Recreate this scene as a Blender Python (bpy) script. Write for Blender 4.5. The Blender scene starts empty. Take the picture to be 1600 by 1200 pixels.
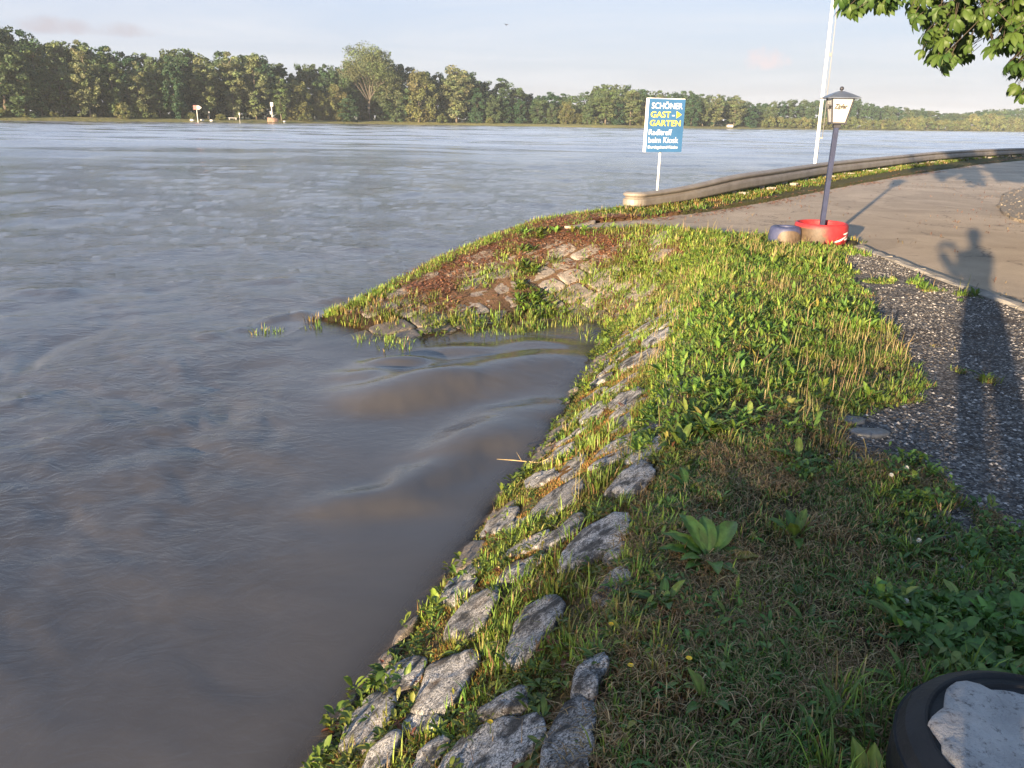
import bpy, bmesh, math, random
import numpy as np
from mathutils import Vector, Matrix

random.seed(7)
RNG = np.random.default_rng(11)
scene = bpy.context.scene
COL = scene.collection

# ------------------------------------------------------------------ camera
PITCH, ROLL, EYE = math.radians(18.96), math.radians(1.0), 1.5
cam_data = bpy.data.cameras.new('camera')
cam = bpy.data.objects.new('camera', cam_data)
COL.objects.link(cam)
cam_data.sensor_width = 36.0
cam_data.lens = 36.0 * 1202 / 1600
cam_data.clip_start = 0.05
cam_data.clip_end = 6000
_f = Vector((0, math.cos(PITCH), -math.sin(PITCH)))
_u0 = Vector((0, math.sin(PITCH), math.cos(PITCH)))
_r0 = Vector((1, 0, 0))
_r = _r0 * math.cos(ROLL) + _u0 * math.sin(ROLL)
_u = -_r0 * math.sin(ROLL) + _u0 * math.cos(ROLL)
m = Matrix((_r, _u, -_f)).transposed().to_4x4()
m.translation = (0, 0, EYE)
cam.matrix_world = m
scene.camera = cam

# ------------------------------------------------------------------ light
SUN_AZ, SUN_EL = math.radians(208.9), math.radians(7.0)     # azimuth clockwise from +Y
SUN_DIR = Vector((math.sin(SUN_AZ) * math.cos(SUN_EL), math.cos(SUN_AZ) * math.cos(SUN_EL), math.sin(SUN_EL)))
sun_data = bpy.data.lights.new('sun', 'SUN')
sun_data.energy = 5.0
sun_data.angle = math.radians(0.53)
sun_data.color = (1.0, 0.76, 0.49)
sun = bpy.data.objects.new('sun', sun_data)
COL.objects.link(sun)
sun.rotation_euler = (-SUN_DIR).to_track_quat('-Z', 'Y').to_euler()

world = bpy.data.worlds.new('World')
scene.world = world
world.use_nodes = True
wn, wl = world.node_tree.nodes, world.node_tree.links
wn.clear()

def W(t, **k):
    n = wn.new(t)
    for a, b in k.items():
        setattr(n, a, b)
    return n

def wmath(op, a, b=None):
    n = W('ShaderNodeMath', operation=op)
    for i, v in enumerate((a, b)):
        if v is None: continue
        if hasattr(v, 'links'): wl.new(v, n.inputs[i])
        else: n.inputs[i].default_value = v
    return n.outputs[0]

def wramp(fac, stops):
    n = W('ShaderNodeValToRGB')
    e = n.color_ramp.elements
    e[0].position, e[0].color = stops[0][0], (*stops[0][1], 1)
    e[1].position, e[1].color = stops[-1][0], (*stops[-1][1], 1)
    for p, c in stops[1:-1]:
        x = e.new(p); x.color = (*c, 1)
    wl.new(fac, n.inputs[0])
    return n.outputs[0]

def wmix(fac, a, b):
    n = W('ShaderNodeMix', data_type='RGBA')
    for s, v in ((n.inputs[0], fac), (n.inputs[6], a), (n.inputs[7], b)):
        if hasattr(v, 'links'): wl.new(v, s)
        elif isinstance(v, tuple): s.default_value = (*v, 1)
        else: s.default_value = v
    return n.outputs[2]

SKY_STRENGTH = 0.072
sky = W('ShaderNodeTexSky', sky_type='NISHITA')
sky.sun_disc = False
sky.sun_elevation = SUN_EL
sky.sun_rotation = SUN_AZ
sky.altitude = 200
sky.air_density = 1.0
sky.dust_density = 1.0
sky.ozone_density = 1.0
tc = W('ShaderNodeTexCoord')
sep = W('ShaderNodeSeparateXYZ')
wl.new(tc.outputs['Generated'], sep.inputs[0])
zpos = wmath('MAXIMUM', sep.outputs[2], 0.0)
# thin high veil of cloud that whitens the whole sky, a little greyer and pinker near the horizon
veil = wramp(zpos, [(0.0, (1.82, 1.86, 2.22)), (0.10, (1.84, 2.06, 2.68)), (0.25, (1.56, 2.14, 3.2)), (0.5, (1.0, 1.75, 3.2)), (1.0, (0.95, 1.45, 2.45))])
skycol = wmix(0.88, sky.outputs[0], veil)
# cirrus wisps on a plane high above
inv = wmath('DIVIDE', 1.0, wmath('ADD', zpos, 0.06))
px = wmath('MULTIPLY', sep.outputs[0], inv)
py = wmath('MULTIPLY', sep.outputs[1], inv)
cmb = W('ShaderNodeCombineXYZ')
wl.new(wmath('MULTIPLY', px, 0.55), cmb.inputs[0]); wl.new(wmath('MULTIPLY', py, 0.8), cmb.inputs[1])
nz = W('ShaderNodeTexNoise', noise_dimensions='3D')
nz.inputs['Scale'].default_value = 0.62; nz.inputs['Detail'].default_value = 6; nz.inputs['Roughness'].default_value = 0.55
nz.inputs['Distortion'].default_value = 0.6
wl.new(cmb.outputs[0], nz.inputs['Vector'])
cir = wramp(nz.outputs[0], [(0.42, (0, 0, 0)), (0.72, (1, 1, 1))])
skycol = wmix(wmath('MULTIPLY', cir, 0.55), skycol, (2.72, 2.78, 2.92))

def cloud(col, az, el, w, h, c, amount, seed):
    """a small far cumulus in the direction (az, el): soft noisy ellipse on the sky"""
    d = Vector((math.sin(az) * math.cos(el), math.cos(az) * math.cos(el), math.sin(el)))
    rr = Vector((math.cos(az), -math.sin(az), 0)); uu = rr.cross(d)
    def dot(v):
        n = W('ShaderNodeVectorMath', operation='DOT_PRODUCT')
        wl.new(tc.outputs['Generated'], n.inputs[0]); n.inputs[1].default_value = v
        return n.outputs['Value']
    a, b = wmath('DIVIDE', dot(rr), w), wmath('DIVIDE', dot(uu), h)
    b = wmath('MULTIPLY', b, wmath('ADD', 1.0, wmath('MULTIPLY', wmath('LESS_THAN', b, 0.0), 1.0)))
    r2 = wmath('ADD', wmath('MULTIPLY', a, a), wmath('MULTIPLY', b, b))
    n = W('ShaderNodeTexNoise')
    n.inputs['Scale'].default_value = seed; n.inputs['Detail'].default_value = 5; n.inputs['Roughness'].default_value = 0.6
    wl.new(tc.outputs['Generated'], n.inputs['Vector'])
    v = wmath('SUBTRACT', wmath('ADD', wmath('MULTIPLY', n.outputs[0], 2.2), -0.45), r2)
    front = wmath('GREATER_THAN', dot(d), 0.0)
    f = wmath('MULTIPLY', wmath('MULTIPLY', wramp(v, [(0.05, (0, 0, 0)), (0.75, (1, 1, 1))]), amount), front)
    return wmix(f, col, c)

skycol = cloud(skycol, math.radians(16.6), math.radians(3.8), 0.036, 0.021, (2.75, 2.42, 2.48), 0.85, 70)
skycol = cloud(skycol, math.radians(-28.5), math.radians(4.7), 0.12, 0.016, (1.9, 1.75, 1.9), 0.7, 26)
bg = W('ShaderNodeBackground')
bg.inputs[1].default_value = SKY_STRENGTH
wl.new(skycol, bg.inputs[0])
wo = W('ShaderNodeOutputWorld')
wl.new(bg.outputs[0], wo.inputs[0])

vs = scene.view_settings
vs.view_transform = 'Standard'
vs.look = 'None'
vs.gamma = 1
vs.use_curve_mapping = False
vs.exposure = 2.14
scene.cycles.max_bounces = 6
scene.cycles.transparent_max_bounces = 10

HAZE = 0.00020            # density of the evening air, per metre

# ------------------------------------------------------------------ small helpers
def tag(o, label=None, cat=None, group=None, kind=None):
    if label: o['label'] = label
    if cat: o['category'] = cat
    if group: o['group'] = group
    if kind: o['kind'] = kind
    return o

def empty(name, loc=(0, 0, 0), rz=0.0, parent=None):
    o = bpy.data.objects.new(name, None)
    o.location = loc; o.rotation_euler = (0, 0, rz); o.empty_display_size = 0.2
    COL.objects.link(o)
    if parent: o.parent = parent
    return o

def link(name, me, parent=None, loc=None, rot=None, scl=None):
    o = bpy.data.objects.new(name, me)
    COL.objects.link(o)
    if parent: o.parent = parent
    if loc is not None: o.location = loc
    if rot is not None: o.rotation_euler = rot
    if scl is not None: o.scale = scl if hasattr(scl, '__len__') else (scl, scl, scl)
    return o

def np_mesh(name, V, faces, mat, smooth=False, color=None, extra=None):
    """faces: list of int arrays (n,3) or (n,4)"""
    V = np.asarray(V, np.float32)
    me = bpy.data.meshes.new(name)
    me.vertices.add(len(V)); me.vertices.foreach_set('co', V.ravel())
    faces = [np.asarray(f, np.int32) for f in faces if len(f)]
    loops = np.concatenate([f.ravel() for f in faces])
    tot = np.concatenate([np.full(len(f), f.shape[1], np.int32) for f in faces])
    start = np.concatenate([[0], np.cumsum(tot)[:-1]]).astype(np.int32)
    me.loops.add(len(loops)); me.loops.foreach_set('vertex_index', loops)
    me.polygons.add(len(tot)); me.polygons.foreach_set('loop_start', start)
    me.polygons.foreach_set('use_smooth', np.full(len(tot), smooth))
    me.update(calc_edges=True)
    if color is not None:
        a = me.attributes.new('tint', 'FLOAT_COLOR', 'POINT')
        c = np.ones((len(V), 4), np.float32); c[:, :3] = color
        a.data.foreach_set('color', c.ravel())
    for k, v in (extra or {}).items():
        a = me.attributes.new(k, 'FLOAT', 'POINT')
        a.data.foreach_set('value', np.asarray(v, np.float32))
    if mat: me.materials.append(mat)
    return me

def bm_mesh(name, bm, mat, smooth=False):
    me = bpy.data.meshes.new(name)
    bmesh.ops.recalc_face_normals(bm, faces=bm.faces)
    bm.to_mesh(me); bm.free()
    if smooth:
        me.polygons.foreach_set('use_smooth', [True] * len(me.polygons))
    if mat: me.materials.append(mat)
    return me

def box(bm, c, s, rot=None, taper=1.0):
    r = bmesh.ops.create_cube(bm, size=1.0)
    for v in r['verts']:
        k = taper if v.co.z > 0 else 1.0
        v.co = Vector((v.co.x * s[0] * k, v.co.y * s[1] * k, v.co.z * s[2]))
        if rot is not None: v.co = rot @ v.co
        v.co += Vector(c)
    return r['verts']

def tube(bm, pts, radii, n=8, cap=True):
    pts = [Vector(p) for p in pts]
    rings = []
    for i, p in enumerate(pts):
        t = (pts[min(i + 1, len(pts) - 1)] - pts[max(i - 1, 0)]).normalized()
        a = t.cross(Vector((0, 0, 1)))
        if a.length < 1e-3: a = t.cross(Vector((0, 1, 0)))
        a.normalize(); b = t.cross(a)
        r = radii[i] if hasattr(radii, '__len__') else radii
        rings.append([bm.verts.new(p + (a * math.cos(2 * math.pi * k / n) + b * math.sin(2 * math.pi * k / n)) * r) for k in range(n)])
    for x, y in zip(rings[:-1], rings[1:]):
        for k in range(n):
            bm.faces.new((x[k], x[(k + 1) % n], y[(k + 1) % n], y[k]))
    if cap:
        bm.faces.new(rings[0][::-1]); bm.faces.new(rings[-1])

def lathe(bm, prof, n=32, closed=False):
    rings = []
    for r, z in prof:
        rings.append([bm.verts.new((r * math.cos(2 * math.pi * k / n), r * math.sin(2 * math.pi * k / n), z)) for k in range(n)])
    pairs = list(zip(rings[:-1], rings[1:])) + ([(rings[-1], rings[0])] if closed else [])
    for x, y in pairs:
        for k in range(n):
            bm.faces.new((x[k], x[(k + 1) % n], y[(k + 1) % n], y[k]))
    return rings

# value noise on numpy arrays
def _hash(ix, iy, seed):
    h = (ix.astype(np.int64) * 374761393 + iy.astype(np.int64) * 668265263 + seed * 1442695041) & 0x7fffffff
    h = ((h ^ (h >> 13)) * 1274126177) & 0x7fffffff
    return ((h ^ (h >> 16)) & 0xffff) / 65535.0

def vnoise(x, y, seed=0):
    x = np.asarray(x, float); y = np.asarray(y, float)
    ix, iy = np.floor(x), np.floor(y)
    fx, fy = x - ix, y - iy
    fx = fx * fx * fx * (fx * (fx * 6 - 15) + 10); fy = fy * fy * fy * (fy * (fy * 6 - 15) + 10)
    a, b = _hash(ix, iy, seed), _hash(ix + 1, iy, seed)
    c, d = _hash(ix, iy + 1, seed), _hash(ix + 1, iy + 1, seed)
    return (a * (1 - fx) + b * fx) * (1 - fy) + (c * (1 - fx) + d * fx) * fy

def fbm(x, y, seed=0, octv=4, gain=0.5):
    s, a, t = 0.0, 1.0, 0.0
    for i in range(octv):
        s = s + a * vnoise(x * 2 ** i + 17.3 * i, y * 2 ** i - 9.1 * i, seed + i); t += a; a *= gain
    return s / t

def smooth(a, b, x):
    t = np.clip((np.asarray(x, float) - a) / (b - a), 0, 1)
    return t * t * (3 - 2 * t)

def inpoly(x, y, poly):
    x = np.asarray(x, float); y = np.asarray(y, float)
    ins = np.zeros(x.shape, bool)
    n = len(poly)
    for i in range(n):
        x1, y1 = poly[i]; x2, y2 = poly[(i + 1) % n]
        if y1 == y2: continue
        c = ((y1 > y) != (y2 > y)) & (x < (x2 - x1) * (y - y1) / (y2 - y1) + x1)
        ins ^= c
    return ins

def sdist(x, y, pl):
    """signed distance to an open polyline, positive on its left"""
    x = np.asarray(x, float); y = np.asarray(y, float)
    best = np.full(x.shape, 1e9); sg = np.zeros(x.shape)
    n = len(pl) - 1
    for i in range(n):
        ax, ay = pl[i]; bx, by = pl[i + 1]
        dx, dy = bx - ax, by - ay
        L = math.hypot(dx, dy)
        t = ((x - ax) * dx + (y - ay) * dy) / (L * L)
        t = np.clip(t, -1e9 if i == 0 else 0, 1e9 if i == n - 1 else 1)
        ex, ey = x - ax - t * dx, y - ay - t * dy
        d = np.hypot(ex, ey)
        s = np.sign(dx * (y - ay) - dy * (x - ax))
        k = d < best
        best = np.where(k, d, best); sg = np.where(k, s, sg)
    return best * sg

def softplus(s, k):
    return k * np.logaddexp(0, np.asarray(s, float) / k)

# ------------------------------------------------------------------ materials
class NT:
    def __init__(self, name):
        self.m = bpy.data.materials.new(name)
        self.m.use_nodes = True
        self.n, self.l = self.m.node_tree.nodes, self.m.node_tree.links
        self.n.clear()
        self.out = self.n.new('ShaderNodeOutputMaterial')
        self.tc = self.n.new('ShaderNodeTexCoord')
    def put(self, sock, v):
        if hasattr(v, 'links'): self.l.new(v, sock)
        elif isinstance(v, tuple) and len(v) == 3 and sock.type == 'RGBA': sock.default_value = (*v, 1)
        else: sock.default_value = v
    def noise(self, scale, detail=4, rough=0.55, dist=0.0, co=None, sc=None):
        n = self.n.new('ShaderNodeTexNoise')
        n.inputs['Scale'].default_value = scale; n.inputs['Detail'].default_value = detail
        n.inputs['Roughness'].default_value = rough; n.inputs['Distortion'].default_value = dist
        v = co or self.tc.outputs['Object']
        if sc is not None:
            mp = self.n.new('ShaderNodeMapping'); mp.inputs['Scale'].default_value = sc
            self.l.new(v, mp.inputs[0]); v = mp.outputs[0]
        self.l.new(v, n.inputs['Vector'])
        return n.outputs[0]
    def voronoi(self, scale, feature='F1', out='Distance', co=None):
        n = self.n.new('ShaderNodeTexVoronoi'); n.feature = feature
        n.inputs['Scale'].default_value = scale
        self.l.new(co or self.tc.outputs['Object'], n.inputs['Vector'])
        return n.outputs[out]
    def math(self, op, a, b=0.0, clamp=False):
        n = self.n.new('ShaderNodeMath'); n.operation = op; n.use_clamp = clamp
        self.put(n.inputs[0], a); self.put(n.inputs[1], b)
        return n.outputs[0]
    def ramp(self, fac, stops):
        n = self.n.new('ShaderNodeValToRGB'); e = n.color_ramp.elements
        f = lambda c: (c, c, c, 1) if not isinstance(c, tuple) else (*c, 1)
        e[0].position, e[0].color = stops[0][0], f(stops[0][1])
        e[1].position, e[1].color = stops[-1][0], f(stops[-1][1])
        for p, c in stops[1:-1]:
            x = e.new(p); x.color = f(c)
        self.put(n.inputs[0], fac)
        return n.outputs[0]
    def mix(self, fac, a, b, blend='MIX'):
        n = self.n.new('ShaderNodeMix'); n.data_type = 'RGBA'; n.blend_type = blend
        self.put(n.inputs[0], fac); self.put(n.inputs[6], a); self.put(n.inputs[7], b)
        return n.outputs[2]
    def attr(self, name, out='Color'):
        n = self.n.new('ShaderNodeAttribute'); n.attribute_name = name
        return n.outputs[out]
    def objrand(self):
        return self.n.new('ShaderNodeObjectInfo').outputs['Random']
    def bump(self, h, strength=0.5, dist=0.02, normal=None):
        n = self.n.new('ShaderNodeBump')
        self.put(n.inputs['Strength'], strength); self.put(n.inputs['Distance'], dist)
        self.l.new(h, n.inputs['Height'])
        if normal is not None: self.l.new(normal, n.inputs['Normal'])
        return n.outputs[0]
    def bsdf(self, color, rough=0.7, metal=0.0, normal=None, spec=None, **kw):
        b = self.n.new('ShaderNodeBsdfPrincipled')
        self.put(b.inputs['Base Color'], color); self.put(b.inputs['Roughness'], rough)
        self.put(b.inputs['Metallic'], metal)
        if normal is not None: self.l.new(normal, b.inputs['Normal'])
        if spec is not None: self.put(b.inputs['Specular IOR Level'], spec)
        for k, v in kw.items(): self.put(b.inputs[k.replace('_', ' ')], v)
        return b.outputs[0]
    def surf(self, s):
        self.l.new(s, self.out.inputs[0]); return self.m

def leaf_mat(name, color, rough=0.55, transl=0.35, spec=0.25, tcol=None):
    t = NT(name)
    c = color(t) if callable(color) else color
    b = t.bsdf(c, rough, spec=spec)
    tr = t.n.new('ShaderNodeBsdfTranslucent')
    t.put(tr.inputs[0], t.mix(1.0, c, (1.0, 0.95, 0.5), 'MULTIPLY') if tcol is None else tcol)
    mx = t.n.new('ShaderNodeMixShader'); mx.inputs[0].default_value = transl
    t.l.new(b, mx.inputs[1]); t.l.new(tr.outputs[0], mx.inputs[2])
    return t.surf(mx.outputs[0])

def simple_mat(name, color, rough=0.6, metal=0.0, var=0.12, nscale=6.0, bump=0.1, bscale=40.0, spec=None):
    t = NT(name)
    n = t.noise(nscale, 5)
    dark = tuple(c * (1 - 2 * var) for c in color); lite = tuple(min(1, c * (1 + var)) for c in color)
    c = t.ramp(n, [(0.3, dark), (0.7, lite)])
    nb = t.bump(t.noise(bscale, 4), bump, 0.01) if bump else None
    return t.surf(t.bsdf(c, rough, metal, nb, spec))

M_GRASS = leaf_mat('grass_blades', lambda t: t.attr('tint'), 0.5, 0.3, 0.3)
M_LEAF = leaf_mat('weed_leaves', lambda t: t.mix(1.0, t.attr('tint'), t.ramp(t.noise(45, 4, 0.65), [(0.3, 0.72), (0.7, 1.2)]), 'MULTIPLY'), 0.45, 0.25, 0.35)
M_LITTER = NT('dry_litter'); M_LITTER = M_LITTER.surf(M_LITTER.bsdf(M_LITTER.attr('tint'), 0.8))

def _soil():
    t = NT('bank_soil')
    base = t.attr('tint')
    f = t.noise(90, 5, 0.7)
    c = t.mix(1.0, base, t.ramp(f, [(0.25, 0.45), (0.55, 1.0), (0.8, 1.5)]), 'MULTIPLY')
    f2 = t.noise(14, 4)
    c = t.mix(t.ramp(f2, [(0.5, 0.0), (0.75, 0.6)]), c, (0.055, 0.075, 0.02))
    h = t.math('ADD', t.math('MULTIPLY', t.noise(130, 4, 0.7), 0.6), t.noise(30, 4))
    return t.surf(t.bsdf(c, 0.9, normal=t.bump(h, 0.9, 0.03), spec=0.15))
M_SOIL = _soil()

def _granite(name, lo, hi, lichen, wet=0.0):
    t = NT(name)
    r = t.objrand()
    co = t.n.new('ShaderNodeVectorMath'); co.operation = 'ADD'
    t.l.new(t.tc.outputs['Object'], co.inputs[0])
    cm = t.n.new('ShaderNodeCombineXYZ'); t.l.new(t.math('MULTIPLY', r, 40.0), cm.inputs[0]); t.l.new(cm.outputs[0], co.inputs[1])
    v = co.outputs[0]
    c = t.ramp(t.noise(150, 3, 0.8, co=v), [(0.36, tuple(x * 0.15 for x in lo)), (0.45, lo), (0.58, hi), (0.68, tuple(min(0.66, x * 1.4) for x in hi))])
    big = t.noise(9, 6, 0.65, 0.4, co=v)
    c = t.mix(t.ramp(big, [(0.46, 0.0), (0.60, lichen)]), c, (0.022, 0.022, 0.022))
    spots = t.noise(60, 4, 0.75, co=v)
    c = t.mix(t.ramp(spots, [(0.52, 0.0), (0.62, lichen)]), c, (0.03, 0.03, 0.03))
    brown = t.noise(5, 4, 0.6, co=v)
    c = t.mix(t.ramp(brown, [(0.55, 0.0), (0.85, 0.5)]), c, (0.22, 0.14, 0.08))
    c = t.mix(1.0, c, t.ramp(r, [(0.0, 0.75), (1.0, 1.15)]), 'MULTIPLY')
    h = t.math('ADD', t.math('MULTIPLY', t.noise(120, 4, 0.7, co=v), 0.35), t.noise(22, 6, 0.7, co=v))
    return t.surf(t.bsdf(c, 0.8 - wet, normal=t.bump(h, 0.9, 0.03), spec=0.3 + wet))
M_STONE = _granite('granite', (0.27, 0.265, 0.26), (0.55, 0.535, 0.52), 0.9)
M_STONE_RAMP = _granite('ramp_stone', (0.22, 0.19, 0.16), (0.40, 0.35, 0.30), 0.25)
M_STONE_WET = _granite('wet_stone', (0.12, 0.10, 0.08), (0.24, 0.20, 0.16), 0.2, 0.35)

def _road():
    t = NT('asphalt')
    c = t.ramp(t.noise(1.1, 6, 0.6), [(0.3, (0.36, 0.285, 0.205)), (0.7, (0.46, 0.37, 0.27))])
    sp = t.noise(240, 3, 0.8)
    c = t.mix(1.0, c, t.ramp(sp, [(0.3, 0.5), (0.5, 1.0), (0.7, 1.45)]), 'MULTIPLY')
    cr = t.voronoi(0.55, 'DISTANCE_TO_EDGE', co=None)
    d = t.math('ADD', cr, t.math('MULTIPLY', t.math('SUBTRACT', t.noise(3, 6), 0.5), 0.25))
    crack = t.ramp(t.math('ABSOLUTE', d), [(0.0, 0.6), (0.012, 0.0)])
    c = t.mix(crack, c, (0.06, 0.05, 0.045))
    pt = t.noise(0.23, 3, 0.5, 2.0)
    c = t.mix(1.0, c, t.ramp(pt, [(0.44, 0.86), (0.45, 1.0), (0.58, 1.0), (0.59, 1.07)]), 'MULTIPLY')
    st = t.noise(0.5, 5, 0.6, 0.5, sc=(1.0, 0.35, 1.0))
    c = t.mix(t.ramp(st, [(0.52, 0.0), (0.72, 0.35)]), c, (0.20, 0.165, 0.13))
    return t.surf(t.bsdf(c, 0.85, normal=t.bump(t.noise(160, 4, 0.75), 0.3, 0.008), spec=0.25))
M_ROAD = _road()

def _gravel():
    t = NT('gravel_bed')
    v = t.voronoi(70, 'F1', 'Color'); d = t.voronoi(70)
    s = t.n.new('ShaderNodeSeparateColor'); t.l.new(v, s.inputs[0])
    c = t.ramp(s.outputs[0], [(0.0, (0.03, 0.028, 0.028)), (0.5, (0.085, 0.078, 0.074)), (0.8, (0.16, 0.15, 0.14)), (1.0, (0.36, 0.34, 0.32))])
    dirt = t.noise(2.2, 5, 0.6)
    c = t.mix(t.ramp(dirt, [(0.48, 0.0), (0.7, 0.8)]), c, (0.055, 0.036, 0.024))
    return t.surf(t.bsdf(c, 0.85, normal=t.bump(d, 0.9, 0.02), spec=0.3))
M_GRAVEL = _gravel()
M_PEBBLE = NT('pebbles'); M_PEBBLE = M_PEBBLE.surf(M_PEBBLE.bsdf(M_PEBBLE.attr('tint'), 0.7, spec=0.35))
M_CONCRETE = simple_mat('kerb_concrete', (0.27, 0.25, 0.22), 0.9, 0, 0.25, 4, 0.5, 60)

def _water():
    t = NT('muddy_water')
    calm, depth, far = t.attr('calm', 'Fac'), t.attr('depth', 'Fac'), t.attr('far', 'Fac')
    n1 = t.noise(0.63, 5, 0.6, 1.0, sc=(1.0, 1.15, 1.0))
    n2 = t.noise(3.4, 5, 0.62, 1.6, sc=(1.0, 1.35, 1.0))
    n3 = t.noise(13, 3, 0.55, 0.8, sc=(1.0, 1.4, 1.0))
    slick = t.ramp(t.noise(0.10, 4, 0.6, 1.2), [(0.38, 0.35), (0.62, 1.0)])
    k = t.math('MULTIPLY', t.math('SUBTRACT', 1.0, calm), slick)
    h = t.math('ADD', t.math('MULTIPLY', n1, 0.16), t.math('ADD', t.math('MULTIPLY', n2, 0.05), t.math('MULTIPLY', n3, 0.012)))
    nb = t.bump(h, t.math('ADD', t.math('MULTIPLY', k, 0.36), 0.05), 1.0)
    silt = t.noise(0.45, 5, 0.6, 1.6)
    c = t.ramp(silt, [(0.3, (0.066, 0.060, 0.055)), (0.7, (0.096, 0.086, 0.077))])
    d = t.n.new('ShaderNodeBsdfDiffuse'); t.put(d.inputs[0], c)
    geo = t.n.new('ShaderNodeNewGeometry')           # light scattered inside turbid water hardly follows the surface
    lv = t.n.new('ShaderNodeVectorMath'); lv.operation = 'SCALE'; t.l.new(geo.outputs['Normal'], lv.inputs[0]); lv.inputs['Scale'].default_value = 0.8
    la = t.n.new('ShaderNodeVectorMath'); la.operation = 'ADD'; t.l.new(lv.outputs[0], la.inputs[0]); la.inputs[1].default_value = (0, 0, 0.2)
    ln = t.n.new('ShaderNodeVectorMath'); ln.operation = 'NORMALIZE'; t.l.new(la.outputs[0], ln.inputs[0])
    t.l.new(ln.outputs[0], d.inputs['Normal'])
    g = t.n.new('ShaderNodeBsdfGlossy'); g.inputs[0].default_value = (1, 1, 1, 1)
    t.put(g.inputs['Roughness'], t.math('ADD', t.math('ADD', 0.07, t.math('MULTIPLY', calm, 0.06)), t.math('MULTIPLY', t.math('MULTIPLY', far, 0.21), t.ramp(t.noise(1.0, 4, 0.6, 0.5, sc=(0.035, 0.13, 1.0)), [(0.40, 0.12), (0.50, 1.0)]))))
    t.l.new(nb, g.inputs['Normal'])
    fr = t.n.new('ShaderNodeFresnel'); fr.inputs[0].default_value = 1.38; t.l.new(nb, fr.inputs['Normal'])
    b = t.n.new('ShaderNodeMixShader')
    t.l.new(fr.outputs[0], b.inputs[0]); t.l.new(d.outputs[0], b.inputs[1]); t.l.new(g.outputs[0], b.inputs[2])
    tr = t.n.new('ShaderNodeBsdfTransparent')
    tr.inputs[0].default_value = (0.86, 0.8, 0.72, 1)
    a = t.math('SUBTRACT', 1.0, t.math('POWER', 2.718, t.math('MULTIPLY', depth, -16.0)), True)
    mx = t.n.new('ShaderNodeMixShader')
    t.l.new(a, mx.inputs[0]); t.l.new(tr.outputs[0], mx.inputs[1]); t.l.new(b.outputs[0], mx.inputs[2])
    return t.surf(mx.outputs[0])
M_WATER = _water()

def crown_mat(name, c0, c1, transl=0.3):
    def f(t):
        c = t.mix(t.objrand(), c0, c1)
        return t.mix(1.0, c, t.attr('tint'), 'MULTIPLY')
    return leaf_mat(name, f, 0.6, transl, 0.2)
M_POPLAR = crown_mat('poplar_leaves', (0.10, 0.145, 0.06), (0.155, 0.18, 0.092))
M_DARK = crown_mat('broadleaf_leaves', (0.028, 0.072, 0.038), (0.085, 0.122, 0.058))
M_WILLOW = crown_mat('willow_leaves', (0.10, 0.118, 0.042), (0.135, 0.142, 0.06))
M_SHRUB = crown_mat('shrub_leaves', (0.09, 0.115, 0.045), (0.14, 0.15, 0.06))
M_BARK = simple_mat('bark', (0.17, 0.145, 0.11), 0.9, 0, 0.2, 3, 0.5, 10)
M_BARK_DARK = simple_mat('dark_bark', (0.07, 0.055, 0.04), 0.9, 0, 0.2, 5, 0.6, 20)

# ------------------------------------------------------------------ the lie of the land
WATER_Z = -0.9
CREST = [(-70, -50), (-9, -13), (-1.3, -3), (-0.2, 0), (0.25, 1.58), (0.46, 2.33), (0.82, 3.45), (1.13, 4.43), (1.49, 5.64), (2.05, 7.64), (2.45, 9.2), (2.62, 10.7), (2.8, 12.5)]
EDGE = [(-9, 4.5), (-5.2, 7.0), (-3.1, 8.8), (-2.07, 10.08), (-1.06, 11.58), (0.38, 13.1), (1.8, 14.4), (2.6, 15.6), (3.5, 16.6), (5.2, 19.1), (9.3, 25.1), (14.2, 31.4), (23.9, 43.2), (32.0, 52.1), (60, 74), (140, 110), (400, 150)]
RAMP = np.array([(1.95, 12.0, 0.0), (2.61, 10.9, 0.0), (0.48, 12.88, -0.08), (-0.99, 11.53, -0.42), (-1.93, 9.9, -0.77), (-2.46, 8.95, -0.99), (-3.0, 8.66, -1.08),
                 (-1.27, 8.15, -0.99), (-0.46, 8.76, -0.97), (0.78, 9.34, -0.99), (1.67, 10.09, -0.64), (0.5, 11.2, -0.38), (4, 12.5, 0.0), (4, 16, 0.0), (3, 9.5, -0.15),
                 (-5, 6.5, -1.8), (-3, 4, -2.2), (0, 6.2, -1.35), (0.2, 9.3, -0.95), (-0.3, 9.2, -0.92), (-8, 10, -2.4), (-1, 7, -1.2), (0.6, 8.0, -1.05), (-3, 12, -0.9), (1.0, 4.0, -2.0)])

def _tps(r2):
    return 0.5 * r2 * np.log(np.maximum(r2, 1e-9))
_n = len(RAMP)
_A = np.zeros((_n + 3, _n + 3))
_A[:_n, :_n] = _tps((RAMP[:, None, 0] - RAMP[None, :, 0]) ** 2 + (RAMP[:, None, 1] - RAMP[None, :, 1]) ** 2) + 0.02 * np.eye(_n)
_A[:_n, _n] = 1; _A[:_n, _n + 1:] = RAMP[:, :2]; _A[_n:, :_n] = _A[:_n, _n:].T
_w = np.linalg.solve(_A, np.concatenate([RAMP[:, 2], np.zeros(3)]))

def ramp_z(x, y):
    x = np.asarray(x, float); y = np.asarray(y, float)
    z = _w[_n] + _w[_n + 1] * x + _w[_n + 2] * y
    for i in range(_n):
        z = z + _w[i] * _tps((x - RAMP[i, 0]) ** 2 + (y - RAMP[i, 1]) ** 2)
    far = smooth(6, 11, np.hypot(x, y - 10))
    z = np.clip(z, -2.4, 0.0); nearw = smooth(6.9, 5.4, y); z = z * (1 - nearw) - 2.4 * nearw
    return z * (1 - far) + np.where(y > 9, 0.0, -2.4) * far

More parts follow.
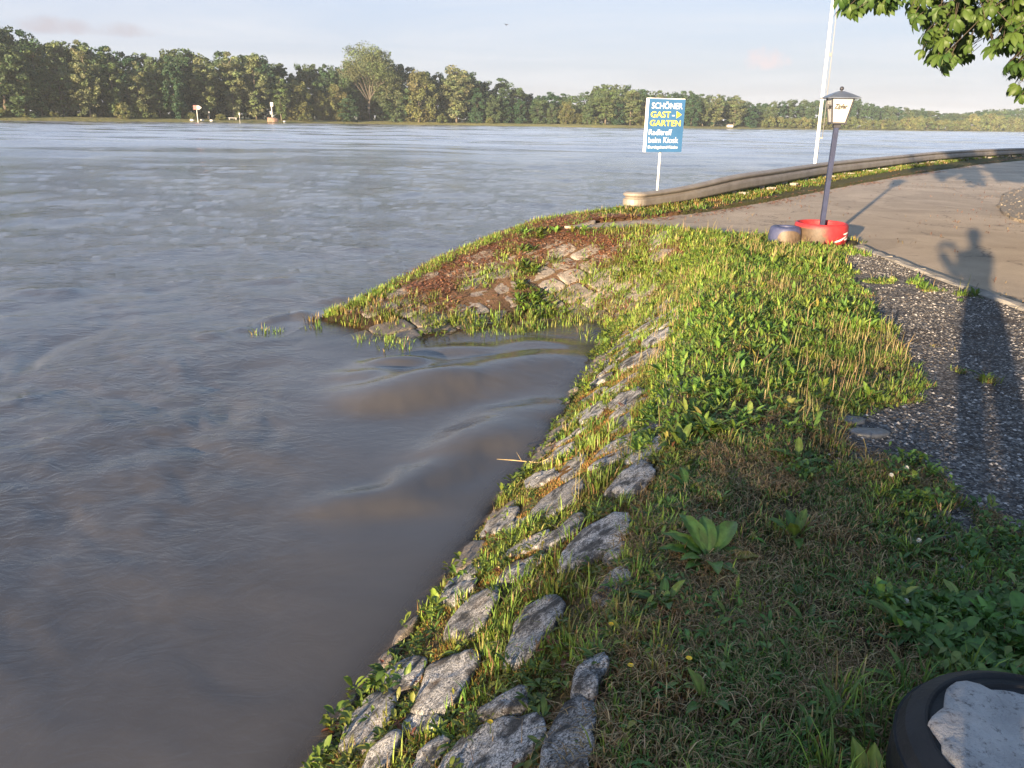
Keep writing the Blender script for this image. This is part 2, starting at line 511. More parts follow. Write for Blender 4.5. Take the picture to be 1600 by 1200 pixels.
GRAVEL = [(4.38, 10.05), (4.05, 9.75), (3.62, 8.7), (3.30, 7.5), (2.93, 6.3), (2.70, 5.54), (2.52, 4.9), (2.46, 4.5), (2.25, 4.25), (1.95, 4.1), (1.72, 3.92), (1.60, 3.6), (1.62, 3.38), (1.80, 3.2), (1.74, 2.84), (1.60, 2.4), (1.50, 2.05), (1.58, 1.6), (1.8, 0.6), (2.0, -6), (4.38, -6)]
ROAD = [(0.76, 12.15), (1.35, 12.62), (2.12, 13.2), (2.8, 13.8), (3.47, 14.44), (4.94, 16.15), (8.15, 20.42), (12.32, 25.83), (20.78, 35.97), (26.2, 41.4), (38, 51), (60, 62), (90, 66), (90, -30), (4.56, -30), (4.56, -6), (4.55, 6.4), (4.58, 9.0), (4.55, 10.0), (4.6, 10.35), (4.75, 10.75), (4.4, 11.1), (3.75, 11.1), (3.2, 11.0), (2.75, 11.25), (2.1, 11.8), (1.3, 11.95)]

def height(x, y, fine=True):
    x = np.asarray(x, float); y = np.asarray(y, float)
    s = sdist(x, y, CREST)
    bank = -0.8 * softplus(s - 0.03, 0.10)
    rz = ramp_z(x, y)
    k = 0.08
    z = k * np.logaddexp(bank / k, rz / k)
    z = np.minimum(z, 0.0)
    e = sdist(x, y, EDGE)
    z = z - 1.1 * softplus(e - 0.05, 0.09)
    if fine:
        hard = inpoly(x, y, ROAD) | inpoly(x, y, GRAVEL)
        soft = np.where(hard, 0.0, 1.0)
        z = z + soft * ((fbm(x * 1.1, y * 1.1, 3) - 0.5) * 0.06 + (fbm(x * 6, y * 6, 5, 3) - 0.5) * 0.035)
        z = z - 0.075 * inpoly(x, y, ROAD)
    return np.maximum(z, -2.6)

ROAD_Z = -0.052

# colours of the bare ground: earth, moss, dead grass (linear)
def ground_tint(x, y):
    s = sdist(x, y, CREST)
    a, b, c = fbm(x * 1.6, y * 1.6, 21), fbm(x * 2.3 + 5, y * 2.3, 31), fbm(x * 3.1, y * 3.1 + 9, 41)
    col = np.empty(x.shape + (3,)); col[:] = (0.062, 0.046, 0.027)
    def over(m, c2):
        nonlocal col
        col = col * (1 - m[..., None]) + np.array(c2) * m[..., None]
    over(smooth(0.42, 0.6, a) * 0.9, (0.115, 0.088, 0.045))
    over(smooth(0.50, 0.64, b) * 0.8, (0.055, 0.062, 0.020))
    bankm = smooth(-0.15, 0.15, s) * smooth(0.34, 0.5, c)
    over(bankm * 0.85, (0.17, 0.085, 0.028))
    ramp = smooth(0.2, 0.5, s) * smooth(7.8, 8.6, y)
    over(ramp * 0.85, (0.19, 0.115, 0.072))
    rust = smooth(11.0, 12.0, y) * smooth(0.38, 0.5, b) * smooth(-0.1, 0.3, s)
    over(rust * 0.85, (0.21, 0.10, 0.05))
    strip = smooth(13.5, 15, y)
    over(strip * 0.7, (0.09, 0.085, 0.03))
    wet = smooth(0.14, 0.03, height(x, y, False) - WATER_Z)[..., None]          # soaked earth along the waterline
    return col * (1 - 0.55 * wet)

# ---- ground: one polar sheet round the bank, fine near the camera
ths = np.concatenate([np.linspace(-180, -48, 40)[:-1], np.linspace(-48, 44, 620), np.linspace(44, 180, 40)[1:]])
ths = np.radians(ths)
rad = np.exp(np.linspace(math.log(0.5), math.log(420), 560))
TH, RR = np.meshgrid(ths, rad)
X, Y = RR * np.sin(TH), RR * np.cos(TH)
Z = height(X, Y)
nr, nt = X.shape
idx = np.arange(nr * nt).reshape(nr, nt)
quads = np.stack([idx[:-1, :-1], idx[:-1, 1:], idx[1:, 1:], idx[1:, :-1]], -1).reshape(-1, 4)
V = np.stack([X, Y, Z], -1).reshape(-1, 3)
cz = height(np.zeros(1), np.zeros(1))[0]
V = np.vstack([V, [[0, 0, cz]]])
inner = np.stack([np.full(nt - 1, nr * nt), idx[0, :-1], idx[0, 1:]][::-1], -1)
tint = ground_tint(V[:, 0], V[:, 1])
# the river bed far from the land need not be meshed
keep = (V[quads][:, :, 2] > -2.55).any(1)
ground = link('ground', np_mesh('ground', V, [quads[keep], inner], M_SOIL, True, tint))
tag(ground, 'mossy earth bank between the river and the road', kind='structure')

# ---- water: polar sheet with real waves near by
ths = np.radians(np.concatenate([np.linspace(-178, -46, 60)[:-1], np.linspace(-46, 40, 500), np.linspace(40, 178, 50)[1:]]))
rad = np.exp(np.linspace(math.log(0.7), math.log(2500), 640))
TH, RR = np.meshgrid(ths, rad)
X, Y = RR * np.sin(TH), RR * np.cos(TH)
fade = 1 - smooth(30, 80, RR)
farw = smooth(18, 60, RR) * (1 - smooth(350, 700, RR))
# inlet: sheltered, smooth, heaped up where the current wells over the drowned stones
inl = smooth(-2.6, -1.2, X + 0.25 * (Y - 6)) * smooth(9.6, 8.6, Y) * smooth(2.2, 3.6, Y)
wx = X + 1.1 * (fbm(X * 0.7, Y * 0.7, 61) - 0.5); wy = Y + 1.1 * (fbm(X * 0.7 + 9, Y * 0.7, 62) - 0.5)
rough_w = (fbm(wx * 0.55, wy * 0.75, 71, 4) - 0.5) * 0.12 + (fbm(wx * 2.2, wy * 2.8, 72, 3) - 0.5) * 0.05
smooth_w = (fbm(X * 0.8, Y * 0.8, 75, 2) - 0.5) * 0.05
near_calm = smooth(6.5, 2.5, RR) * 0.9
Zw = WATER_Z + farw * ((fbm(X * 0.10, Y * 0.22, 77, 3) - 0.5) * 0.38 + (vnoise(X * 0.5, Y * 0.5, 78) - 0.5) * 0.015) + fade * (rough_w * (1 - inl) * (1 - near_calm) + smooth_w * inl)
BOILS = [(-0.95, 6.75, 0.62, 0.42, 25, 0.10), (-0.35, 7.2, 0.6, 0.42, 20, 0.07), (-1.15, 7.55, 0.36, 0.17, 12, 0.075), (-1.45, 7.15, 0.3, 0.2, 10, 0.05), (0.3, 7.7, 0.55, 0.35, 30, 0.05),
         (-0.25, 5.6, 0.5, 0.28, 35, 0.07), (-0.55, 5.0, 0.35, 0.2, 40, 0.045), (0.1, 6.2, 0.5, 0.25, 30, 0.05), (-0.85, 4.6, 0.5, 0.22, 15, 0.035), (0.25, 8.35, 0.4, 0.2, 0, 0.04), (-0.5, 8.1, 0.5, 0.2, 0, 0.035),
         (-3.45, 8.45, 0.2, 0.09, 40, 0.04), (-3.2, 8.75, 0.14, 0.08, 70, 0.045), (-2.75, 9.5, 0.25, 0.12, 20, 0.08), (-3.0, 9.3, 0.2, 0.1, 50, 0.05), (-2.4, 10.3, 0.3, 0.14, 30, 0.06), (-4.2, 6.3, 0.25, 0.12, 60, 0.04), (-8, 11, 0.6, 0.2, 10, 0.06), (-9.5, 12.5, 0.7, 0.2, 5, 0.07), (-6.5, 10.5, 0.5, 0.16, 10, 0.04), (-3.6, 11.5, .6, .2, 20, .05)]
for bx, by, a, b, rot, h in BOILS:
    c, s = math.cos(math.radians(rot)), math.sin(math.radians(rot))
    dx, dy = X - bx + 0.25 * (fbm(X * 1.7, Y * 1.7, 81) - 0.5), Y - by + 0.25 * (fbm(X * 1.7, Y * 1.7, 83) - 0.5)
    u, v = (dx * c + dy * s) / a, (-dx * s + dy * c) / b
    Zw = Zw + np.where(bx < -2, 0.9, 1.22) * h * np.exp(-(u * u + v * v) ** 1.25)
G = height(X, Y)
depth = np.clip(Zw - G, 0, 3)
calm = np.clip(inl * 0.82 + near_calm * 0.3, 0, 0.97)
nr, nt = X.shape
idx = np.arange(nr * nt).reshape(nr, nt)
quads = np.stack([idx[:-1, :-1], idx[:-1, 1:], idx[1:, 1:], idx[1:, :-1]], -1).reshape(-1, 4)
V = np.stack([X, Y, Zw], -1).reshape(-1, 3)
dry = (G - Zw).reshape(-1) > 0.25
keep = ~dry[quads].all(1)
water = link('river_water', np_mesh('river_water', V, [quads[keep]], M_WATER, True, None, {'depth': depth.ravel(), 'calm': calm.ravel(), 'far': smooth(10, 90, RR).ravel()}))
tag(water, 'wide brown river in flood', kind='structure')

def water_z(x, y):
    return WATER_Z

# ---- flat sheets: road and gravel path
def jitter_poly(poly, step, amp, seed):
    out = []
    n = len(poly)
    for i in range(n):
        a, b = Vector(poly[i]), Vector(poly[(i + 1) % n])
        L = (b - a).length
        k = max(1, int(L / step)) if L < 16 else 1
        nrm = Vector((-(b - a).y, (b - a).x)).normalized()
        for j in range(k):
            p = a.lerp(b, j / k)
            d = (vnoise(p.x * 3.1, p.y * 3.1, seed) - 0.5) * 2 * amp if k > 1 else 0
            out.append(p + nrm * float(d))
    return out

def sheet(name, poly, z, mat, label, skirt=0.08):
    bm = bmesh.new()
    vs_ = [bm.verts.new((p[0], p[1], z)) for p in poly]
    es = [bm.edges.new((vs_[i], vs_[(i + 1) % len(vs_)])) for i in range(len(vs_))]
    bmesh.ops.triangle_fill(bm, edges=es, use_beauty=True)
    low = [bm.verts.new((p[0], p[1], z - skirt)) for p in poly]
    for i in range(len(vs_)):
        j = (i + 1) % len(vs_)
        bm.faces.new((vs_[i], vs_[j], low[j], low[i]))
    bmesh.ops.recalc_face_normals(bm, faces=bm.faces)
    return tag(link(name, bm_mesh(name, bm, mat)), label, kind='structure')

sheet('road', jitter_poly(ROAD, 0.18, 0.05, 5), ROAD_Z, M_ROAD, 'worn tan asphalt road in low sun')
sheet('gravel_path', jitter_poly(GRAVEL, 0.06, 0.10, 9), 0.012, M_GRAVEL, 'dark gravel strip between the grass and the kerb')

# loose gravel stones
def pebbles(n, zone, zf, smin, smax, shades, seed):
    r = np.random.default_rng(seed)
    x0, x1, y0, y1, test = zone
    x = r.uniform(x0, x1, n * 3); y = y0 + (y1 - y0) * r.uniform(0, 1, n * 3) ** 1.5
    k = test(x, y); x, y = x[k][:n], y[k][:n]; n = len(x)
    z = zf(x, y)
    s = r.uniform(smin, smax, n) * r.uniform(0.7, 1.2, n) * (1 + np.hypot(x, y) * 0.05)
    base = np.array([(1, 0, 0), (0.3, 0.9, 0.05), (-0.8, 0.6, 0), (-0.85, -0.5, 0), (0.25, -0.95, 0), (0.1, 0.05, 0.62), (-0.3, 0.1, 0.5)])
    faces = np.array([(0, 1, 5), (1, 2, 6), (1, 6, 5), (2, 3, 6), (3, 4, 6), (4, 5, 6), (4, 0, 5)])
    P = base[None] * (1 + r.uniform(-0.25, 0.25, (n, 7, 3)))
    a = r.uniform(0, 6.283, n); c, sn = np.cos(a)[:, None], np.sin(a)[:, None]
    Q = np.stack([P[..., 0] * c - P[..., 1] * sn, P[..., 0] * sn + P[..., 1] * c, P[..., 2] * r.uniform(0.7, 1.2, n)[:, None]], -1) * s[:, None, None]
    Q += np.stack([x, y, z], -1)[:, None]
    F = faces[None] + (np.arange(n) * 7)[:, None, None]
    sh = np.array(shades)[r.integers(0, len(shades), n)] * r.uniform(0.8, 1.2, (n, 1))
    return Q.reshape(-1, 3), F.reshape(-1, 3), np.repeat(sh, 7, 0)

GRAVEL_SHADES = [(0.065, 0.062, 0.062), (0.10, 0.096, 0.095), (0.10, 0.088, 0.076), (0.15, 0.14, 0.13), (0.05, 0.046, 0.045), (0.20, 0.19, 0.18), (0.085, 0.07, 0.057), (0.12, 0.115, 0.115), (0.36, 0.34, 0.32)]
def _gz(x, y): return inpoly(x, y, GRAVEL) & (fbm(x * 2.2, y * 2.2, 55) > 0.36)
q, f, c = pebbles(30000, (1.5, 4.4, 1.0, 10.2, _gz), lambda x, y: np.full(x.shape, 0.013), 0.003, 0.010, GRAVEL_SHADES, 4)
def _gz2(x, y): return (np.abs(sdist(x, y, GRAVEL[4:17])) < 0.35) & (fbm(x * 3, y * 3, 56) > 0.5)
q2, f2, c2 = pebbles(3500, (1.2, 3.4, 1.5, 7, _gz2), lambda x, y: height(x, y) + 0.002, 0.004, 0.010, GRAVEL_SHADES, 6)
tag(link('gravel', np_mesh('gravel', np.vstack([q, q2]), [np.vstack([f, f2 + len(q)])], M_PEBBLE, False, np.vstack([c, c2]))), 'loose grey gravel on the path', kind='stuff')

# ---- kerb of concrete lengths along the road
kerb = empty('kerb', (4.46, 6.0, 0))
tag(kerb, 'low worn concrete kerb between gravel and asphalt', kind='structure')
KP = [(4.47, 10.15), (4.46, 9.0), (4.47, 7.4), (4.46, 6.4), (4.48, 4.4), (4.46, 2), (4.47, -1)]
seg_y = 10.12
kr = random.Random(5)
while seg_y > 0:
    L = kr.uniform(0.75, 1.0)
    bm = bmesh.new()
    n = 7
    rings = []
    for i in range(n):
        yy = seg_y - 0.012 - (L - 0.024) * i / (n - 1)
        xx = 4.47 + 0.012 * math.sin(yy * 2.1)
        o = lambda: kr.uniform(-0.008, 0.008)
        rings.append([bm.verts.new((xx + dx + o(), yy, zz + o())) for dx, zz in ((-0.075, -0.09), (-0.075, 0.014), (-0.05, 0.030), (0.04, 0.030), (0.068, 0.012), (0.08, -0.09))])
    for a, b in zip(rings[:-1], rings[1:]):
        for i in range(5): bm.faces.new((a[i], a[i + 1], b[i + 1], b[i]))
    bm.faces.new(rings[0]); bm.faces.new(rings[-1][::-1])
    o = link('kerbstone', bm_mesh('kerbstone', bm, M_CONCRETE), kerb)
    o.matrix_parent_inverse = Matrix.Translation((-4.46, -6.0, 0))
    seg_y -= L

# ---- the stone facing of the bank: every stone that shows
STONES = [
 [(0.088,1.562),(0.117,1.701),(0.164,1.794),(0.21,1.797),(0.254,1.754),(0.233,1.645),(0.209,1.501)],
 [(0.183,1.853),(0.208,1.947),(0.245,1.988),(0.296,1.981),(0.304,1.917),(0.269,1.852),(0.245,1.788),(0.21,1.803)],
 [(-0.202,1.818),(-0.155,1.917),(-0.062,1.935),(0.018,1.891),(0.103,1.806),(0.113,1.734),(0.057,1.683),(0.001,1.633)],
 [(-0.1,2.01),(-0.048,2.021),(0.034,2.016),(0.069,1.961),(0.064,1.901),(0.018,1.906),(-0.052,1.938)],
 [(-0.351,2.328),(-0.331,2.469),(-0.306,2.588),(-0.226,2.578),(-0.125,2.466),(-0.108,2.368),(-0.15,2.279),(-0.182,2.184),(-0.226,2.164),(-0.303,2.242)],
 [(-0.377,2.258),(-0.362,2.325),(-0.289,2.221),(-0.225,2.159),(-0.209,2.104),(-0.26,2.102),(-0.329,2.167)],
 [(-0.273,2.865),(-0.247,3.012),(-0.178,3.092),(-0.072,3.049),(-0.04,2.879),(-0.073,2.779),(-0.122,2.675),(-0.196,2.701)],
 [(-0.005,2.257),(0.005,2.42),(0.054,2.582),(0.141,2.598),(0.199,2.495),(0.206,2.385),(0.163,2.34),(0.121,2.243),(0.087,2.195),(0.035,2.203)],
 [(0.297,2.369),(0.358,2.475),(0.427,2.472),(0.442,2.383),(0.387,2.306),(0.326,2.286)],
 [(0.209,2.793),(0.253,2.977),(0.328,3.053),(0.439,3.054),(0.503,2.925),(0.491,2.77),(0.424,2.679),(0.338,2.686),(0.26,2.708)],
 [(0.372,2.635),(0.423,2.713),(0.46,2.696),(0.459,2.615),(0.418,2.559)],
 [(-0.357,3.797),(-0.352,4.088),(-0.257,4.14),(-0.144,3.926),(-0.169,3.673),(-0.244,3.64)],
 [(-0.656,2.374),(-0.654,2.565),(-0.592,2.668),(-0.5,2.623),(-0.429,2.47),(-0.454,2.312),(-0.513,2.21)],
 [(-0.555,2.696),(-0.541,2.863),(-0.438,2.864),(-0.341,2.704),(-0.351,2.566),(-0.43,2.523)],
 [(-0.347,3.355),(-0.31,3.581),(-0.208,3.611),(-0.139,3.386),(-0.179,3.217),(-0.26,3.173)],
 [(0.461,3.413),(0.544,3.539),(0.628,3.582),(0.694,3.492),(0.673,3.301),(0.599,3.164),(0.531,3.22)],
 [(0.609,3.709),(0.684,3.843),(0.77,3.856),(0.815,3.746),(0.777,3.591),(0.693,3.556),(0.634,3.617)],
 [(0.096,3.814),(0.178,3.965),(0.289,4.021),(0.393,3.896),(0.39,3.678),(0.316,3.558),(0.219,3.569),(0.134,3.688)],
 [(0.271,4.306),(0.356,4.472),(0.438,4.516),(0.457,4.327),(0.413,4.133),(0.334,4.051)],
 [(0.137,3.24),(0.201,3.328),(0.294,3.345),(0.359,3.263),(0.335,3.133),(0.254,3.118),(0.177,3.129)],
 [(0.09,4.712),(0.184,4.74),(0.287,4.518),(0.286,4.296),(0.199,4.328),(0.115,4.462)],
 [(0.638,4.705),(0.712,4.81),(0.762,4.725),(0.767,4.493),(0.702,4.391),(0.645,4.503)],
 [(0.707,5.353),(0.797,5.453),(0.902,5.24),(0.918,5.045),(0.847,4.916),(0.741,5.026)],
 [(0.915,4.473),(1.005,4.644),(1.11,4.683),(1.191,4.69),(1.17,4.561),(1.057,4.395),(0.941,4.317)],
 [(0.951,6.669),(1.062,6.628),(1.173,6.48),(1.241,6.213),(1.205,6.014),(1.1,6.13),(0.983,6.272)],
 [(1.219,6.993),(1.323,7.038),(1.406,6.726),(1.381,6.461),(1.291,6.484),(1.203,6.657)],
 [(1.295,5.647),(1.386,5.764),(1.464,5.691),(1.464,5.494),(1.37,5.347),(1.298,5.465)],
 [(0.226,4.949),(0.329,5.052),(0.437,4.899),(0.441,4.686),(0.355,4.636),(0.267,4.702)],
 [(-0.177,4.097),(-0.125,4.264),(-0.026,4.317),(0.052,4.123),(0.021,3.912),(-0.077,3.918)],
 [(-0.302,1.892),(-0.283,1.989),(-0.212,2.025),(-0.175,1.961),(-0.2,1.892),(-0.238,1.834)],
 [(0.52,5.482),(0.606,5.639),(0.696,5.583),(0.704,5.333),(0.633,5.223),(0.546,5.251)],
 [(0.854,4.562),(0.921,4.68),(0.98,4.658),(0.915,4.473),(0.864,4.443)],
 [(-0.04,3.859),(0.014,4.032),(0.093,3.847),(0.056,3.684),(-0.003,3.694)],
 [(-0.509,2.079),(-0.484,2.183),(-0.407,2.222),(-0.36,2.175),(-0.382,2.067),(-0.414,1.995)],
]

def mound(outline, h, zf, sink=0.07, n=30, seed=0, rough=0.012):
    """an embedded stone: outline -> skirt, shoulder, uneven top; local to its centroid"""
    P = np.array(outline, float)
    # resample closed outline, round it a little
    L = np.r_[0, np.cumsum(np.hypot(*(np.roll(P, -1, 0) - P).T))]
    Q = np.vstack([P, P[:1]])
    t = np.linspace(0, L[-1], n, endpoint=False)
    R = np.stack([np.interp(t, L, Q[:, 0]), np.interp(t, L, Q[:, 1])], -1)
    R = (np.roll(R, 1, 0) + 6 * R + np.roll(R, -1, 0)) / 8
    c = R.mean(0)
    rings = [(1.05, -sink), (1.04, 0.35 * h), (1.01, 0.78 * h), (0.955, 0.97 * h), (0.78, 1.03 * h), (0.5, 1.05 * h), (0.25, 1.05 * h)]
    V, F4, F3 = [], [], []
    for s, dz in rings:
        xy = c + (R - c) * s
        xy = xy + (np.stack([vnoise(xy[:, 0] * 22, xy[:, 1] * 22, seed), vnoise(xy[:, 0] * 22, xy[:, 1] * 22, seed + 3)], -1) - 0.5) * rough * 2
        z = zf(xy[:, 0], xy[:, 1]) + dz + (fbm(xy[:, 0] * 12, xy[:, 1] * 12, seed + 7, 3) - 0.5) * rough * 4 * (dz > 0)
        V.append(np.stack([xy[:, 0], xy[:, 1], z], -1))
    k = len(rings)
    V.append(np.array([[c[0], c[1], zf(c[:1], c[1:])[0] + 1.05 * h]]))
    for i in range(k - 1):
        for j in range(n):
            F4.append((i * n + j, i * n + (j + 1) % n, (i + 1) * n + (j + 1) % n, (i + 1) * n + j))
    for j in range(n): F3.append(((k - 1) * n + j, (k - 1) * n + (j + 1) % n, k * n))
    V = np.vstack(V)
    org = np.array([c[0], c[1], V[-1, 2]])
    return V - org, [np.array(F4), np.array(F3)], org, np.hypot(*(R - c).T).mean()

SM = lambda x, y: height(x, y, False)
facing = empty('stone_facing', (0.5, 4.5, 0))
tag(facing, 'granite stones set into the bank slope above the water', kind='structure')
STONE_MASK = []
for i, poly in enumerate(STONES):
    cp = np.mean(poly, 0); poly = [tuple(cp + (np.array(p) - cp) * 1.03) for p in poly]
    V, F, org, r = mound(poly, 0.024 + 0.008 * math.sin(i * 2.3), SM, 0.08, 34, i * 5, 0.010)
    wet = org[2] < WATER_Z + 0.10
    o = link('stone', np_mesh('stone', V, F, M_STONE_WET if wet else M_STONE, True), facing)
    o.matrix_parent_inverse = Matrix.Translation((-0.5, -4.5, 0))
    o.location = org
    STONE_MASK.append(poly)
# more stones of the same rows, low and half overgrown
r2 = random.Random(12)
cent = [(np.mean(p, 0), np.hypot(*(np.array(p) - np.mean(p, 0)).T).mean()) for p in STONE_MASK]
FILL_MASK = []
yy = 0.9
while yy < 8.2:
    s0 = 0.16 + r2.uniform(-0.04, 0.04)
    while s0 < 1.15:
        cx = float(np.interp(yy, [p[1] for p in CREST[2:]], [p[0] for p in CREST[2:]])) - s0 * 0.95
        cyy = yy + s0 * 0.31 + r2.uniform(-0.04, 0.04)
        a, b = r2.uniform(0.11, 0.17), r2.uniform(0.065, 0.095)
        if r2.random() < 0.8 and all(math.hypot(cx - c[0], cyy - c[1]) > (rad_ + 0.085) for c, rad_ in cent):
            t0 = 2.55 + r2.uniform(-0.25, 0.25)
            poly = []
            for t in np.linspace(0, 6.283, 9)[:-1]:
                k = r2.uniform(0.85, 1.12)
                u = math.copysign(abs(math.cos(t)) ** 0.7, math.cos(t)) * a * k; v = math.copysign(abs(math.sin(t)) ** 0.7, math.sin(t)) * b * k
                poly.append((cx + u * math.cos(t0) - v * math.sin(t0), cyy + u * math.sin(t0) + v * math.cos(t0)))
            V, F, org, rad_n = mound(poly, r2.uniform(0.012, 0.022), SM, 0.07, 26, int(yy * 50 + s0 * 7), 0.009)
            o = link('stone', np_mesh('stone', V, F, M_STONE_WET if org[2] < WATER_Z + 0.10 else M_STONE, True), facing)
            o.matrix_parent_inverse = Matrix.Translation((-0.5, -4.5, 0)); o.location = org
            cent.append((np.array([cx, cyy]), 0.10))
            if r2.random() < 0.75: FILL_MASK.append([tuple(np.array([cx, cyy]) + (np.array(p) - np.array([cx, cyy])) * 0.85) for p in poly])
        s0 += 0.25
    yy += r2.uniform(0.20, 0.26)
STONE_MASK += FILL_MASK
# the drowned stones along the waterline
r_ = random.Random(3)
for y in np.arange(1.6, 7.2, 0.26):
    for k in range(2):
        xx = np.interp(y, [2.39, 3.09, 4.05, 5.6, 6.8], [-0.70, -0.52, -0.26, 0.12, 0.60]) + (-0.12 if k == 0 else -0.42) + r_.uniform(-0.06, 0.06)
        yy = y + r_.uniform(-0.05, 0.05) + k * 0.13
        a0 = r_.uniform(0.2, 0.7)
        poly = [(xx + (0.15 * math.cos(t) * math.cos(a0) - 0.10 * math.sin(t) * math.sin(a0)) * r_.uniform(0.8, 1.15), yy + (0.15 * math.cos(t) * math.sin(a0) + 0.10 * math.sin(t) * math.cos(a0)) * r_.uniform(0.8, 1.15)) for t in np.linspace(0, 6.28, 8)[:-1]]
        V, F, org, r = mound(poly, 0.045, SM, 0.08, 20, int(y * 100) + k)
        o = link('stone', np_mesh('stone', V, F, M_STONE_WET, True), facing)
        o.matrix_parent_inverse = Matrix.Translation((-0.5, -4.5, 0)); o.location = org

# ---- paving of the flooded slipway: rows of stones running down to the water
ramp_ob = empty('slipway', (0, 10.5, -0.4))
tag(ramp_ob, 'stone paved slipway running down into the flood', kind='structure')
u_dir = np.array([-0.80, -0.60]); v_dir = np.array([0.60, -0.80]); o0 = np.array([1.4, 12.9])
RAMP_MASK = []
vrow = 0.0
ramp_n = 0
while vrow < 5.2:
    hgt = r_.uniform(0.26, 0.36)
    u = r_.uniform(-0.5, 0)
    while u < 5.6:
        L = r_.uniform(0.36, 0.62)
        g = 0.03
        cs = [(u + g, vrow + g), (u + L * 0.5, vrow + g * 0.6), (u + L - g, vrow + g), (u + L - g * 0.7, vrow + hgt * 0.5), (u + L - g, vrow + hgt - g), (u + L * 0.5, vrow + hgt - g * 0.6), (u + g, vrow + hgt - g), (u + g * 0.7, vrow + hgt * 0.5)]
        poly = [tuple(o0 + u_dir * (a + r_.uniform(-0.035, 0.035)) + v_dir * (b + r_.uniform(-0.035, 0.035))) for a, b in cs]
        c = np.mean(poly, 0)
        s = float(sdist(c[:1], c[1:], CREST)[0]); e = float(sdist(c[:1], c[1:], EDGE)[0]); z = float(height(c[:1], c[1:], False)[0])
        inroad = bool(inpoly(c[:1], c[1:], ROAD)[0])
        if s > 0.45 and e < -0.22 and (z > -0.84 or e < -1.0) and -1.05 < z < -0.03 and not inroad and c[1] > 8.2 and r_.random() < 0.9:
            V, F, org, r = mound(poly, r_.uniform(0.006, 0.022), SM, 0.06, 22, ramp_n * 3, 0.008)
            o = link('stone', np_mesh('stone', V, F, M_STONE_WET if z < -0.84 else M_STONE_RAMP, True), ramp_ob)
            o.matrix_parent_inverse = Matrix.Translation((0, -10.5, 0.4)); o.location = org
            RAMP_MASK.append(poly); ramp_n += 1
        u += L
    vrow += hgt

# ------------------------------------------------------------------ vegetation
def on_stone(x, y, polys=STONE_MASK):
    m = np.zeros(np.shape(x), bool)
    for p in polys:
        P = np.array(p); c = P.mean(0)
        m |= inpoly(x, y, c + (P - c) * 0.93)
    return m

def blades(x, y, z, length, width, lean, tint, az=None, seed=0, tiny=False):
    """bent tapering blades; those far from the camera or tiny get fewer faces"""
    r = np.random.default_rng(seed)
    n = len(x)
    if az is None: az = r.uniform(0, 6.2832, n)
    fa = az + 1.5708 + r.uniform(-0.5, 0.5, n)
    full = (np.hypot(x, y) < 4.2) & (length > 0.035) & (not tiny)
    Vs, Qs, Ts, Cs, off = [], [], [], [], 0
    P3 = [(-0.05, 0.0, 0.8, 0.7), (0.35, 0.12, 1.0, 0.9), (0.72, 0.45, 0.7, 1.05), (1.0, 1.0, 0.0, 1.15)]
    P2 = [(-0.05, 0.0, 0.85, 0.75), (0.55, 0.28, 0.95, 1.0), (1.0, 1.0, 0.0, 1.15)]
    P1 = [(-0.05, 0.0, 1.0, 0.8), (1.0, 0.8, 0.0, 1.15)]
    for m, prof in ((full, P3), (~full, P1 if tiny else P2)):
        if not m.any(): continue
        X, Y, Zz, L, Wd, le, A, FA, T = x[m], y[m], z[m], length[m], width[m], lean[m], az[m], fa[m], tint[m]
        dx, dy = np.cos(A), np.sin(A); wx, wy = np.cos(FA) * Wd / 2, np.sin(FA) * Wd / 2
        k, nv, cols = 0, 2 * len(prof) - 1, []
        P = np.empty((len(X), nv, 3))
        for hh, l, w, c in prof:
            up = L * hh * np.sqrt(np.maximum(0.0004, 1 - (le * (0.3 + 0.7 * hh)) ** 2)) if hh > 0 else np.full(len(X), -0.012)
            if hh > 0: up = np.where(le > 0.993, L * 0.06 * hh, up)
            bx, by = X + dx * le * l * L, Y + dy * le * l * L
            if w > 0:
                P[:, k] = np.stack([bx - wx * w, by - wy * w, Zz + up], -1)
                P[:, k + 1] = np.stack([bx + wx * w, by + wy * w, Zz + up], -1); k += 2; cols += [c, c]
            else:
                P[:, k] = np.stack([bx, by, Zz + up], -1); k += 1; cols.append(c)
        o = (off + np.arange(len(X)) * nv)[:, None]
        for q in range(len(prof) - 2): Qs.append(o + np.array([[2 * q, 2 * q + 1, 2 * q + 3, 2 * q + 2]]))
        Ts.append(o + np.array([[nv - 3, nv - 2, nv - 1]]))
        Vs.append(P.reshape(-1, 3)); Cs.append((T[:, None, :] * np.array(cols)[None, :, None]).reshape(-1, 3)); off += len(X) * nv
    return np.vstack(Vs), np.vstack(Qs) if Qs else np.zeros((0, 4), int), np.vstack(Ts), np.vstack(Cs)

class Pile:
    def __init__(self): self.V, self.Q, self.T, self.C, self.n = [], [], [], [], 0
    def add(self, V, q, t, c):
        self.V.append(V); self.Q.append(q + self.n); self.T.append(t + self.n); self.C.append(c); self.n += len(V)
    def build(self, name, mat, smooth=False):
        return np_mesh(name, np.vstack(self.V), [np.vstack(f) for f in (self.Q, self.T) if sum(map(len, f))], mat, smooth, np.vstack(self.C))

def pick(palette, n, r, jit=0.25):
    p = np.array([c for c, w in palette]); w = np.array([w for c, w in palette], float)
    return p[r.choice(len(p), n, p=w / w.sum())] * (1 + r.uniform(-jit, jit, (n, 1))) * (1 + r.uniform(-0.08, 0.08, (n, 3)))

